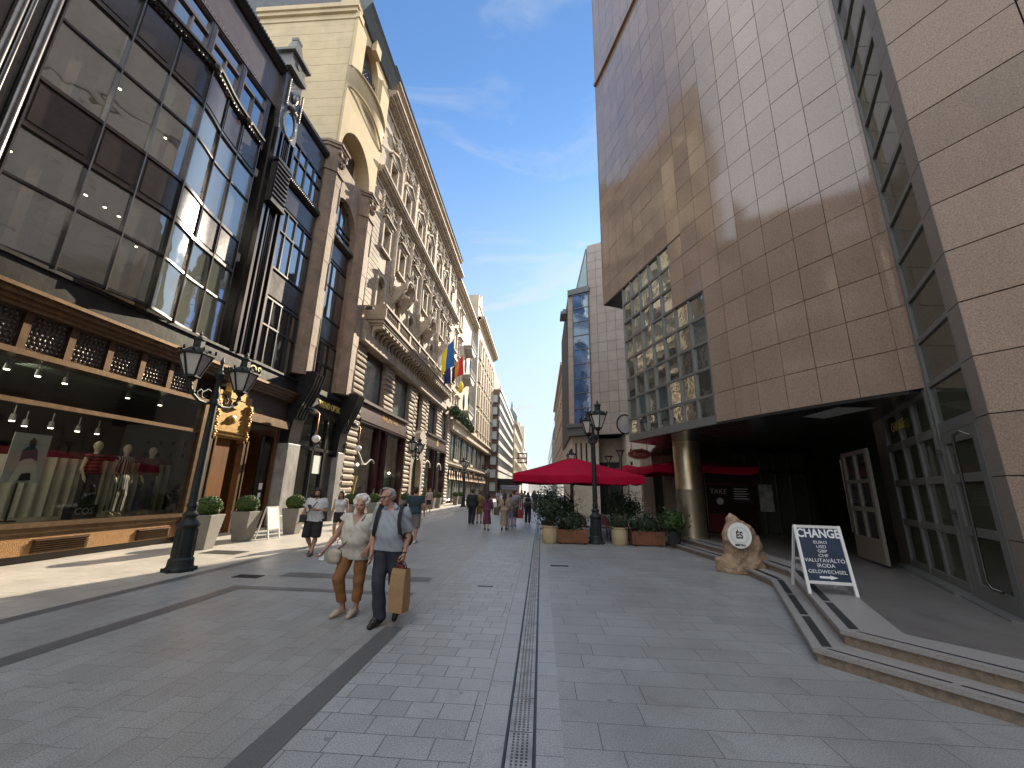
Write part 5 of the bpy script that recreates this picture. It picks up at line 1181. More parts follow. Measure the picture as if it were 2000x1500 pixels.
b = MB(); b.prism([(2.4, 33.0), (4.4, 31.9), (4.4, 43), (2.4, 43)], 'z', 0, 5.95); b.prism([(6.2, 30.45), (10, 28.6), (10, 43), (6.2, 43)], 'z', 0, 5.9); b.prism([(4.4, 34), (6.2, 33.2), (6.2, 43), (4.4, 43)], 'z', 0, 5.9); b.build('stone_base', LIME, r2)
b = MB()
for i in range(4):
    x = 2.75 + .38 * i; yy = 33.0 - (x - 2.4) * .55 - .02; b.box(x - .06, x + .06, yy - .05, yy + .1, 3.4, 5.4)
for i in range(4):
    for j in range(2): x = 6.5 + .7 * i; yy = 30.45 - (x - 6.2) * .487; b.box(x - .09, x + .09, yy - .03, yy + .1, 3.6 + .9 * j, 3.85 + .9 * j)
b.build('slit_window', FRAME, r2)
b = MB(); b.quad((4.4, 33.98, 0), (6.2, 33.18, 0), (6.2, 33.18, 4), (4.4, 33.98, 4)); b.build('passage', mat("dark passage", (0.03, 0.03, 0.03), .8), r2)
mirr = thing('round_mirror', 'round white rimmed sign disc on the corner by the glass bay', 'sign', (3.35, 15.9, 4.3))
b = MB(); b.lathe([(.34, 0), (.36, .03), (.34, .08)], 3.1, 4.22, 15.6, 20, ax='y') ; b.build('disc', mat("white disc", (0.6, 0.62, 0.62), 0.2), mirr) if False else None
b = MB(); b.lathe([(.33, .0), (.33, .03)], 4.2, 3.10, 15.62, 20, ax='y') if False else b.add([(3.24 + .30 * math.cos(2 * PI * i / 24), 15.95, 4.26 + .36 * math.sin(2 * PI * i / 24)) for i in range(24)] + [(3.24 + .30 * math.cos(2 * PI * i / 24), 16.0, 4.26 + .36 * math.sin(2 * PI * i / 24)) for i in range(24)], [tuple(range(24))[::-1], tuple(range(24, 48))] + [(i, (i + 1) % 24, 24 + (i + 1) % 24, 24 + i) for i in range(24)])
b.build('disc', mat("bright disc", (0.6, 0.63, 0.65), 0.12, m=.6), mirr)
b = MB(); b.tube([(3.24 + .31 * math.cos(2 * PI * i / 24), 15.94, 4.26 + .37 * math.sin(2 * PI * i / 24)) for i in range(25)], .03, 6); b.tube([(3.24, 16.0, 4.26), (3.6, 16.1, 4.26)], .03, 6); b.build('rim', FRAME, mirr, smooth=60)

r3 = thing('pink_stone_house', 'pinkish stone house with rows of windows far along the right side', 'building', (3.6, 58, 0))
PINK = mat("pinkish stone", (0.40, 0.31, 0.26), 0.8, ns=1, na=0.12)
R3H = 19.6
b = MB(); b.box(3.15, 16, 58, 95, 0, R3H); b.build('wall', PINK, r3)
b = MB(); b.box(2.75, 16, 57.6, 95, R3H, R3H + .5); b.box(2.95, 16, 57.8, 95, R3H - 2.0, R3H - 1.7); b.box(2.95, 16, 57.8, 95, 4.2, 4.6); b.build('cornice', PINK, r3)
WR = win_proto('window', 1.2, 1.9, WINFRAME, DARKPANE, sur=.18, proj=.12, stone=PINK, bars=(1, 1))
for z in (5.4, 8.6, 11.8, 15.0):
    for k in range(12):
        o = place(WR, r3, (3.15, 60 + 2.9 * k, z)); o.rotation_euler = (0, 0, PI)
    for k in range(2):
        o = place(WR, r3, (4.1 + 2.0 * k, 58, z)); o.rotation_euler = (0, 0, -PI / 2)
b = MB(); b.box(3.1, 3.14, 58.5, 94, .3, 3.8); b.build('shop_glass', DARKPANE, r3)
r4 = thing('glass_domed_block', 'pale grey block with a rounded glass roof at the far right of the street', 'building', (3, 110, 0))
b = MB(); b.box(2.6, 20, 98, 165, 0, 13.5); b.build('wall', mat("grey green panel", (0.30, 0.34, 0.33), 0.5, ns=.8, na=.2), r4)
b = MB(); b.prism([(2.6 + 7 - 7 * math.cos(PI / 2 * i / 10), 13.5 + 8.5 * math.sin(PI / 2 * i / 10)) for i in range(11)] + [(20, 22), (20, 13.5)], 'y', 98, 165); b.build('curved_roof', mat("glazed roof", (0.16, 0.22, 0.24), 0.15, ns=.5, na=.3), r4, smooth=30)
b = MB()
for k in range(16):
    for z in (1, 4.2, 7.4, 10.6): b.box(2.54, 2.62, 99 + 4.1 * k, 102 + 4.1 * k, z, z + 2.2)
b.build('window', DARKPANE, r4)
hs = thing('hanging_sign', 'square dark outlined sign sticking out over the street in the distance', 'sign', (-3.6, 120, 12))
b = MB()
for z in (9.2, 10.5, 11.8): b.box(-6.9, -4.2, 119.9, 120, z, z + .35)
b.box(-6.9, -6.6, 119.9, 120, 9.2, 12.2); b.box(-4.4, -4.1, 119.9, 120, 9.2, 12.2); b.box(-9, -6.9, 119.9, 120, 10.5, 10.7); b.build('sign_frame', FRAME, hs)

rr_ = thing('rear_house', 'pale house closing the street behind the viewer', 'building', (0, -46, 0))
b = MB(); b.box(-14, 16, -60, -45, 0, 22); b.build('wall', STONE_4, rr_)

sh_ = thing('square_house', 'pale stone house on the side square beyond the tower', 'building', (24, 26, 0))
b = MB(); b.box(17, 34, 12, 42, 0, 24); b.build('wall', STONE_4, sh_)
for z in (4, 8, 12, 16):
    for k in range(9):
        o = place(WR, sh_, (17, 14 + 3.1 * k, z)); o.rotation_euler = (0, 0, PI)
# ================================================================ granite clad tower on the right
GRAN = mat("polished brown granite", (0.255, 0.185, 0.14), 0.09, ns=36, na=0.30, attr=0.09, spec=0.6, coat=0.3, dirt=(1.6, 0.35, (0.33, 0.25, 0.20)))
GRANR = mat("flamed brown granite", (0.27, 0.195, 0.145), 0.45, ns=55, na=0.42, attr=0.16, bs=70, bd=0.004, dirt=(0.9, 0.4, (0.19, 0.135, 0.10)))
GREYF = mat("grey painted aluminium", (0.15, 0.152, 0.145), 0.42, m=0.2)
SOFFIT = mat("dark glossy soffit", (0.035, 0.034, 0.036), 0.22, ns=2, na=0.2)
G_TOW = mat("tower mirror pane", (0.62, 0.66, 0.62), 0.02, m=0.95, bs=1.1, bd=0.014)
G_DARK = mat("dark green pane", (0.055, 0.06, 0.043), 0.06, spec=0.8, bs=.6, bd=.01)
TH = 0.755; ZB = 3.5
tw = thing('granite_tower', 'tall brown granite tower with a curved tiled front over a dark entrance', 'building', (7, 9, 0))
PL = [(6.42, 6.98), (6.36, 7.16), (6.05, 7.72), (5.62, 8.5), (5.08, 9.45), (4.52, 10.75), (4.02, 12.15), (3.62, 13.5), (3.17, 14.95), (2.68, 16.4)]
# resample by arc length
def resample(P, step):
    P = [Vector(p) for p in P]; out = [P[0]]; acc = 0
    tot = sum((P[i + 1] - P[i]).length for i in range(len(P) - 1)); n = round(tot / step); st = tot / n; need = st
    for i in range(len(P) - 1):
        seg = (P[i + 1] - P[i]); l = seg.length; pos = 0
        while acc + (l - pos) >= need - 1e-6 and len(out) < n:
            pos += need - acc; out.append(P[i] + seg * (pos / l)); acc = 0
        acc += l - pos
    out.append(P[-1]); return out[:n] + [P[-1]]
# smooth the plan with a cubic through y
ysn = np.array([p[1] for p in PL]); xsn = np.array([p[0] for p in PL]); cf = np.polyfit(ysn[1:], xsn[1:], 3)
PLAN = [(float(np.polyval(cf, y)), float(y)) for y in np.linspace(7.30, 16.4, 80)]
PTS = resample(PLAN, 0.64)
NC = len(PTS) - 1
def arc_index(y): return min(range(len(PTS)), key=lambda i: abs(PTS[i].y - y))
I5, IG = arc_index(10.55), arc_index(12.2)      # where the glass bay starts / steps up
NROW = 32
rgt = random.Random(21)
b = MB(); b.tone = []
for i in range(NC):
    p, q = PTS[i], PTS[i + 1]; d = (q - p).normalized(); nr = Vector((-d.y, d.x)); nr = nr if nr.x < 0 else -nr
    kmin = 0 if i < I5 else (5 if i < IG else 8)
    for k in range(kmin, NROW):
        g = .013; za, zb = ZB + k * TH + g / 2, ZB + (k + 1) * TH - g / 2
        e = [rgt.gauss(0, .0022) for _ in range(3)]
        a_ = p + d * g / 2; c_ = q - d * g / 2
        lo = k == 0
        V = [a_ + nr * e[0], c_ + nr * e[1], c_ + nr * e[2], a_ + nr * (e[0] + e[2] - e[1])]
        if i == 0: pass
        v = [(V[0].x, V[0].y, za), (V[1].x, V[1].y, za), (V[2].x, V[2].y, zb), (V[3].x, V[3].y, zb)]
        w = [(x - nr.x * .05, y - nr.y * .05, z) for x, y, z in v]
        b.add(v + w, [(3, 2, 1, 0), (1, 5, 4, 0), (2, 6, 5, 1), (3, 7, 6, 2), (0, 4, 7, 3)]); b.tone += [rgt.random()] * 5
# rounded near end turning towards the window strip
p = PTS[0]; prev = (p.x, p.y)
for nxt in ((6.33, 7.22), (6.375, 7.13), (6.395, 7.05), (6.39, 6.98)):
    for k in range(NROW):
        za, zb = ZB + k * TH + .006, ZB + (k + 1) * TH - .006
        b.quad((prev[0], prev[1], za), (nxt[0], nxt[1], za), (nxt[0], nxt[1], zb), (prev[0], prev[1], zb)); b.tone += [rgt.random()]
    prev = nxt
b.build('curved_tile_wall', GRAN, tw)
ZT = ZB + NROW * TH
core = MB()       # body behind the tiles
inner = [(x + .09, y + .03) for x, y in [(p.x, p.y) for p in PTS]]
iG = [(p.x + .09, p.y + .03) for p in PTS[:IG + 1]]; i5 = [(p.x + .09, p.y + .03) for p in PTS[:I5 + 1]]
core.prism(inner + [(3.6, 16.9), (16, 24), (16, 7.0), (6.5, 7.0)], 'z', ZB + 8 * TH + .01, ZT)
core.prism(iG + [(5.6, 13.2), (16, 24), (16, 7.0), (6.5, 7.0)], 'z', ZB + 5 * TH + .01, ZB + 8 * TH)
core.prism(i5 + [(6.2, 11.4), (16, 24), (16, 7.0), (6.5, 7.0)], 'z', ZB + .02, ZB + 5 * TH)
core.build('wall_core', JOINT, tw)
tile_wall(tw, (2.68, 16.42), (3.6, 16.85), ZB + 8 * TH, ZT, .6, TH, 'end_wall', GRAN, seed=9)
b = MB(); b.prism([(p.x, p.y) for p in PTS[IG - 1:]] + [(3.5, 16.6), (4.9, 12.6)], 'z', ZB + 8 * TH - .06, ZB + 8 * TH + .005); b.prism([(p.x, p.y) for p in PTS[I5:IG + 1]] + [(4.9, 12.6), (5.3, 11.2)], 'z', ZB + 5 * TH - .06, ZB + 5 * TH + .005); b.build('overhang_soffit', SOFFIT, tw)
b = MB()          # thin ledge high on the front
for i in range(NC):
    p, q = PTS[i], PTS[i + 1]; d = (q - p).normalized(); nr = Vector((-d.y, d.x)); nr = nr if nr.x < 0 else -nr; z = ZB + 24 * TH
    v = [(p.x, p.y), (q.x, q.y), (q.x + nr.x * .12, q.y + nr.y * .12), (p.x + nr.x * .12, p.y + nr.y * .12)]
    b.prism(v, 'z', z - .09, z + .09)
b.build('ledge', GRANR, tw)
# glass bay: mullions, transoms, panes slightly out of plane so that reflections break up
GB = [Vector(p) for p in resample([(p.x, p.y) for p in PTS[I5:] if p.y < 15.0] + [(3.17, 14.95)], 0.6)]
IS = min(range(len(GB)), key=lambda i: abs(GB[i].y - PTS[IG].y))
GB = [Vector((g.x + .05, g.y + .015)) for g in GB]
f = MB(); pn = []
for i, g in enumerate(GB):
    top = ZB + (8 if i >= IS else 5) * TH - .06
    f.box(g.x - .05, g.x + .07, g.y - .04, g.y + .04, ZB, top)
for i in range(len(GB) - 1):
    nk = 8 if i >= IS else 5; p, q = GB[i], GB[i + 1]
    for k in range(nk + 1): f.bar((p.x, p.y, ZB + k * TH), (q.x, q.y, ZB + k * TH), .09, .075)
    f.bar((p.x, p.y, ZB + .08), (q.x, q.y, ZB + .08), .14, .22)
GBF = f.build('glass_bay', GREYF, tw)
for i in range(len(GB) - 1):
    nk = 8 if i >= IS else 5; p, q = GB[i], GB[i + 1]; d = (q - p).normalized(); nr = Vector((-d.y, d.x)); nr = nr if nr.x < 0 else -nr
    b = MB()
    for k in range(nk):
        e = [rgt.gauss(0, .011) for _ in range(3)]; za, zb = ZB + k * TH, ZB + (k + 1) * TH
        V = [p + nr * e[0], q + nr * e[1], q + nr * e[2], p + nr * (e[0] + e[2] - e[1])]
        b.quad((V[3].x, V[3].y, zb), (V[2].x, V[2].y, zb), (V[1].x, V[1].y, za), (V[0].x, V[0].y, za))
    b.build('pane', G_TOW, GBF)
g0 = GB[-1]
f = MB()
for k in range(9): f.bar((g0.x, g0.y, ZB + k * TH), (g0.x + 1.2, g0.y + .9, ZB + k * TH), .07, .07)
f.build('bay_return_frame', GREYF, tw)
b = MB(); b.quad((g0.x, g0.y, ZB), (g0.x + 1.3, g0.y + .97, ZB), (g0.x + 1.3, g0.y + .97, ZB + 8 * TH), (g0.x, g0.y, ZB + 8 * TH)); b.build('bay_return_glass', G_TOW, tw)
# soffit over the entrance with slots and a pale lit panel
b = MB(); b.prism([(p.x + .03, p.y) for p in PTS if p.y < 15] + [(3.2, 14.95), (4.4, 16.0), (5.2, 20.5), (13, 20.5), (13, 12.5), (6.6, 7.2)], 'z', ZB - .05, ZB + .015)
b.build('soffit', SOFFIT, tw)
b = MB()
for (x, y) in ((4.6, 12.2), (5.1, 11.2), (4.3, 14), (5.4, 13), (6.2, 11.8), (6.0, 14.2), (6.9, 12.6), (7.4, 10.8), (5.0, 15.4)): b.box(x - .12, x + .12, y - .05, y + .05, ZB - .058, ZB - .05)
b.build('soffit_slot', BLK, tw)
b = MB(); b.quad((5.93, 8.45, 3.44), (5.9, 9.55, 3.44), (6.5, 9.75, 3.44), (6.66, 8.45, 3.44)); b.build('soffit_panel', mat("frosted soffit panel", (0.38, 0.40, 0.37), 0.5), tw)
# slanted window strip and pier wall on the near right
Wd = Vector((.45, .893)); W0 = Vector((5.71, 5.71)); Wn = Vector((-.893, .45))
def WP(t, out=0.0): v = W0 + Wd * t + Wn * out; return v.x, v.y
def w_bar(mb, t0, t1, z0, z1, o0, o1, mi=0):
    a = WP(t0, o0); c = WP(t1, o0); d = WP(t1, o1); e = WP(t0, o1); mb.prism([a, c, d, e], 'z', z0, z1, mi)
b = MB(); w_bar(b, .0, .05, .3, 26, -.06, .0); w_bar(b, 1.36, 1.42, .3, 26, -.06, .015); w_bar(b, 1.45, 1.50, .3, 26, -.06, .0)
for k in range(0, 31): w_bar(b, .05, 1.36, ZB - .04 + k * TH, ZB + .045 + k * TH, -.05, .0)
w_bar(b, .05, 1.36, 2.70, 2.86, -.05, .0)
WS = b.build('window_strip', GREYF, tw)
for k in range(-1, 30):
    b = MB(); e = rgt.gauss(0, .004); a = WP(.05, -.03 + e); c = WP(1.36, -.03 - e); za = max(2.8, ZB + k * TH); zb = ZB + (k + 1) * TH; b.quad((a[0], a[1], za), (c[0], c[1], za), (c[0], c[1], zb), (a[0], a[1], zb)); b.build('pane', G_DARK, WS)
G0 = (5.56, 5.40)
b = MB()
for k in range(-4, 31): a = WP(.0, .0); e = WP(.0, -.2); b.prism([a, G0, (5.75, 5.25), e], 'z', ZB + k * TH + .006, ZB + (k + 1) * TH - .006)
b.build('pier_reveal', mat("grey stone reveal", (0.185, 0.16, 0.14), 0.5, ns=30, na=.2), tw)
tile_wall(tw, G0, (8.66, .09), ZB - 4 * TH + .0, ZB + 31 * TH, 1.22, TH, 'pier_wall', GRANR, gap=.016, seed=13)
b = MB(); b.prism([(5.68, 5.40), (8.76, .14), (12, .1), (12, 7), (6.2, 6.3)], 'z', 0, 26.5); b.box(9.2, 16, -34, .12, 0, 26.5); b.build('pier_core', JOINT, tw)
# entrance: door with long handle, glazed screens, open leaf, beige piers
dr_ = thing('entrance_door', 'grey framed glass door with a long curved metal handle beside the granite pier', 'door', (WP(.9)[0], WP(.9)[1], .3))
b = MB()
for t0, t1 in ((.05, .22), (1.20, 1.38)): w_bar(b, t0, t1, .32, 2.69, -.05, .01)
for z0, z1 in ((.32, .54), (1.20, 1.32), (1.95, 2.07), (2.52, 2.69)): w_bar(b, .22, 1.20, z0, z1, -.05, .01)
b.build('door_frame', GREYF, dr_)
b = MB(); a = WP(.22, -.02); c = WP(1.20, -.02); b.quad((a[0], a[1], .5), (c[0], c[1], .5), (c[0], c[1], 2.55), (a[0], a[1], 2.55)); b.build('door_glass', G_DARK, dr_)
b = MB(); pts = [WP(.30, .01) + (2.56,), WP(.34, .08) + (2.62,), WP(.46, .12) + (2.58,), WP(.50, .12) + (2.5,), WP(.56, .12) + (.66,), WP(.54, .09) + (.58,), WP(.46, .02) + (.56,)]; b.tube(pts, .02, 8); b.build('handle', CHROME, dr_, smooth=50)
b = MB(); w_bar(b, 1.38, 1.46, 2.39, 2.46, .01, .09); w_bar(b, 1.38, 1.46, 1.48, 1.55, .01, .09); b.build('lock', CHROME, dr_)
sc2 = MB()
for t in (1.52, 2.40, 3.32, 4.46): w_bar(sc2, t, t + .09, .3, 3.45, -.06, .02)
for z0, z1 in ((.3, .48), (1.17, 1.29), (1.95, 2.07), (2.68, 2.82), (3.38, 3.5)): w_bar(sc2, 1.5, 4.5, z0, z1, -.05, .012)
SC2 = sc2.build('glazed_screen', GREYF, tw)
for t0, t1 in ((1.61, 2.40), (2.49, 3.32), (3.41, 4.46)):
    for za, zb in ((.48, 1.17), (1.29, 1.95), (2.07, 2.68), (2.82, 3.38)):
        b = MB(); e = rgt.gauss(0, .004); a = WP(t0, -.02 + e); c = WP(t1, -.02 - e); b.quad((a[0], a[1], za), (c[0], c[1], za), (c[0], c[1], zb), (a[0], a[1], zb)); b.build('pane', G_DARK, SC2)
b = MB(); w_bar(b, 4.55, 5.35, .3, 3.45, -.4, .02); b.build('beige_pier', mat("beige stone pier", (0.22, 0.19, 0.15), 0.5, ns=8, na=.15), tw)
a = WP(3.38, .0); lettering("CHANGE", .26, frame_mtx((a[0] + Wn.x * .02, a[1] + Wn.y * .02, 3.12), (-Wd.x, -Wd.y, 0), (0, 0, 1)), mat("yellow window letters", (.50, .40, .06), .5), tw, .003, sx=.85)
b = MB(); w_bar(b, 1.5, 4.6, .30, .36, .03, .22); w_bar(b, 0, 1.5, .30, .325, .0, .16); b.build('threshold', GREYF, tw)
ol = thing('open_door_leaf', 'grey framed glass door leaf standing open at the dark entrance', 'door', (7.25, 9.9, .3))
def leafT(u, v, z): 
    d = Vector((.31, .95)).normalized(); n_ = Vector((-d.y, d.x)); return (7.10 + d.x * u + n_.x * v, 9.5 + d.y * u + n_.y * v, z)
b = MB(leafT)
for u0, u1 in ((0, .13), (.72, .82), (1.42, 1.55)): b.box(u0, u1, -.03, .03, .35, 2.75)
for z0, z1 in ((.35, .85), (1.40, 1.50), (2.02, 2.10), (2.66, 2.75)): b.box(0.001, 1.549, -.028, .028, z0, z1)
b.build('leaf_frame', mat("warm grey door frame", (0.20, 0.18, 0.15), 0.45, m=.2), ol)
b = MB(leafT); b.quad((.1, 0, .85), (1.45, 0, .85), (1.45, 0, 2.66), (.1, 0, 2.66)); b.build('leaf_glass', mat("mirror door glass", (0.03, 0.035, 0.035), 0.03, spec=1, coat=.5), ol)
b = MB(leafT); b.tube([(1.38, .10, 2.6), (1.38, .10, .9)], .018, 8); b.build('handle', CHROME, ol)
# dark interior behind
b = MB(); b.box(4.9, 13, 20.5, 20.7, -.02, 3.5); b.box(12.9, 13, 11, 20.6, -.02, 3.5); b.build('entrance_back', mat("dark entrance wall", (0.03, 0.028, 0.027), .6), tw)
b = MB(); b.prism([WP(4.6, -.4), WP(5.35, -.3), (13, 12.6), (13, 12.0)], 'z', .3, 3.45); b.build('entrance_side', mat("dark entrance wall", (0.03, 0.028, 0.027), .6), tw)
BEIGE = mat("beige render pilaster", (0.42, 0.34, 0.26), 0.6, ns=2, na=.1)
b = MB()
for x in (4.95, 5.95, 6.95): b.box(x - .17, x + .17, 20.1, 20.5, .2, 3.5); b.lathe([(.10, 0), (.10, 3.3)], x + .27, 20.2, .2, 10)
b.box(4.8, 7.3, 20.3, 20.5, 2.7, 3.5)
b.build('cafe_pilaster', BEIGE, tw)
b = MB(); b.quad((5.0, 20.4, .3), (7.3, 20.4, .3), (7.3, 20.4, 2.7), (5.0, 20.4, 2.7)); b.build('cafe_glass', G_DARK, tw)
b = MB()
for k in range(6): b.box(7.5 + .55 * k, 7.55 + .55 * k, 17.0, 17.1, .3, 3.4)
b.box(7.5, 10.5, 17.0, 17.1, 2.55, 2.65); b.box(7.5, 10.5, 17.0, 17.1, 3.3, 3.45)
b.build('inner_screen', FRAME, tw)
b = MB(); b.quad((7.5, 17.06, .3), (10.5, 17.06, .3), (10.5, 17.06, 3.4), (7.5, 17.06, 3.4)); b.build('inner_glass', G_DARK, tw)
# corner round pillar
col = thing('steel_pillar', 'fat round bronze coloured metal pillar carrying the tower overhang', 'pillar', (5.06, 14.6, .3))
b = MB(); b.lathe([(.47, 0), (.47, .06), (.445, .07), (.445, 1.52), (.45, 1.53), (.45, 1.56), (.445, 1.57), (.445, 3.15)], 5.06, 14.75, .3, 40); b.build('shaft', mat("brushed brass steel", (0.50, 0.42, 0.29), 0.3, m=0.85, ns=3, na=0.12), col, smooth=40)
tp = thing('takeaway_panel', 'dark red takeaway panel with white lettering behind the round pillar', 'sign', (7.3, 16.4, .3))
b = MB(); b.box(6.3, 8.1, 16.6, 16.7, .3, 2.5); b.build('panel', mat("black red panel", (0.018, 0.006, 0.007), .35), tp)
b = MB(); b.box(6.3, 8.1, 16.57, 16.6, 2.05, 2.12); b.build('red_stripe', mat("deep red", (0.10, 0.006, 0.01), .5), tp)
b = MB(); b.box(6.35, 6.9, 16.575, 16.6, .35, 1.0); b.build('red_field', mat("deep red", (0.10, 0.006, 0.01), .5), tp)
WHT = mat("grey white letters", (0.38, 0.38, 0.38), 0.5)
lettering("TAKE", .26, frame_mtx((6.75, 16.59, 1.80), (1, 0, 0), (0, 0, 1)), WHT, tp, .003)
b = MB(); b.add([(6.78 + .13 * math.cos(2 * PI * i / 16), 16.588, 1.45 + .13 * math.sin(2 * PI * i / 16)) for i in range(16)], [tuple(range(16))]); b.build('round_mark', mat("grey print", (.4, .4, .4), .5), tp)
b = MB(); b.box(7.25, 7.95, 16.58, 16.6, 1.40, 2.0); b.build('menu_board', BLK, tp)
b = MB()
for k in range(5): b.box(7.32, 7.85 - .08 * (k % 2), 16.575, 16.58, 1.9 - .09 * k, 1.93 - .09 * k)
b.build('menu_lines', WHT, tp)
b = MB(); b.box(8.4, 8.9, 16.9, 16.95, 1.1, 2.1); tag(b.build('white_poster', mat("grey poster", (0.3, 0.31, 0.3), .6, ns=4, na=.6)), 'small white poster in the dark doorway behind the rock', 'poster')
b = MB(); b.box(10.0, 10.3, 19.0, 19.05, 1.6, 2.0); tag(b.build('lit_sign', emit("yellow green sign light", (.85, .9, .45), 2.0)), 'small lit yellow sign deep inside the dark entrance', 'sign')

# ---------------------------------------------------------------- steps and landing
STEP = mat("grey granite step", (0.27, 0.255, 0.245), 0.45, ns=60, na=.25, bs=70, bd=.002)
STEPF = mat("brown granite riser", (0.20, 0.155, 0.115), 0.4, ns=20, na=.4)
LAND = mat("landing slabs", (0.145, 0.135, 0.13), 0.3, ns=3, na=.2)
STRIP = mat("black step strip", (0.02, 0.02, 0.021), .6)
LOW = [(4.2, 16.5), (4.2, 14.8), (4.57, 11.37), (4.42, 8.87), (2.88, 5.1), (4.1, 3.5), (8.4, -3.0)]
UPP = [(4.62, 16.5), (4.62, 14.6), (4.95, 11.2), (4.86, 9.04), (3.26, 5.22), (4.36, 3.62), (8.75, -2.8)]
st = thing('entrance_steps', 'two low granite steps with black strips running round the tower landing', 'steps', (4.5, 9, 0))
OUT = [(16, -3.0), (16, 16.5)]
def prismz(mb, poly, z0, z1, mi=0): mb.prism(poly, 'z', z0, z1, mi)
def inset(P, d):
    o = []
    for i in range(len(P)):
        a = Vector(P[max(0, i - 1)]); c = Vector(P[i]); e = Vector(P[min(len(P) - 1, i + 1)]); t = (e - a).normalized(); n_ = Vector((-t.y, t.x)); o.append((c.x + n_.x * d, c.y + n_.y * d))
    return o
for P, z0, z1, nm in ((LOW, 0.0, .15, 'lower_step'), (UPP, .15, .30, 'upper_step')):
    b = MB(); Pi = inset(P, .035)
    poly = Pi + OUT
    b.prism(poly, 'z', z0 - .01, z1 - .045, 1)
    b.prism(P + OUT, 'z', z1 - .045, z1, 0)
    b.build(nm, [STEP, STEPF], st)
    b = MB(); A = inset(P, .10); B_ = inset(P, .20)
    for i in range(1, len(P) - 1):
        a, c = Vector(A[i]), Vector(A[i + 1]); e, g = Vector(B_[i]), Vector(B_[i + 1])
        n = max(1, round((c - a).length / 1.3))
        for j in range(n):
            t0, t1 = (j + .03) / n, (j + .97) / n
            if i in (4, 5): e2, g2 = a + (e - a) * .4, c + (g - c) * .4
            else: e2, g2 = e, g
            b.add([tuple(a + (c - a) * t0) + (z1 + .003,), tuple(a + (c - a) * t1) + (z1 + .003,), tuple(e2 + (g2 - e2) * t1) + (z1 + .003,), tuple(e2 + (g2 - e2) * t0) + (z1 + .003,)], [(0, 1, 2, 3)])
    b.build('anti_slip_strip', STRIP, st)
Ui = inset(UPP, .62)
b = MB(); b.add([(x, y, .304) for x, y in [(5.4, 16.5)] + Ui[1:] + OUT] , [tuple(range(len(Ui) + len(OUT)))]); struct(b.build('landing', LAND))
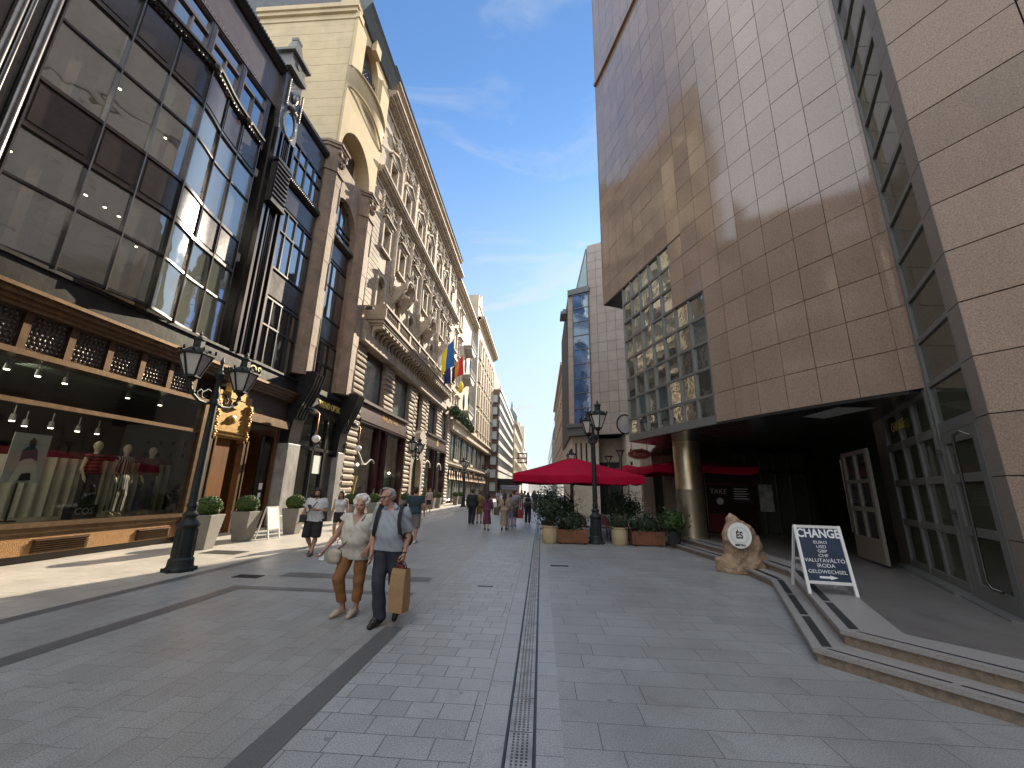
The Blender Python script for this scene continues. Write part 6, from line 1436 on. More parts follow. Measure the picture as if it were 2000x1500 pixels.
# ================================================================ street lamps
LAMPM = mat("black green cast iron", (0.022, 0.026, 0.026), 0.55, m=0.0, spec=0.25, ns=12, na=0.3, bs=40, bd=0.004)
LAMPG = mat("milky lantern glass", (0.55, 0.53, 0.48), 0.25, spec=0.6)
def make_lamp(label, group):
    t = thing('street_lamp', label, 'street lamp', (0, 0, 0), 0, group)
    b = MB(); b.lathe([(0.259, 0.00), (0.259, 0.05), (0.223, 0.10), (0.216, 0.22), (0.184, 0.26), (0.176, 0.62), (0.169, 0.82), (0.194, 0.84), (0.198, 0.88), (0.158, 0.93), (0.122, 0.98), (0.112, 1.02), (0.137, 1.05), (0.137, 1.08), (0.086, 1.14), (0.083, 1.20), (0.101, 1.23), (0.101, 1.26), (0.083, 1.32)], n=24)
    for k in range(8): a = 2 * PI * k / 8; b.box(.26 * math.cos(a) - .025, .26 * math.cos(a) + .025, .26 * math.sin(a) - .025, .26 * math.sin(a) + .025, 0, .07)
    for k in range(12): a = 2 * PI * k / 12; b.tube([(.18 * math.cos(a), .18 * math.sin(a), .28), (.169 * math.cos(a), .169 * math.sin(a), .80)], .015, 6)
    b.build('base', LAMPM, t, smooth=35, world=False)
    b = MB(); b.lathe([(.085, 1.3), (.075, 2.6), (.066, 3.35), (.10, 3.38), (.10, 3.44), (.07, 3.5), (.09, 3.6), (.055, 3.7), (.05, 3.95), (.08, 4.0), (.10, 4.06), (.05, 4.12), (.03, 4.3), (.05, 4.34), (.01, 4.46)], n=16); b.build('shaft', LAMPM, t, smooth=35, world=False)
    for s in (-1, 1):
        b = MB(); b.tube([(0, .05 * s, 3.42), (0, .2 * s, 3.36), (0, .42 * s, 3.38), (0, .62 * s, 3.5), (0, .70 * s, 3.66), (0, .70 * s, 3.82)], .034, 8)
        b.tube([(0, .06 * s, 3.62), (0, .24 * s, 3.66), (0, .38 * s, 3.56), (0, .36 * s, 3.46), (0, .28 * s, 3.46), (0, .27 * s, 3.53)], .02, 6); b.tube([(0, .45 * s, 3.40), (0, .5 * s, 3.55), (0, .42 * s, 3.62), (0, .36 * s, 3.58)], .018, 6)
        b.ell((0, .62 * s, 3.52), .06, 8); b.ell((0, .70 * s, 3.66), .055, 8); b.lathe([(.05, 0), (.09, .05), (.06, .1)], 0, .70 * s, 3.72, 8)
        b.build('arm', LAMPM, t, smooth=40, world=False)
        l = MB(); c = .70 * s; n = 6
        z0, z1, r0, r1 = 3.83, 4.27, .135, .30
        for j in range(n):
            a = 2 * PI * j / n + PI / 6; l.bar((r0 * math.cos(a), c + r0 * math.sin(a), z0), (r1 * math.cos(a), c + r1 * math.sin(a), z1), .028, .028)
            l.ell((1.08 * r1 * math.cos(a), c + 1.08 * r1 * math.sin(a), z1 + .09), (.028, .028, .05), 6)
            a2 = a + PI / n; l.ell((.95 * r1 * math.cos(a2), c + .95 * r1 * math.sin(a2), z1 + .075), (.04, .04, .03), 6)
        l.lathe([(.15, -.03), (.15, .015), (.12, .02)], 0, c, z0, 6, rot=PI / 6); l.lathe([(.31, -.02), (.335, .0), (.335, .03), (.30, .045), (.20, .13), (.115, .165), (.10, .17), (.10, .33), (.125, .34), (.125, .37), (.05, .41), (.02, .45), (.035, .47), (.005, .54)], 0, c, z1, 6, rot=PI / 6)
        lo = l.build('lantern', LAMPM, t, world=False)
        g = MB(); g.lathe([(r0 - .012, z0), (r1 - .015, z1 - .01)], 0, c, 0, 6, rot=PI / 6); g.build('lantern_glass', LAMPG, lo, world=False)
    return t
L1 = make_lamp('black iron street lamp with two lanterns in front of the clothes shop window', 'black iron street lamps'); L1.location = (-7.18, 8.29, 0)
for loc, rz, lab in (((1.86, 14.82, 0), .12, 'black iron street lamp standing before the big red parasol'),
                     ((-7.6, 24.5, 0), 0, 'black iron street lamp in front of the arched palace doorway'),
                     ((-7.6, 41, 0), 0, 'black iron street lamp halfway down the left pavement by the palace end'),
                     ((-7.6, 58, 0), 0, 'smallest black iron street lamp visible on the left before the brown brick flank'),
                     ((2.2, 31.0, 0), 0, 'black iron street lamp whose top pokes up behind the big red parasol')):
    dup(L1, loc, rz, lab)

# ================================================================ planters with clipped balls
POTG = mat("grey concrete planter", (0.20, 0.188, 0.168), 0.75, ns=4, na=0.12, bs=60, bd=.002)
rg = np.random.default_rng(8)
def make_planter(label):
    t = thing('tall_planter', label, 'planter', (0, 0, 0), 0, 'tall grey planters with clipped boxwood balls')
    b = MB(); b.taper(0, 0, 0, .88, .20, .20, .31, .31); b.build('planter_pot', POTG, t, bevel=.012, world=False)
    b = MB(); b.box(-.28, .28, -.28, .28, .86, .885); b.build('soil', mat("dark soil", (.03, .022, .015), .9), t, world=False)
    pp, dd = blob_pts(4200, (0, 0, 1.09), (.33, .33, .27), rg, .86); k = pp[:, 2] > .86
    o = link('boxwood_ball', leaf_mesh('boxwood_ball', pp[k], dd[k], .024, LEAFB, seed=3), t, False)
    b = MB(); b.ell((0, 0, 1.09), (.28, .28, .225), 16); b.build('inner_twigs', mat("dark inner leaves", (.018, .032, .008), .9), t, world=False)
    return t
PLT = make_planter('nearest tall grey planter with a boxwood ball behind the street lamp base'); PLT.location = (-9.05, 11.0, 0); PLT.rotation_euler = (0, 0, .12)
for x, y, lab in ((-9.2, 12.75, 'tall grey planter with a boxwood ball before the gilded door panel'), (-9.0, 15.0, 'tall grey planter with a boxwood ball left of the man in the white t-shirt'), (-9.2, 19.8, 'tall grey planter with boxwood ball seen behind the woman in the tank top'),
                  (-9.2, 22.8, 'tall grey planter with boxwood ball behind the white haired woman'), (-9.2, 28.2, 'tall grey planter with boxwood ball left of the man seen from behind'), (-9.2, 32.9, 'tall grey planter with boxwood ball just right of the man seen from behind'), (-9.2, 35.0, 'second tall grey planter right of the man seen from behind'), (-9.2, 37.2, 'third tall grey planter right of the man seen from behind'),
                  (-9.2, 44.9, 'tall grey planter nearest the far shop awnings'), (-9.2, 47.6, 'farthest tall grey planter along the left pavement')):
    dup(PLT, (x, y, 0), .1 * math.sin(y), lab)
af = thing('small_sign_board', 'small white folding sign board beside the second tall planter', 'sign', (-8.85, 13.4, 0))
b = MB(); 
for yy in (13.2, 13.75):
    b.bar((-8.65, yy, 0), (-8.85, yy, 1.0), .035, .035); b.bar((-9.1, yy, 0), (-8.87, yy, 1.0), .035, .035)
b.bar((-8.85, 13.2, .98), (-8.85, 13.75, .98), .035, .035); b.build('frame', mat("white painted metal", (.7, .7, .68), .45), af)
b = MB(); b.add([(-8.69, 13.22, .3), (-8.69, 13.73, .3), (-8.83, 13.73, .96), (-8.83, 13.22, .96)], [(0, 1, 2, 3)]); b.build('panel', mat("pale sign panel", (.6, .6, .58), .5, ns=6, na=.2), af)

# ================================================================ change board
cb = thing('change_board', 'white framed dark blue folding board advertising money exchange on the landing', 'sign', (4.3, 7.0, .3))
xd = Vector((.59, -.11, 0)).normalized(); bk = Vector((-xd.y, xd.x, 0)); upv = (Vector((0, 0, .95)) + bk * .235).normalized()
O = Vector((3.99, 6.93, .30)); WID, LEN = .60, .985
def BP(u, w, o=0.0): nn = xd.cross(upv); return tuple(O + xd * u + upv * w + nn * o)
WM = mat("white painted metal", (.7, .7, .68), .45)
b = MB()
for u in (.0, WID): b.bar(BP(u, 0), BP(u, LEN), .04, .035)
b.bar(BP(.02, LEN - .02), BP(WID - .02, LEN - .02), .035, .04); b.bar(BP(.02, .165), BP(WID - .02, .165), .035, .04)
b.build('front_frame', WM, cb)
b = MB()
for u in (.0, WID):
    p = Vector(BP(u, LEN - .03)); q = p + bk * .42; q.z = .30; b.bar(tuple(p + bk * .03), tuple(q), .035, .03)
p = Vector(BP(0, LEN - .55)) + bk * .42; q = Vector(BP(WID, LEN - .55)) + bk * .42; b.bar(tuple(p), tuple(q), .03, .03); b.build('rear_frame', WM, cb)
b = MB(); b.add([BP(.015, .18), BP(WID - .015, .18), BP(WID - .015, LEN - .03), BP(.015, LEN - .03)], [(0, 1, 2, 3)]); b.add([BP(.015, .18, -.012), BP(WID - .015, .18, -.012), BP(WID - .015, LEN - .03, -.012), BP(.015, LEN - .03, -.012)], [(3, 2, 1, 0)])
b.build('board', mat("dark blue board", (0.012, 0.028, 0.06), 0.35, ns=1.5, na=.3), cb)
WL = mat("white print", (.72, .74, .76), .5)
def btxt(s_, w, size, sx=1.0, bold=0.0, u=WID / 2): o = lettering(s_, size, frame_mtx(BP(u, w, .004), xd, upv), WL, cb, .001, sx, bold)
btxt("CHANGE", LEN - .125, .178, .80, .0045)
for i, s_ in enumerate(("EURO", "USD", "GBP", "CHF")): btxt(s_, LEN - .252 - .064 * i, .062, 1.15)
btxt("VALUTAVÁLTÓ", LEN - .515, .076, 1.02); btxt("IRODA", LEN - .587, .076, 1.02); btxt("GELDWECHSEL", LEN - .672, .07, 1.05)
b = MB(); b.add([BP(.18, .222, .005), BP(.32, .222, .005), BP(.32, .207, .005), BP(.42, .237, .005), BP(.32, .267, .005), BP(.32, .252, .005), BP(.18, .252, .005)], [tuple(range(7))]); b.build('arrow', WL, cb)

# ================================================================ rock with a round emblem
rk = thing('rock', 'upright brown rock carrying a round white emblem beside the steps', 'rock', (4.55, 10.35, 0))
def rwarp(X, Y, Z):
    n_ = .022 * np.sin(7 * X + 3 * Z) * np.sin(6.3 * Y + 2.1 * Z + 1) + .010 * np.sin(15 * X + 4 * Y) * np.sin(13 * Z + 2.3 * X) + .012 * np.sin(29 * X + 7) * np.sin(31 * Z + 11 * Y) + .007 * np.sin(55 * X + 9 * Z) * np.sin(51 * Z - 8 * Y)
    return n_ + .024 * np.abs(np.sin(9 * X - 5 * Z)) 
P = [((-.10, .0, 1.12), (-.03, 0, .75), .13, .30), ((-.13, .02, 1.26), (-.08, .0, 1.05), .05, .14), ((-.02, 0, .75), (.10, 0, .15), .32, .44), ((.20, .05, .86), (.36, .05, .1), .20, .27), ((.05, .0, 1.02), (.18, .03, .6), .15, .30), ((.10, 0, .1), (-.2, 0, .05), .40, .32), ((-.46, .02, .22), (-.44, 0, .02), .10, .16)]
o = sdf_obj('boulder', P, .022, mat("ochre brown rock", (0.21, 0.135, 0.08), 0.75, ns=4.5, c2=(0.42, 0.31, 0.205), bs=26, bd=.03, dirt=(3.0, .5, (.12, .075, .045))), rk, .07, cut=lambda X, Y, Z: -Z, warp=rwarp)
em = thing('emblem_disc', 'round white emblem disc with black letters fixed to the rock', 'emblem', (4.46, 10.0, .82))
ez = Vector((-4.2, -9.2, 1.2)).normalized(); ex = Vector((0, 0, 1)).cross(ez).normalized(); ey = ez.cross(ex)
EC = Vector((4.385, 9.90, .83))
def EP(u, v, o=0.0): return tuple(EC + ex * u + ey * v + ez * o)
def ring(mb, r0, r1, o, n=48, mi=0):
    mb.add([EP(r * math.cos(2 * PI * i / n), r * math.sin(2 * PI * i / n), o) for r in (r0, r1) for i in range(n)], [(i, (i + 1) % n, n + (i + 1) % n, n + i) for i in range(n)], mi)
b = MB(); n = 48; b.add([EP(.235 * math.cos(2 * PI * i / n), .27 * math.sin(2 * PI * i / n), o) for o in (.0, -.03) for i in range(n)], [tuple(range(n)), tuple(range(n, 2 * n))[::-1]] + [(i, (i + 1) % n, n + (i + 1) % n, n + i) for i in range(n)]); b.build('disc', mat("white enamel", (.62, .62, .60), .4), em)
b = MB(); ring(b, .175, .180, .003); ring(b, .155, .16, .003); b.build('ring_line', mat("grey ring print", (.25, .3, .27), .5), em)
lettering("ÉS", .20, frame_mtx(EP(0, .0, .004), ex, ey), BLK, em, .001, .72, .006)
lettering("BISZTRO", .052, frame_mtx(EP(0, -.205, .004), ex, ey), BLK, em, .001, 1.0, .003)

# ================================================================ terrace: parasols, pots, furniture
REDC = mat("crimson parasol cloth", (0.36, 0.007, 0.034), 0.95, ns=2, na=0.14, spec=0.08)
def parasol(label, cx, cy, w, ze, zt, rz=0.0):
    t = thing('parasol', label, 'parasol', (cx, cy, 0), rz, None); h = w / 2
    b = MB(); n = 10
    ring_ = []
    for i in range(4):
        a, c = [(-h, -h), (h, -h), (h, h), (-h, h)][i], [(h, -h), (h, h), (-h, h), (-h, -h)][i]
        for k in range(n): ring_.append((a[0] + (c[0] - a[0]) * k / n, a[1] + (c[1] - a[1]) * k / n, -.05 * abs(math.sin(2 * PI * k / n))))
    v = []
    for j in range(9):
        s_ = j / 8
        for (x, y, sag) in ring_: v.append((x * s_, y * s_, ze + (zt - ze) * (1 - s_) ** 1.0 + (sag - .05 * math.sin(PI * s_)) * s_ * 0.9))
    m = len(ring_); fs = [(j * m + i, j * m + (i + 1) % m, (j + 1) * m + (i + 1) % m, (j + 1) * m + i) for j in range(8) for i in range(m)]
    cv = list(v); b.add(v, fs); b.build('canopy', REDC, t, smooth=25, world=False)
    b = MB(); v = []
    for k_, dz in ((1.0, 0.0), (1.008, -.13), (1.0, -.27)):
        for i, (x, y, sag) in enumerate(ring_): v.append((x * (k_ + .006 * math.sin(i * 2.4) * (dz != 0)), y * (k_ + .006 * math.sin(i * 1.9) * (dz != 0)), ze + sag * .9 + dz + .012 * math.sin(i * 1.3) * (dz != 0)))
    b.add(v, [(j * m + i, j * m + (i + 1) % m, (j + 1) * m + (i + 1) % m, (j + 1) * m + i) for j in range(2) for i in range(m)]); b.build('valance', REDC, t, smooth=40, world=False)
    b = MB(); b.lathe([(.03, 0), (.03, zt)], n=10); b.lathe([(.35, 0), (.35, .06), (.06, .1)], n=16); b.lathe([(.06, zt - .02), (.04, zt + .06), (.005, zt + .1)], n=10); b.build('pole', mat("pale wood pole", (.32, .27, .2), .5), t, smooth=40, world=False)
    b = MB()
    for (x, y, s2) in ring_[::5]: b.bar((0, 0, zt - .12), (x * .98, y * .98, ze - .06), .025, .03); b.bar((0, 0, ze - .35), (x * .5, y * .5, (ze + zt) / 2 - .1), .02, .025)
    b.build('rib', FRAME, t, world=False)
    b = MB()
    for i in range(0, m, 5):
        b.tube([(v_[0], v_[1], v_[2] + .006) for v_ in [cv[j * m + i] for j in range(0, 9)]], .011, 4)
    b.build('seam', mat('dark crimson seam', (0.22, 0.004, 0.014), .9), t, world=False)
    return t
parasol('big crimson square parasol behind the street lamp and planters', 1.28, 17.2, 4.62, 2.27, 3.03, .02)
parasol('crimson parasol half hidden behind the round pillar', 6.05, 18.0, 3.9, 2.74, 3.12, .05)
parasol('third crimson parasol peeking out behind the big one', 4.75, 23.2, 4.0, 2.6, 3.15, .02)
CREAM = mat("cream ceramic pot", (0.46, 0.36, 0.22), 0.55, ns=5, na=.12)
WOODB = mat("red brown planter boards", (0.17, 0.065, 0.03), 0.6, ns=3, na=.35)
rg = np.random.default_rng(17)
def shrub(parent, c, r, n, size, seed, m=None):
    pp, dd = blob_pts(n, c, r, np.random.default_rng(seed), .25); rr = np.random.default_rng(seed)
    pp += rr.normal(0, .05, pp.shape) * (1 + 2 * (rr.random((n, 1)) > .85))
    return link('foliage', leaf_mesh('foliage', pp, dd, size, m or LEAFD, seed=seed, aspect=.4, jitter=1.0), parent, False)
def pot(label, x, y, fr, fz, n, seed):
    t = thing('round_pot', label, 'plant pot', (x, y, 0)); b = MB(); b.lathe([(.22, 0), (.25, .04), (.27, .3), (.265, .5), (.285, .52), (.285, .56), (.25, .56), (.24, .5)], n=24); b.build('pot', CREAM, t, smooth=35, world=False)
    b = MB(); b.lathe([(.0, .5), (.24, .52)], n=16); b.build('soil', mat("dark soil", (.03, .022, .015), .9), t, world=False)
    b = MB(); rr = random.Random(seed)
    for k in range(9): a = rr.uniform(0, 6.3); b.tube([(.08 * math.cos(a), .08 * math.sin(a), .5), (fr * .4 * math.cos(a), fr * .4 * math.sin(a), fz), (fr * .8 * math.cos(a), fr * .8 * math.sin(a), fz + .3)], .012, 5)
    b.build('stem', mat("brown stem", (.07, .05, .03), .8), t, world=False); shrub(t, (0, 0, fz), (fr, fr, fz - .5), n, .06, seed); return t
pot('cream round pot with a tall dark leafy shrub at the terrace corner by the drain', .30, 14.62, .48, 1.12, 900, 1)
pot('cream round pot with low green plant right of the street lamp', 2.64, 14.75, .32, .72, 400, 2)
def woodbox(label, x, y, w, fz, n, seed):
    t = thing('wooden_planter', label, 'planter', (x, y, 0)); b = MB()
    nb = 14
    for i in range(nb): xx = -w / 2 + w * i / nb; b.box(xx + .004, xx + w / nb - .004, -.24, -.21, .05, .46)
    for i in range(6): yy = -.21 + .42 * i / 6; b.box(-w / 2, -w / 2 + .03, yy + .004, yy + .066, .05, .46); b.box(w / 2 - .03, w / 2, yy + .004, yy + .066, .05, .46)
    b.box(-w / 2 + .03, w / 2 - .03, -.20, .21, .02, .40); b.build('box', WOODB, t, world=False)
    b = MB(); b.box(-w / 2 + .06, -w / 2 + .16, -.2, -.1, 0, .05); b.box(w / 2 - .16, w / 2 - .06, -.2, -.1, 0, .05); b.build('feet', FRAME, t, world=False)
    shrub(t, (0, 0, fz), (w * .52, .3, fz - .36), n, .055, seed); return t
woodbox('red brown wooden planter box full of grasses left of the street lamp', 1.05, 14.68, 1.02, .66, 800, 3)
woodbox('red brown wooden planter box with shrubs nearest the steps', 3.52, 14.72, 1.06, .70, 900, 4)
for i, (x, y, h, r, lab) in enumerate(((.35, 15.7, 1.7, .55, 'tall dark shrub behind the corner pot under the parasol edge'), (.9, 16.6, 1.55, .5, 'tall dark shrub under the big parasol'), (2.9, 16.4, 1.75, .6, 'tall dark shrub right of the lamp post under the parasol'), (.25, 17.8, 1.75, .5, 'dark shrub farther back along the terrace edge'), (3.6, 17.5, 1.5, .55, 'dark shrub before the cafe windows'))):
    t = thing('tall_shrub', lab, 'shrub', (x, y, 0)); b = MB(); b.taper(0, 0, 0, .5, .2, .2, .26, .26); b.build('planter_pot', mat("dark clay pot", (.06, .045, .04), .7), t, world=False)
    b = MB(); b.tube([(0, 0, .45), (.03, 0, h * .6), (0, .03, h)], .025, 6); b.build('stem', mat("brown stem", (.07, .05, .03), .8), t, world=False); shrub(t, (0, 0, .5 + (h - .4) / 2), (r, r, (h - .4) / 2), 900, .06, 30 + i)
t = thing('leafy_bush', 'bright leafy bush in a black pot beside the round pillar', 'plant', (4.25, 14.2, .15)); b = MB(); b.lathe([(.18, 0), (.24, .35), (.22, .35)], n=16); b.build('pot', BLK, t, world=False); shrub(t, (0, 0, .68), (.34, .34, .36), 520, .075, 51, LEAFG)
RATT = mat("dark red woven chair", (0.11, 0.018, 0.02), .6, ns=30, na=.4)
def chair(lab):
    t = thing('bistro_chair', lab, 'chair', (0, 0, 0), 0, 'dark red bistro chairs on the terrace')
    b = MB(); b.lathe([(.0, .44), (.22, .44), (.23, .46), (.22, .48), (0, .48)], n=16); b.build('seat', RATT, t, smooth=40, world=False)
    b = MB(); v = []
    for i in range(9):
        a = PI * i / 8; v += [(-.21 * math.cos(a), .16 + .08 * math.sin(a), .50), (-.20 * math.cos(a), .20 + .10 * math.sin(a), .74 + .10 * math.sin(a))]
    b.add(v, [(2 * i, 2 * i + 2, 2 * i + 3, 2 * i + 1) for i in range(8)]); b.build('backrest', RATT, t, smooth=60, world=False)
    b = MB(); b.tube([(-.22 * math.cos(PI * i / 12), .16 + .11 * math.sin(PI * i / 12), .47 + .40 * math.sin(PI * i / 12)) for i in range(13)], .014, 6); b.build('back_frame', mat("pale chair rim", (.45, .40, .36), .5), t, smooth=60, world=False)
    for sx in (-1, 1):
        for sy in (-1, 1): b = MB(); b.tube([(.17 * sx, .16 * sy, .44), (.20 * sx, .20 * sy, 0)], .013, 6); b.build('leg', FRAME, t, world=False)
    return t
CH = None
for i, (x, y, a) in enumerate(((1.55, 15.9, .3), (2.25, 15.75, -.4), (.75, 17.3, 1.8), (2.4, 17.2, 2.9), (3.1, 15.6, 2.2), (3.9, 15.55, -.6), (1.5, 18.3, 3.0), (4.3, 16.7, 1.2))):
    if CH is None: CH = chair('dark red woven bistro chair on the parasol terrace'); CH.location = (x, y, 0); CH.rotation_euler = (0, 0, a)
    else: dup(CH, (x, y, 0), a)
TBL = None
for i, (x, y) in enumerate(((1.9, 16.5), (1.2, 17.9), (3.55, 16.2))):
    if TBL is None:
        TBL = thing('bistro_table', 'small round pale topped table under the big crimson parasol', 'table', (0, 0, 0), 0, 'round bistro tables on the terrace')
        b = MB(); b.lathe([(0, .72), (.36, .72), (.37, .74), (.36, .755), (0, .755)], n=24); b.build('tabletop', mat("pale table top", (.42, .38, .36), .3), TBL, smooth=40, world=False)
        b = MB(); b.lathe([(.03, .04), (.03, .72)], n=10); b.lathe([(.2, 0), (.2, .03), (.04, .06)], n=14); b.build('pedestal', FRAME, TBL, smooth=40, world=False); TBL.location = (x, y, 0)
    else: dup(TBL, (x, y, 0), 0)
for x, y, z, lab in ((3.82, 20.3, 3.66, 'nearer pole lamp with a flared triangular head above the big parasol'), (3.40, 21.2, 3.45, 'farther pole lamp with a flared triangular head above the big parasol')):
    t = thing('torch_lamp', lab, 'lamp', (x, y, 0)); b = MB(); b.lathe([(.06, 0), (.06, z - .42)], x, y, 0, 12); b.build('pole', CHROME, t, smooth=40)
    b = MB(); b.lathe([(.04, -.42), (.05, -.36), (.02, -.3)], x, y, z, 10)
    for k in range(4): a = PI / 2 * k + .5; b.tube([(x + .03 * math.cos(a), y + .03 * math.sin(a), z - .36), (x + .19 * math.cos(a), y + .19 * math.sin(a), z - .02)], .016, 5)
    b.lathe([(.21, -.03), (.23, 0), (.21, .03), (.05, .05)], x, y, z, 16); b.build('head', FRAME, t, smooth=40)
ov = thing('oval_sign', 'dark red oval sign hanging under the corner of the glass bay', 'sign', (3.55, 15.3, 3.05))
b = MB(); n = 32; b.add([(3.58 + .42 * math.cos(2 * PI * i / n), yy, 3.06 + .19 * math.sin(2 * PI * i / n)) for yy in (15.30, 15.36) for i in range(n)], [tuple(range(n))[::-1], tuple(range(n, 2 * n))] + [(i, (i + 1) % n, n + (i + 1) % n, n + i) for i in range(n)]); b.build('plate', mat("dark red enamel", (0.09, 0.008, 0.01), .4), ov)
b = MB(); b.tube([(3.58 + .39 * math.cos(2 * PI * i / n), 15.295, 3.06 + .165 * math.sin(2 * PI * i / n)) for i in range(n + 1)], .008, 5); b.tube([(3.3, 15.33, 3.2), (3.3, 15.33, 3.48)], .015, 5); b.tube([(3.86, 15.33, 3.2), (3.86, 15.33, 3.48)], .015, 5); b.build('rim', mat("copper red rim", (.35, .10, .07), .4), ov)
lettering("Borza", .2, frame_mtx((3.58, 15.293, 3.06), (1, 0, 0), (0, 0, 1)), mat("copper red rim", (.35, .10, .07), .4), ov, .002)
# ================================================================ people
SKIN1 = mat("tanned skin", (0.42, 0.235, 0.16), 0.55, ns=14, na=0.10, spec=0.35)
SKIN2 = mat("ruddy skin", (0.46, 0.25, 0.18), 0.55, ns=14, na=0.12, spec=0.35)
DARKF = mat("dark eye", (0.02, 0.014, 0.012), 0.4)
LIPS = mat("lips", (0.30, 0.10, 0.085), 0.5)
def hand(w, d, s, curl=0.5, k=1.0):
    """palm, four bent fingers of unequal length and a thumb from the side of the palm"""
    w = Vector(w); d = Vector(d).normalized(); s = Vector(s); s = (s - s.dot(d) * d).normalized(); n = d.cross(s)
    P = []
    c = w + d * .045 * k
    for o in (-.025, 0, .025): P.append((tuple(w + d * .015 * k + s * o * k * .8), tuple(w + d * .075 * k + s * o * k), .016 * k, .014 * k, .015))
    for o, ln in ((-.034, .062), (-.012, .078), (.011, .082), (.033, .072)):
        a = w + d * .082 * k + s * o * k; m = a + (d * math.cos(curl * .7) + n * math.sin(curl * .7)) * ln * .5 * k; e = m + (d * math.cos(curl * 1.7) + n * math.sin(curl * 1.7)) * ln * .5 * k
        P.append((tuple(a), tuple(m), .0095 * k, .0088 * k, .006)); P.append((tuple(m), tuple(e), .0086 * k, .007 * k, .004))
    a = w + d * .025 * k + s * .034 * k; m = a + (d * .6 + s * .6 + n * .25).normalized() * .04 * k; e = m + (d * .9 + s * .15 + n * .4).normalized() * .03 * k
    P.append((tuple(a), tuple(m), .013 * k, .0105 * k, .008)); P.append((tuple(m), tuple(e), .0105 * k, .008 * k, .004))
    return P
DEF = dict(hip0=(-.09, 0, .93), hip1=(.09, 0, .93), knee0=(-.10, -.03, .50), knee1=(.10, -.03, .50), ank0=(-.10, .02, .09), ank1=(.10, .02, .09), toe0=(-.12, -.17, .03), toe1=(.12, -.17, .03),
           sh0=(-.185, 0, 1.42), sh1=(.185, 0, 1.42), el0=(-.25, .03, 1.13), el1=(.25, .03, 1.13), wr0=(-.26, -.07, .88), wr1=(.26, -.07, .88), head=(0, -.02, 1.615), turn=0.0, nod=0.0, tilt=0.0)
def person(label, loc, rz, J=None, H=1.75, res=.012, skin=None, group=None, top=None, bottom=None, shoes=None, hair=None, girth=1.0, bust=0.0, belly=0.0, face=True, curl=(.5, .5), widths=1.0):
    j = dict(DEF); j.update(J or {}); skin = skin or SKIN1; sc = H / 1.75
    t = thing('person', label, 'person', loc, rz, group); t.scale = (sc, sc, sc)
    V = lambda k: np.array(j[k], float); g = girth; hx = V('head'); tr = j['turn']; nd = j['nod']; ti = j['tilt']
    Rm = np.array((Matrix.Rotation(tr, 3, 'Z') @ Matrix.Rotation(ti, 3, 'Y') @ Matrix.Rotation(nd, 3, 'X')))
    hp = lambda x, y, z: tuple(hx + Rm @ np.array((x, y, z)))
    neck = (V('sh0') + V('sh1')) / 2 + np.array((0, .015, .04)); pel = (V('hip0') + V('hip1')) / 2
    ch = (V('sh0') + V('sh1')) / 2 + np.array((0, 0, -.13)); wa = ch * .35 + pel * .65 + np.array((0, -.01, .05))
    def ax_(c, w, r, o=(0, 0, 0)): c = c + np.array(o); d = V('sh1') - V('sh0'); d /= np.linalg.norm(d); return (tuple(c - d * w), tuple(c + d * w), r, r, .06)
    torso = [ax_(ch, .085 * g, .112 * g), ax_(ch, .10 * g, .085 * g, (0, 0, .075)), ax_(wa, .06 * g, .105 * g + belly * .25, (0, -belly, 0)), ax_((ch + wa) / 2, .07 * g, .108 * g + belly * .12, (0, -belly * .4, 0)), ax_(pel, .075 * g, .115 * g, (0, .02, .02))]
    if bust:
        for s in (-1, 1): torso.append((tuple(ch + np.array((.075 * s, -.085, -.02))), None, [.065 + bust] * 3, 0, .05))
    B = list(torso)
    B += [(tuple(neck - np.array((0, 0, .04))), hp(0, .01, -.07), .056, .052, .03)]
    # head: skull, jaw, nose, brow, ears
    B += [(hp(0, .018, .035), None, [.076, .094, .085], 0, .02), (hp(0, -.03, -.035), None, [.058, .062, .075], 0, .03), (hp(0, -.062, -.085), None, .028, 0, .03), (hp(0, -.088, .012), hp(0, -.108, -.028), .010, .0165, .012), (hp(-.035, -.078, .026), hp(.035, -.078, .026), .014, .014, .012)]
    for s in (-1, 1): B += [(hp(.078 * s, .012, -.012), None, [.014, .022, .034], 0, .008), (hp(.036 * s, -.062, -.03), None, .026, 0, .02)]
    B += [(hp(0, -.086, -.062), None, [.026, .014, .010], 0, .012)]
    for s_, i in ((-1, '0'), (1, '1')):
        hp_, kn, an, to = V('hip' + i), V('knee' + i), V('ank' + i), V('toe' + i)
        B += [(tuple(hp_), tuple(kn), .092 * g, .058), (tuple(kn), tuple(kn + (an - kn) * .35 + np.array((0, .02, 0))), .055, .058), (tuple(kn + (an - kn) * .35 + np.array((0, .02, 0))), tuple(an), .056, .037)]
        B += [(tuple(an + np.array((0, .03, -.045))), tuple(an * .45 + to * .55), .036, .036, .03), (tuple(an * .45 + to * .55), tuple(to), .036, .026, .02)]
        sh, el, wr = V('sh' + i), V('el' + i), V('wr' + i)
        B += [(tuple(sh), tuple(el), .052 * g, .040), (tuple(el), tuple(el + (wr - el) * .3), .041, .041), (tuple(el + (wr - el) * .3), tuple(wr), .040, .026)]
        d = wr - el; thumb = j.get('th' + i, (-.25 * s_, -1, .0)); B += hand(wr, d, thumb, curl[0 if i == '0' else 1])
    sdf_obj('body', B, res, skin, t, .028)
    if face:
        b = MB()
        for s in (-1, 1): b.ell(hp(.033 * s, -.083, .006), (.015, .008, .009), 8)
        b.build('eye', DARKF, t, smooth=80, world=False)
        b = MB(); b.ell(hp(0, -.098, -.062), (.025, .006, .008), 8); b.build('mouth', LIPS, t, smooth=80, world=False)
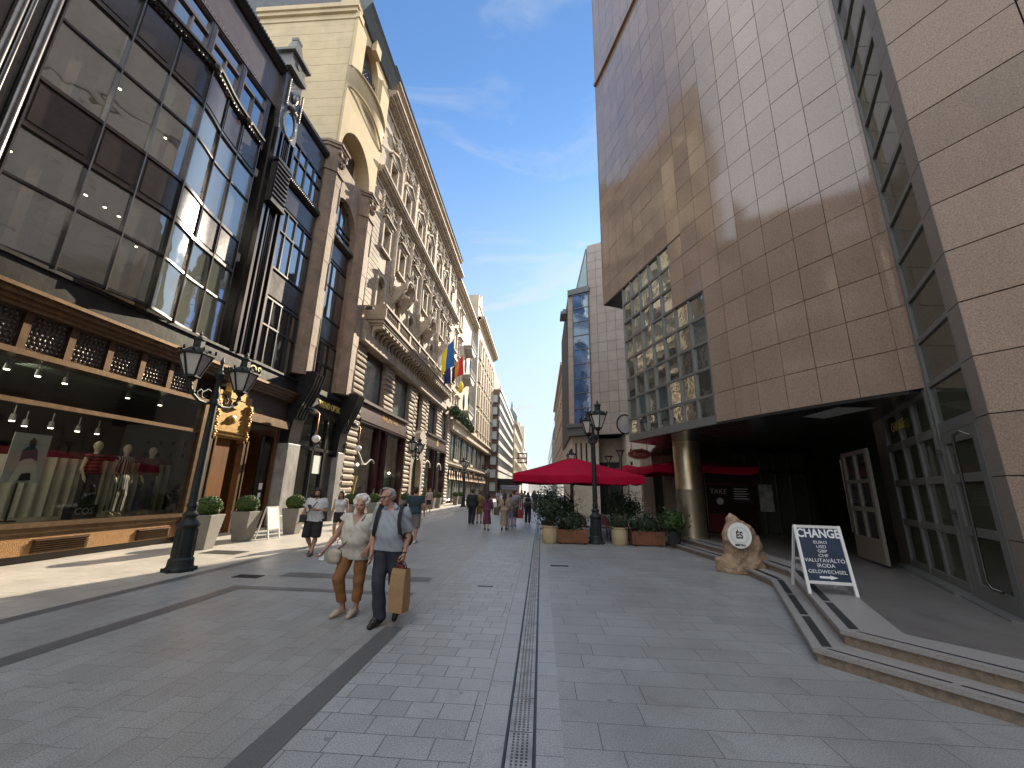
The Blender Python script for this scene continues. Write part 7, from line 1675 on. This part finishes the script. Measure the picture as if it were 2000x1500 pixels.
    # clothes as an outer skin of the same skeleton
    if top:
        o = top.get('off', .014); Q = [(p, q, ([x + o for x in r1] if isinstance(r1, list) else r1 + o), (r2 + o if r2 else 0), k_) for p, q, r1, r2, k_ in torso]
        Q.append((tuple(neck - np.array((0, 0, .07))), tuple(neck - np.array((0, 0, .02))), .085, .062, .05))
        f = top.get('sleeve', .75)
        for s_, i in ((-1, '0'), (1, '1')):
            sh, el, wr = V('sh' + i), V('el' + i), V('wr' + i)
            fl = top.get('flare', .006)
            if f <= 1: 
                if f > 0: e = sh + (el - sh) * f; Q.append((tuple(sh), tuple(e), .056 * g + o, .05 + o + fl, .04))
                else: Q.append((tuple(sh * .86 + neck * .14), tuple(sh * .9 + neck * .1 + np.array((0, 0, -.03))), .052 * g + o * .6, .05 * g, .04))
            else: e = el + (wr - el) * (f - 1); Q += [(tuple(sh), tuple(el), .055 * g + o, .046 + o, .04), (tuple(el), tuple(e), .045 + o, .038 + o, .03)]
        hem = top.get('hem', .92)
        if top.get('skirt'):
            k1 = V('knee0') * .5 + V('knee1') * .5; Q.append((tuple(pel), tuple(k1 * (1 if hem > .4 else 1) + np.array((0, .02, hem - k1[2]))), .13 * g + o, top['skirt'], .06))
        elif hem < .95: Q.append((tuple(pel + np.array((-.06, 0, .02))), tuple(pel + np.array((.06, 0, .02))), .12 * g + o, .12 * g + o, .06)); Q.append((tuple(pel + np.array((-.07, 0, -.08))), tuple(pel + np.array((.07, 0, -.08))), .115 * g + o, .115 * g + o, .06))
        nz = top.get('neck', neck[2] - .005); vn = top.get('v', 0.0)
        cuffs = []
        if 0 < f <= 1.0 or f > 1:
            for i in '01':
                sh, el, wr = V('sh' + i), V('el' + i), V('wr' + i)
                a_, e_ = (sh, sh + (el - sh) * f) if f <= 1 else (el, el + (wr - el) * (f - 1))
                d_ = (e_ - a_) / np.linalg.norm(e_ - a_); cuffs.append((e_, d_))
        def cut(X, Y, Z, hem=hem, nz=nz, vn=vn):
            base = np.maximum(hem + .008 * np.sin(9 * X + 3) - Z, Z - nz)
            for e_, d_ in cuffs:
                pr = (X - e_[0]) * d_[0] + (Y - e_[1]) * d_[1] + (Z - e_[2]) * d_[2]
                ds = np.sqrt(np.maximum(0, (X - e_[0]) ** 2 + (Y - e_[1]) ** 2 + (Z - e_[2]) ** 2 - pr ** 2))
                base = np.maximum(base, np.where((ds < .105) & (pr > -.02), pr, -1))
            if vn: base = np.maximum(base, np.where(Y < .0, (Z - (nz - vn)) * .5 - np.abs(X - neck[0]) * 1.0, -1))
            if top.get('scoop'): base = np.maximum(base, .10 - np.sqrt((X - neck[0]) ** 2 + ((Z - nz - .03) * .9) ** 2) * 1.0) if False else np.maximum(base, np.where(Y < .02, top['scoop'] - np.sqrt((X - neck[0]) ** 2 + (Z - nz) ** 2), -1))
            return base
        wr_ = (lambda X, Y, Z: .008 * np.sin(34 * Z + 13 * X + 6 * np.sin(9 * X + 4 * Z)) * np.sin(15 * X + 8 * Z + 5 * Y) + .003 * np.sin(70 * X + 31 * Z)) if res < .013 else None
        sdf_obj(top.get('name', 'shirt'), Q, res, top['m'], t, .04, cut=cut, warp=wr_)
    if bottom:
        o = bottom.get('off', .016); f = bottom.get('len', 1.0); fl = bottom.get('flare', .0); Q = [(p, q, r1 + o * .7, r2 + o * .7, k_) for p, q, r1, r2, k_ in (torso[4], torso[2])] if not bottom.get('low') else [(torso[4][0], torso[4][1], torso[4][2] + o * .7, torso[4][3] + o * .7, .05)]
        ends = []
        for i in ('0', '1'):
            hp_, kn, an = V('hip' + i), V('knee' + i), V('ank' + i)
            if f <= .55: e = hp_ + (kn - hp_) * f / .5; Q.append((tuple(hp_), tuple(e), .095 * g + o, .070 + o + fl, .035))
            else:
                e = kn + (an - kn) * (f - .5) / .5; Q += [(tuple(hp_), tuple(kn), .094 * g + o, .062 + o, .03), (tuple(kn), tuple(e), .062 + o, .050 + o + fl, .03)]
        top_z = bottom.get('waist', wa[2] + .02)
        if top and not top.get('skirt'): top_z = min(top_z, top.get('hem', .92) + .06)
        bz = bottom.get('cuff')
        if bz is None: bz = min((V('knee' + i)[2] + .42 * (1 - f / .5) if f <= .55 else V('ank' + i)[2]) for i in '01') - .05
        wr_ = (lambda X, Y, Z: .006 * np.sin(26 * Z + 13 * X) * np.sin(19 * X - 6 * Z + 9 * Y)) if res < .013 else None
        sdf_obj(bottom.get('name', 'trousers'), Q, res, bottom['m'], t, .03, cut=lambda X, Y, Z: np.maximum(Z - top_z, bz - Z), warp=wr_)
    if shoes:
        for i in ('0', '1'):
            an, to = V('ank' + i), V('toe' + i); Q = [(tuple(an + np.array((0, .035, -.045))), tuple(an * .45 + to * .55), .047, .046, .03), (tuple(an * .45 + to * .55), tuple(to), .046, .034, .03)]
            if shoes.get('high'): Q.append((tuple(an + np.array((0, .02, .03))), tuple(an + np.array((0, .02, -.04))), .05, .05, .03))
            sdf_obj('shoe', Q, min(res, .012), shoes['m'], t, .03, cut=lambda X, Y, Z, z=min(an[2] - .085, to[2] - .028): np.maximum(z - Z, Z - (an[2] + shoes.get('top', .0))))
    if hair:
        st = hair['style']; Q = []
        if st == 'short': Q = [(hp(0, .022, .045), None, [.084, .10, .09], 0, .02), (hp(0, .05, -.01), None, [.078, .07, .08], 0, .02), (hp(0, -.06, .10), None, .028, 0, .05, ), (hp(0, -.12, -.01), None, [.075, .075, .062], 0, -.01)]
        if st == 'balding': Q = [(hp(0, .045, .005), None, [.088, .078, .075], 0, .02), (hp(.0, .05, .06), None, [.07, .06, .05], 0, .03), (hp(-.068, .0, .035), None, [.022, .05, .045], 0, .02), (hp(.068, .0, .035), None, [.022, .05, .045], 0, .02), (hp(0, .0, .11), None, [.05, .06, .02], 0, .01)]
        if st == 'long': Q = [(hp(0, .022, .045), None, [.09, .104, .092], 0, .02), (hp(0, .06, -.05), tuple(np.array(hp(0, .075, 0)) + np.array((0, .02, -hair.get('len', .3)))), .085, .075, .05), (hp(-.075, .0, -.02), hp(-.095, .0, -.16), .03, .03, .03), (hp(.075, .0, -.02), hp(.095, .0, -.16), .03, .03, .03), (hp(0, -.115, -.03), None, [.062, .07, .085], 0, -.01)]
        if st == 'curly':
            rr = np.random.default_rng(4)
            for k in range(64):
                d = rr.normal(0, 1, 3); d /= np.linalg.norm(d); d[1] = d[1] * .9 + .12
                if d[1] < -.42 and d[2] < .52: continue
                if d[2] < -.55: continue
                Q.append((hp(d[0] * .098, d[1] * .105 + .02, d[2] * .10 + .045), None, .030 + .014 * rr.random(), 0, .012))
            Q.append((hp(0, .04, .05), None, [.088, .085, .09], 0, .02))
        if st == 'tail': Q = [(hp(0, .022, .045), None, [.084, .10, .09], 0, .02), (hp(0, .07, .02), hp(0, .12, -.32), .05, .035, .03)]
        if st == 'bun': Q = [(hp(0, .03, .05), None, [.086, .10, .09], 0, .02), (hp(0, .07, .12), None, .05, 0, .02)]
        sdf_obj('hair', Q, min(res, .012), hair['m'], t, .02)
    return t, j, hp
def strap(t, pts, w, m, name='strap', up=(0, 1, 0)):
    b = MB()
    for i in range(len(pts) - 1): b.bar(pts[i], pts[i + 1], w, .012, up=up)
    return b.build(name, m, t, world=False)
WHITEH = mat("white hair", (.66, .63, .58), .8, ns=60, na=.25, bs=90, bd=.01)
GREYH = mat("grey hair", (.36, .34, .32), .8, ns=60, na=.3, bs=90, bd=.006)
DARKH = mat("dark hair", (.022, .016, .013), .6, ns=40, na=.3)
BROWNH = mat("brown hair", (.06, .035, .02), .6, ns=40, na=.3)
BLACKL = mat("black leather", (.015, .015, .016), .45)

# --- the couple in front
m, j, hp = person('older man with glasses in a grey blue polo shirt carrying a paper bag', (-2.03, 5.72, 0), 0.0,
    dict(hip0=(-.09, 0, .94), hip1=(.09, .0, .94), knee0=(-.075, -.10, .51), ank0=(-.03, -.06, .10), toe0=(-.075, -.26, .03), knee1=(.115, .02, .50), ank1=(.115, .27, .19), toe1=(.105, .13, .03),
         sh0=(-.19, 0, 1.42), sh1=(.18, .0, 1.41), el0=(-.24, .0, 1.12), wr0=(-.205, -.10, .86), el1=(.235, .05, 1.12), wr1=(.225, -.05, .86), head=(-.075, -.05, 1.60), turn=-.50, nod=.20, tilt=-.10, th0=(.3, -1, 0), th1=(-.3, -1, 0)),
    H=1.72, res=.0085, skin=SKIN2, girth=1.04, belly=.035, curl=(.5, 1.3), top=dict(m=mat("grey blue polo cloth", (.30, .33, .37), .9, ns=3, na=.06), sleeve=.92, hem=.90, off=.013, flare=.008, v=.10, neck=1.475), bottom=dict(m=mat("dark slate trousers", (.030, .033, .047), .85, ns=4, na=.15), len=1.0, off=.022, flare=.012, cuff=.06), shoes=dict(m=BLACKL), hair=dict(style='balding', m=GREYH))
b = MB()
for s in (-1, 1): b.tube([hp(.034 * s + .024 * math.cos(2 * PI * q / 10), -.104, .006 + .019 * math.sin(2 * PI * q / 10)) for q in range(11)], .0035, 5); b.tube([hp(.058 * s, -.10, .01), hp(.082 * s, .0, .012)], .003, 4)
b.tube([hp(-.01, -.106, .01), hp(.01, -.106, .01)], .003, 4); b.build('glasses', BLK, m, world=False)
sdf_obj('collar', [((-.075, -.07, 1.455), (.0, .05, 1.49), .03, .026), ((.075, -.07, 1.455), (.0, .05, 1.49), .03, .026)], .0085, MATS["grey blue polo cloth"], m, .02)
b = MB(); b.box(-.012, .012, -.215, -.19, .905, .93); b.build('belt_buckle', CHROME, m, world=False) if False else None
b = MB(); b.tube([(.225 + .031 * math.cos(2 * PI * q / 10), -.05 + .031 * math.sin(2 * PI * q / 10), .885) for q in range(11)], .008, 5); b.build('wrist_watch', BLACKL, m, world=False)
bp = thing('backpack', 'black backpack worn by the older man', 'backpack', (-2.03, 5.72, 0), 0.0); bp.scale = (1.72 / 1.75,) * 3
sdf_obj('bag_body', [((-.09, .23, 1.32), (.09, .23, 1.32), .10, .10), ((-.10, .25, 1.02), (.12, .25, 1.02), .12, .12), ((.17, .16, 1.05), (.18, .14, .98), .05, .06)], .016, BLK, bp, .06)
for s in (-1, 1):
    strap(bp, [(.135 * s, .16, 1.40), (.142 * s, .06, 1.515), (.148 * s, -.06, 1.49), (.153 * s, -.146, 1.38), (.16 * s, -.168, 1.26), (.18 * s, -.15, 1.13), (.215 * s, -.02, 1.06), (.19 * s, .14, 1.02)], .055, BLK, 'shoulder_strap', up=(s * .25, 1, 0.4))
pg = thing('paper_bag', 'brown paper carrier bag held by the older man', 'bag', (-1.805, 5.60, 0), -.30)
KRAFT = mat("brown kraft paper", (0.34, 0.205, 0.105), .8, ns=5, na=.1, bs=9, bd=.015)
b = MB(); v = []
for z, a, c, o in ((.18, .105, .075, 0), (.30, .11, .08, .004), (.48, .11, .075, -.004), (.63, .107, .06, .0), (.69, .104, .045, .002)):
    v += [(-a + o, -c, z), (0, -c - .006 + o, z), (a + o, -c, z), (a, 0 - (.03 if z > .3 else 0) * 0, z), (a + o, c, z), (0, c + .006, z), (-a + o, c, z), (-a - .0, 0, z)]
b.add(v, [tuple(range(8))[::-1]] + [(r_ * 8 + i, r_ * 8 + (i + 1) % 8, (r_ + 1) * 8 + (i + 1) % 8, (r_ + 1) * 8 + i) for r_ in range(4) for i in range(8)]); b.build('bag_body', KRAFT, pg, world=False)
b = MB()
for yy in (-.045, .045): b.tube([(-.05, yy, .68), (-.04, yy * .5, .75), (0, yy * .15, .78), (.04, yy * .5, .75), (.05, yy, .68)], .007, 5)
b.build('handle', mat("dark red cord", (.14, .03, .03), .7), pg, world=False)
b = MB(); b.box(-.05, .04, -.02, .02, .66, .73); b.build('red_wrapping', mat("dark red cord", (.14, .03, .03), .7), pg, world=False)

w, j, hp = person('older white haired woman in a cream blouse and brown cropped trousers walking beside the man', (-2.60, 5.98, 0), .06,
    dict(hip0=(-.10, 0, .93), hip1=(.10, 0, .93), knee0=(-.17, -.14, .53), ank0=(-.10, -.02, .11), toe0=(-.20, -.17, .03), knee1=(.10, -.02, .50), ank1=(.08, .02, .10), toe1=(.05, -.17, .03),
         sh0=(-.19, 0, 1.41), sh1=(.19, 0, 1.41), el0=(-.33, -.02, 1.14), wr0=(-.42, -.18, .93), el1=(.27, .03, 1.14), wr1=(.235, -.17, .97), head=(.02, -.05, 1.60), nod=.10, turn=.05, th0=(.4, -.8, .3), th1=(-.6, -.5, .4)),
    H=1.58, res=.0085, skin=SKIN1, girth=1.06, belly=.06, bust=.02, curl=(.7, .6), top=dict(m=mat("cream linen blouse", (.52, .49, .42), .9, ns=5, na=.06), sleeve=.22, hem=.80, off=.030, flare=.02, v=.19, neck=1.47), bottom=dict(m=mat("rust brown trousers", (.235, .105, .04), .85, ns=4, na=.15), len=.93, off=.02, flare=.0, cuff=.20), shoes=dict(m=mat("beige shoes", (.42, .35, .27), .7)), hair=dict(style='curly', m=WHITEH))
sb = thing('shoulder_bag', 'beige crossbody bag worn by the white haired woman', 'bag', (-2.60, 5.98, 0), .06); sb.scale = (1.58 / 1.75,) * 3
strap(sb, [(.135, .08, 1.505), (.15, -.03, 1.495), (.10, -.145, 1.38), (.02, -.20, 1.20), (-.10, -.215, 1.04), (-.22, -.15, .95)], .024, mat("tan strap", (.20, .13, .07), .7), 'strap', up=(0, 1, .3))
sdf_obj('bag_body', [((-.31, -.12, .90), (-.20, -.16, .90), .04, .04), ((-.34, -.12, .80), (-.22, -.17, .79), .05, .05), ((-.30, -.13, .86), None, [.085, .05, .07], 0)], .012, mat("beige cloth bag", (.40, .35, .27), .85, ns=9, na=.2, bs=30, bd=.01), sb, .07)
tk = MB(); tk.bar((-2.99, 5.77, .80), (-2.97, 5.74, .72), .06, .03); tag(tk.build('tissue', mat("white paper", (0.75, 0.75, 0.73), 0.7)), 'crumpled white tissue in the white haired woman\'s hand', 'tissue')

# --- strollers behind them
WT = mat("white cotton", (.55, .55, .57), .9, ns=4, na=.05)
p, j, hp = person('long haired bearded man in a white t-shirt and dark shorts looking at his phone', (-5.80, 10.62, 0), .18,
    dict(hip0=(-.09, 0, .93), hip1=(.09, 0, .93), knee0=(-.14, -.06, .52), ank0=(-.02, .12, .12), toe0=(-.02, -.05, .03), knee1=(.10, -.04, .50), ank1=(.05, -.10, .09), toe1=(.06, -.29, .03), el0=(-.29, .03, 1.15), wr0=(-.36, -.03, .90), el1=(.27, .02, 1.14), wr1=(.07, -.23, 1.17), nod=.15, turn=.15, th1=(0, 0, 1)),
    H=1.66, res=.0115, skin=SKIN1, girth=1.15, belly=.03, top=dict(m=WT, sleeve=.75, hem=.86, off=.016, flare=.006, v=.07), bottom=dict(m=mat("charcoal shorts", (.025, .022, .022), .9), len=.50, off=.03, flare=.02, name='shorts'), shoes=dict(m=mat("brown sandals", (.10, .06, .045), .7)), hair=dict(style='long', m=DARKH, len=.16))
sdf_obj('beard', [(hp(0, -.075, -.085), None, [.048, .032, .045], 0)], .01, DARKH, p)
b = MB(); b.box(-.045, .045, -.012, .0, -.08, .08); ph = tag(b.build('phone', BLK), 'dark phone held up by the long haired man', 'phone'); ph.location = (-5.83, 10.36, 1.17); ph.rotation_euler = (-.9, 0, .9)
sb2 = thing('crossbody_bag', 'small black crossbody bag on the long haired man\'s hip', 'bag', (-5.80, 10.62, 0), .18); sb2.scale = (1.66 / 1.75,) * 3
strap(sb2, [(.12, .08, 1.50), (.12, -.05, 1.49), (.03, -.16, 1.33), (-.10, -.19, 1.14), (-.22, -.14, 1.02)], .02, BLK, 'strap', up=(0, 1, .3)); b = MB(); b.box(-.33, -.16, -.22, -.14, .84, 1.04); b.build('bag_body', BLACKL, sb2, world=False, bevel=.02)
person('dark haired woman in a white tank top and black shorts', (-6.36, 13.1, 0), .1, dict(knee0=(-.10, -.10, .52), ank0=(-.09, -.06, .1), toe0=(-.1, -.24, .03)), H=1.56, res=.013, skin=SKIN1, bust=.015, top=dict(m=WT, sleeve=0, hem=.97, off=.010, scoop=.085, neck=1.49, name='tank_top'), bottom=dict(m=BLK, len=.27, off=.018, name='shorts', waist=1.02), shoes=dict(m=WT), hair=dict(style='long', m=DARKH, len=.24))
person('man in a dark teal t-shirt and grey shorts walking away', (-4.08, 13.5, 0), PI + .1, dict(knee1=(.10, -.12, .52), ank1=(.1, -.02, .14), toe1=(.1, -.17, .03), ank0=(-.09, .05, .09), toe0=(-.1, -.13, .03), el0=(-.30, .02, 1.14), el1=(.30, .02, 1.14), wr0=(-.30, -.10, .90), wr1=(.27, -.12, .90)), H=1.75, res=.013, skin=SKIN1, girth=1.12, top=dict(m=mat("dark teal cotton", (.022, .042, .055), .9), sleeve=.7, hem=.88, off=.014, flare=.004), bottom=dict(m=mat("grey shorts", (.17, .16, .145), .9), len=.5, off=.028, flare=.015, name='shorts'), shoes=dict(m=WT), hair=dict(style='short', m=DARKH), face=False)
# --- people farther down the street (seen mostly from behind)
A = PI
WALK = dict(knee1=(.10, -.12, .52), ank1=(.1, -.06, .12), toe1=(.1, -.22, .03), ank0=(-.09, .14, .13), toe0=(-.1, -.02, .03))
WALK2 = dict(knee0=(-.10, -.12, .52), ank0=(-.1, -.06, .12), toe0=(-.1, -.22, .03), ank1=(.09, .14, .13), toe1=(.1, -.02, .03))
DK = mat("black suit cloth", (.012, .014, .02), .85)
SLIM = dict(m=DK, len=1.0, off=.026)
person('man in a black jacket and dark trousers walking away', (-3.42, 20.9, 0), A, WALK, H=1.72, res=.02, girth=1.0, top=dict(m=DK, sleeve=1.85, hem=.84, off=.022), bottom=SLIM, shoes=dict(m=BLACKL), hair=dict(style='short', m=DARKH), face=False)
person('woman in a mustard olive dress beside the man in the black jacket', (-3.15, 21.6, 0), A + .1, WALK2, H=1.62, res=.02, top=dict(m=mat("mustard dress", (.17, .13, .02), .85), sleeve=.35, hem=.52, skirt=.17, off=.014, name='dress'), shoes=dict(m=BLACKL), hair=dict(style='bun', m=mat("auburn hair", (.12, .05, .02), .6)), face=False)
p, j, hp = person('long black haired woman in a long burgundy patterned dress', (-2.32, 18.2, 0), A - .05, WALK, H=1.56, res=.02, top=dict(m=mat("burgundy patterned dress", (.06, .012, .028), .85, ns=30, c2=(.16, .05, .08)), sleeve=1.5, hem=.30, skirt=.21, off=.02, flare=.04, name='dress'), shoes=dict(m=mat("grey shoes", (.15, .15, .16), .7)), hair=dict(style='long', m=DARKH, len=.32), face=False)
person('woman in a pink white blouse facing this way', (-2.35, 26.5, 0), .2, WALK2, H=1.6, res=.024, top=dict(m=mat("pale pink blouse", (.60, .47, .50), .9), sleeve=.9, hem=.9, off=.02), bottom=dict(m=mat("grey blue trousers", (.2, .21, .26), .9), len=1.0), hair=dict(style='long', m=BROWNH, len=.2), face=False)
person('woman in a long beige dress with very long black hair', (-1.60, 18.5, 0), A + .08, WALK2, H=1.57, res=.02, top=dict(m=mat("beige dress", (.30, .235, .15), .85, ns=6, na=.15), sleeve=1.3, hem=.24, skirt=.19, off=.018, name='dress'), shoes=dict(m=BLACKL), hair=dict(style='long', m=DARKH, len=.42), face=False)
bg2 = MB(); bg2.box(-.12, .12, -.05, .05, 0, .34); hb2 = tag(bg2.build('shoulder_bag', mat("brown leather bag", (.10, .065, .045), .6), None, bevel=.03), 'brown bag at the side of the woman in the beige dress', 'bag'); hb2.location = (-1.93, 18.45, .62)
person('big man in a grey lilac shirt and brown shorts carrying a red bag', (-1.32, 20.4, 0), A, WALK, H=1.72, res=.02, girth=1.28, top=dict(m=mat("grey lilac shirt", (.24, .215, .235), .9), sleeve=.9, hem=.86, off=.025), bottom=dict(m=mat("brown shorts", (.13, .085, .06), .9), len=.55, off=.03, name='shorts'), shoes=dict(m=BLACKL), hair=dict(style='short', m=BROWNH), face=False)
rb = MB(); rb.taper(0, 0, 0, .40, .14, .06, .10, .03); rb.tube([(-.06, 0, .4), (0, 0, .56), (.06, 0, .4)], .012, 5); o = tag(rb.build('carrier_bag', mat("red carrier bag", (.30, .03, .03), .6)), 'red carrier bag held by the big man in the lilac shirt', 'bag'); o.location = (-.98, 20.3, .40)
person('person in lavender trousers just behind the woman in beige', (-1.42, 19.6, 0), A, WALK2, H=1.55, res=.022, top=dict(m=mat("taupe top", (.2, .17, .16), .9), sleeve=.9, hem=.9), bottom=dict(m=mat("lavender trousers", (.33, .31, .42), .9), len=1.0, flare=.02, off=.02), shoes=dict(m=WT), hair=dict(style='short', m=BROWNH), face=False)
p, j, hp = person('black haired person in a pale top wearing a black backpack near the terrace', (-.70, 22.6, 0), A, WALK, H=1.6, res=.02, top=dict(m=mat("pale grey top", (.38, .38, .36), .9), sleeve=.9, hem=.94), bottom=SLIM, shoes=dict(m=BLACKL), hair=dict(style='long', m=DARKH, len=.15), face=False)
bk2 = thing('backpack', 'black backpack on the person near the terrace edge', 'backpack', (-.70, 22.6, 0), A); sdf_obj('bag_body', [((-.08, .17, 1.22), (.08, .17, 1.22), .09, .09), ((-.1, .19, .98), (.1, .19, .98), .10, .10)], .02, BLK, bk2, .05)
FARP = [(-2.9, 30, 'blue grey shirt', (.20, .23, .29), (.05, .05, .06), 1.75), (-1.1, 28.5, 'dark green top', (.05, .06, .04), (.12, .02, .02), 1.68), (-.5, 33, 'black top', (.03, .03, .035), (.1, .1, .12), 1.7), (-3.6, 36, 'white top', (.5, .5, .5), (.05, .05, .07), 1.7), (-1.9, 41, 'grey top', (.2, .2, .2), (.06, .06, .08), 1.72), (-2.8, 47, 'brown top', (.18, .11, .07), (.05, .05, .05), 1.7), (-.9, 50, 'dark red top', (.2, .04, .04), (.04, .04, .06), 1.68), (-.3, 41, 'pale blue top', (.35, .4, .48), (.06, .06, .09), 1.66)]
for i, (x, y, nm, c1, c2, H_) in enumerate(FARP):
    person('distant walker in a %s and dark legwear down the street' % nm, (x, y, 0), A * (i % 2) + .2 * (i % 3), WALK if i % 2 else WALK2, H=H_, res=.028, top=dict(m=mat(nm + ' cloth', c1, .9), sleeve=.8, hem=.9, off=.02), bottom=dict(m=mat(nm + ' legs', c2, .9), len=1.0, off=.016), hair=dict(style='short' if i % 2 else 'long', m=DARKH, len=.15), face=False)
person('shopper in a checked shirt and dark shorts by the far planters', (-8.2, 30.5, 0), .6, WALK, H=1.66, res=.022, top=dict(m=mat("checked shirt", (.30, .2, .2), .9, ns=22, c2=(.5, .42, .42)), sleeve=.8, hem=.9), bottom=dict(m=BLK, len=.4, name='shorts'), shoes=dict(m=WT), hair=dict(style='short', m=BROWNH), face=False)
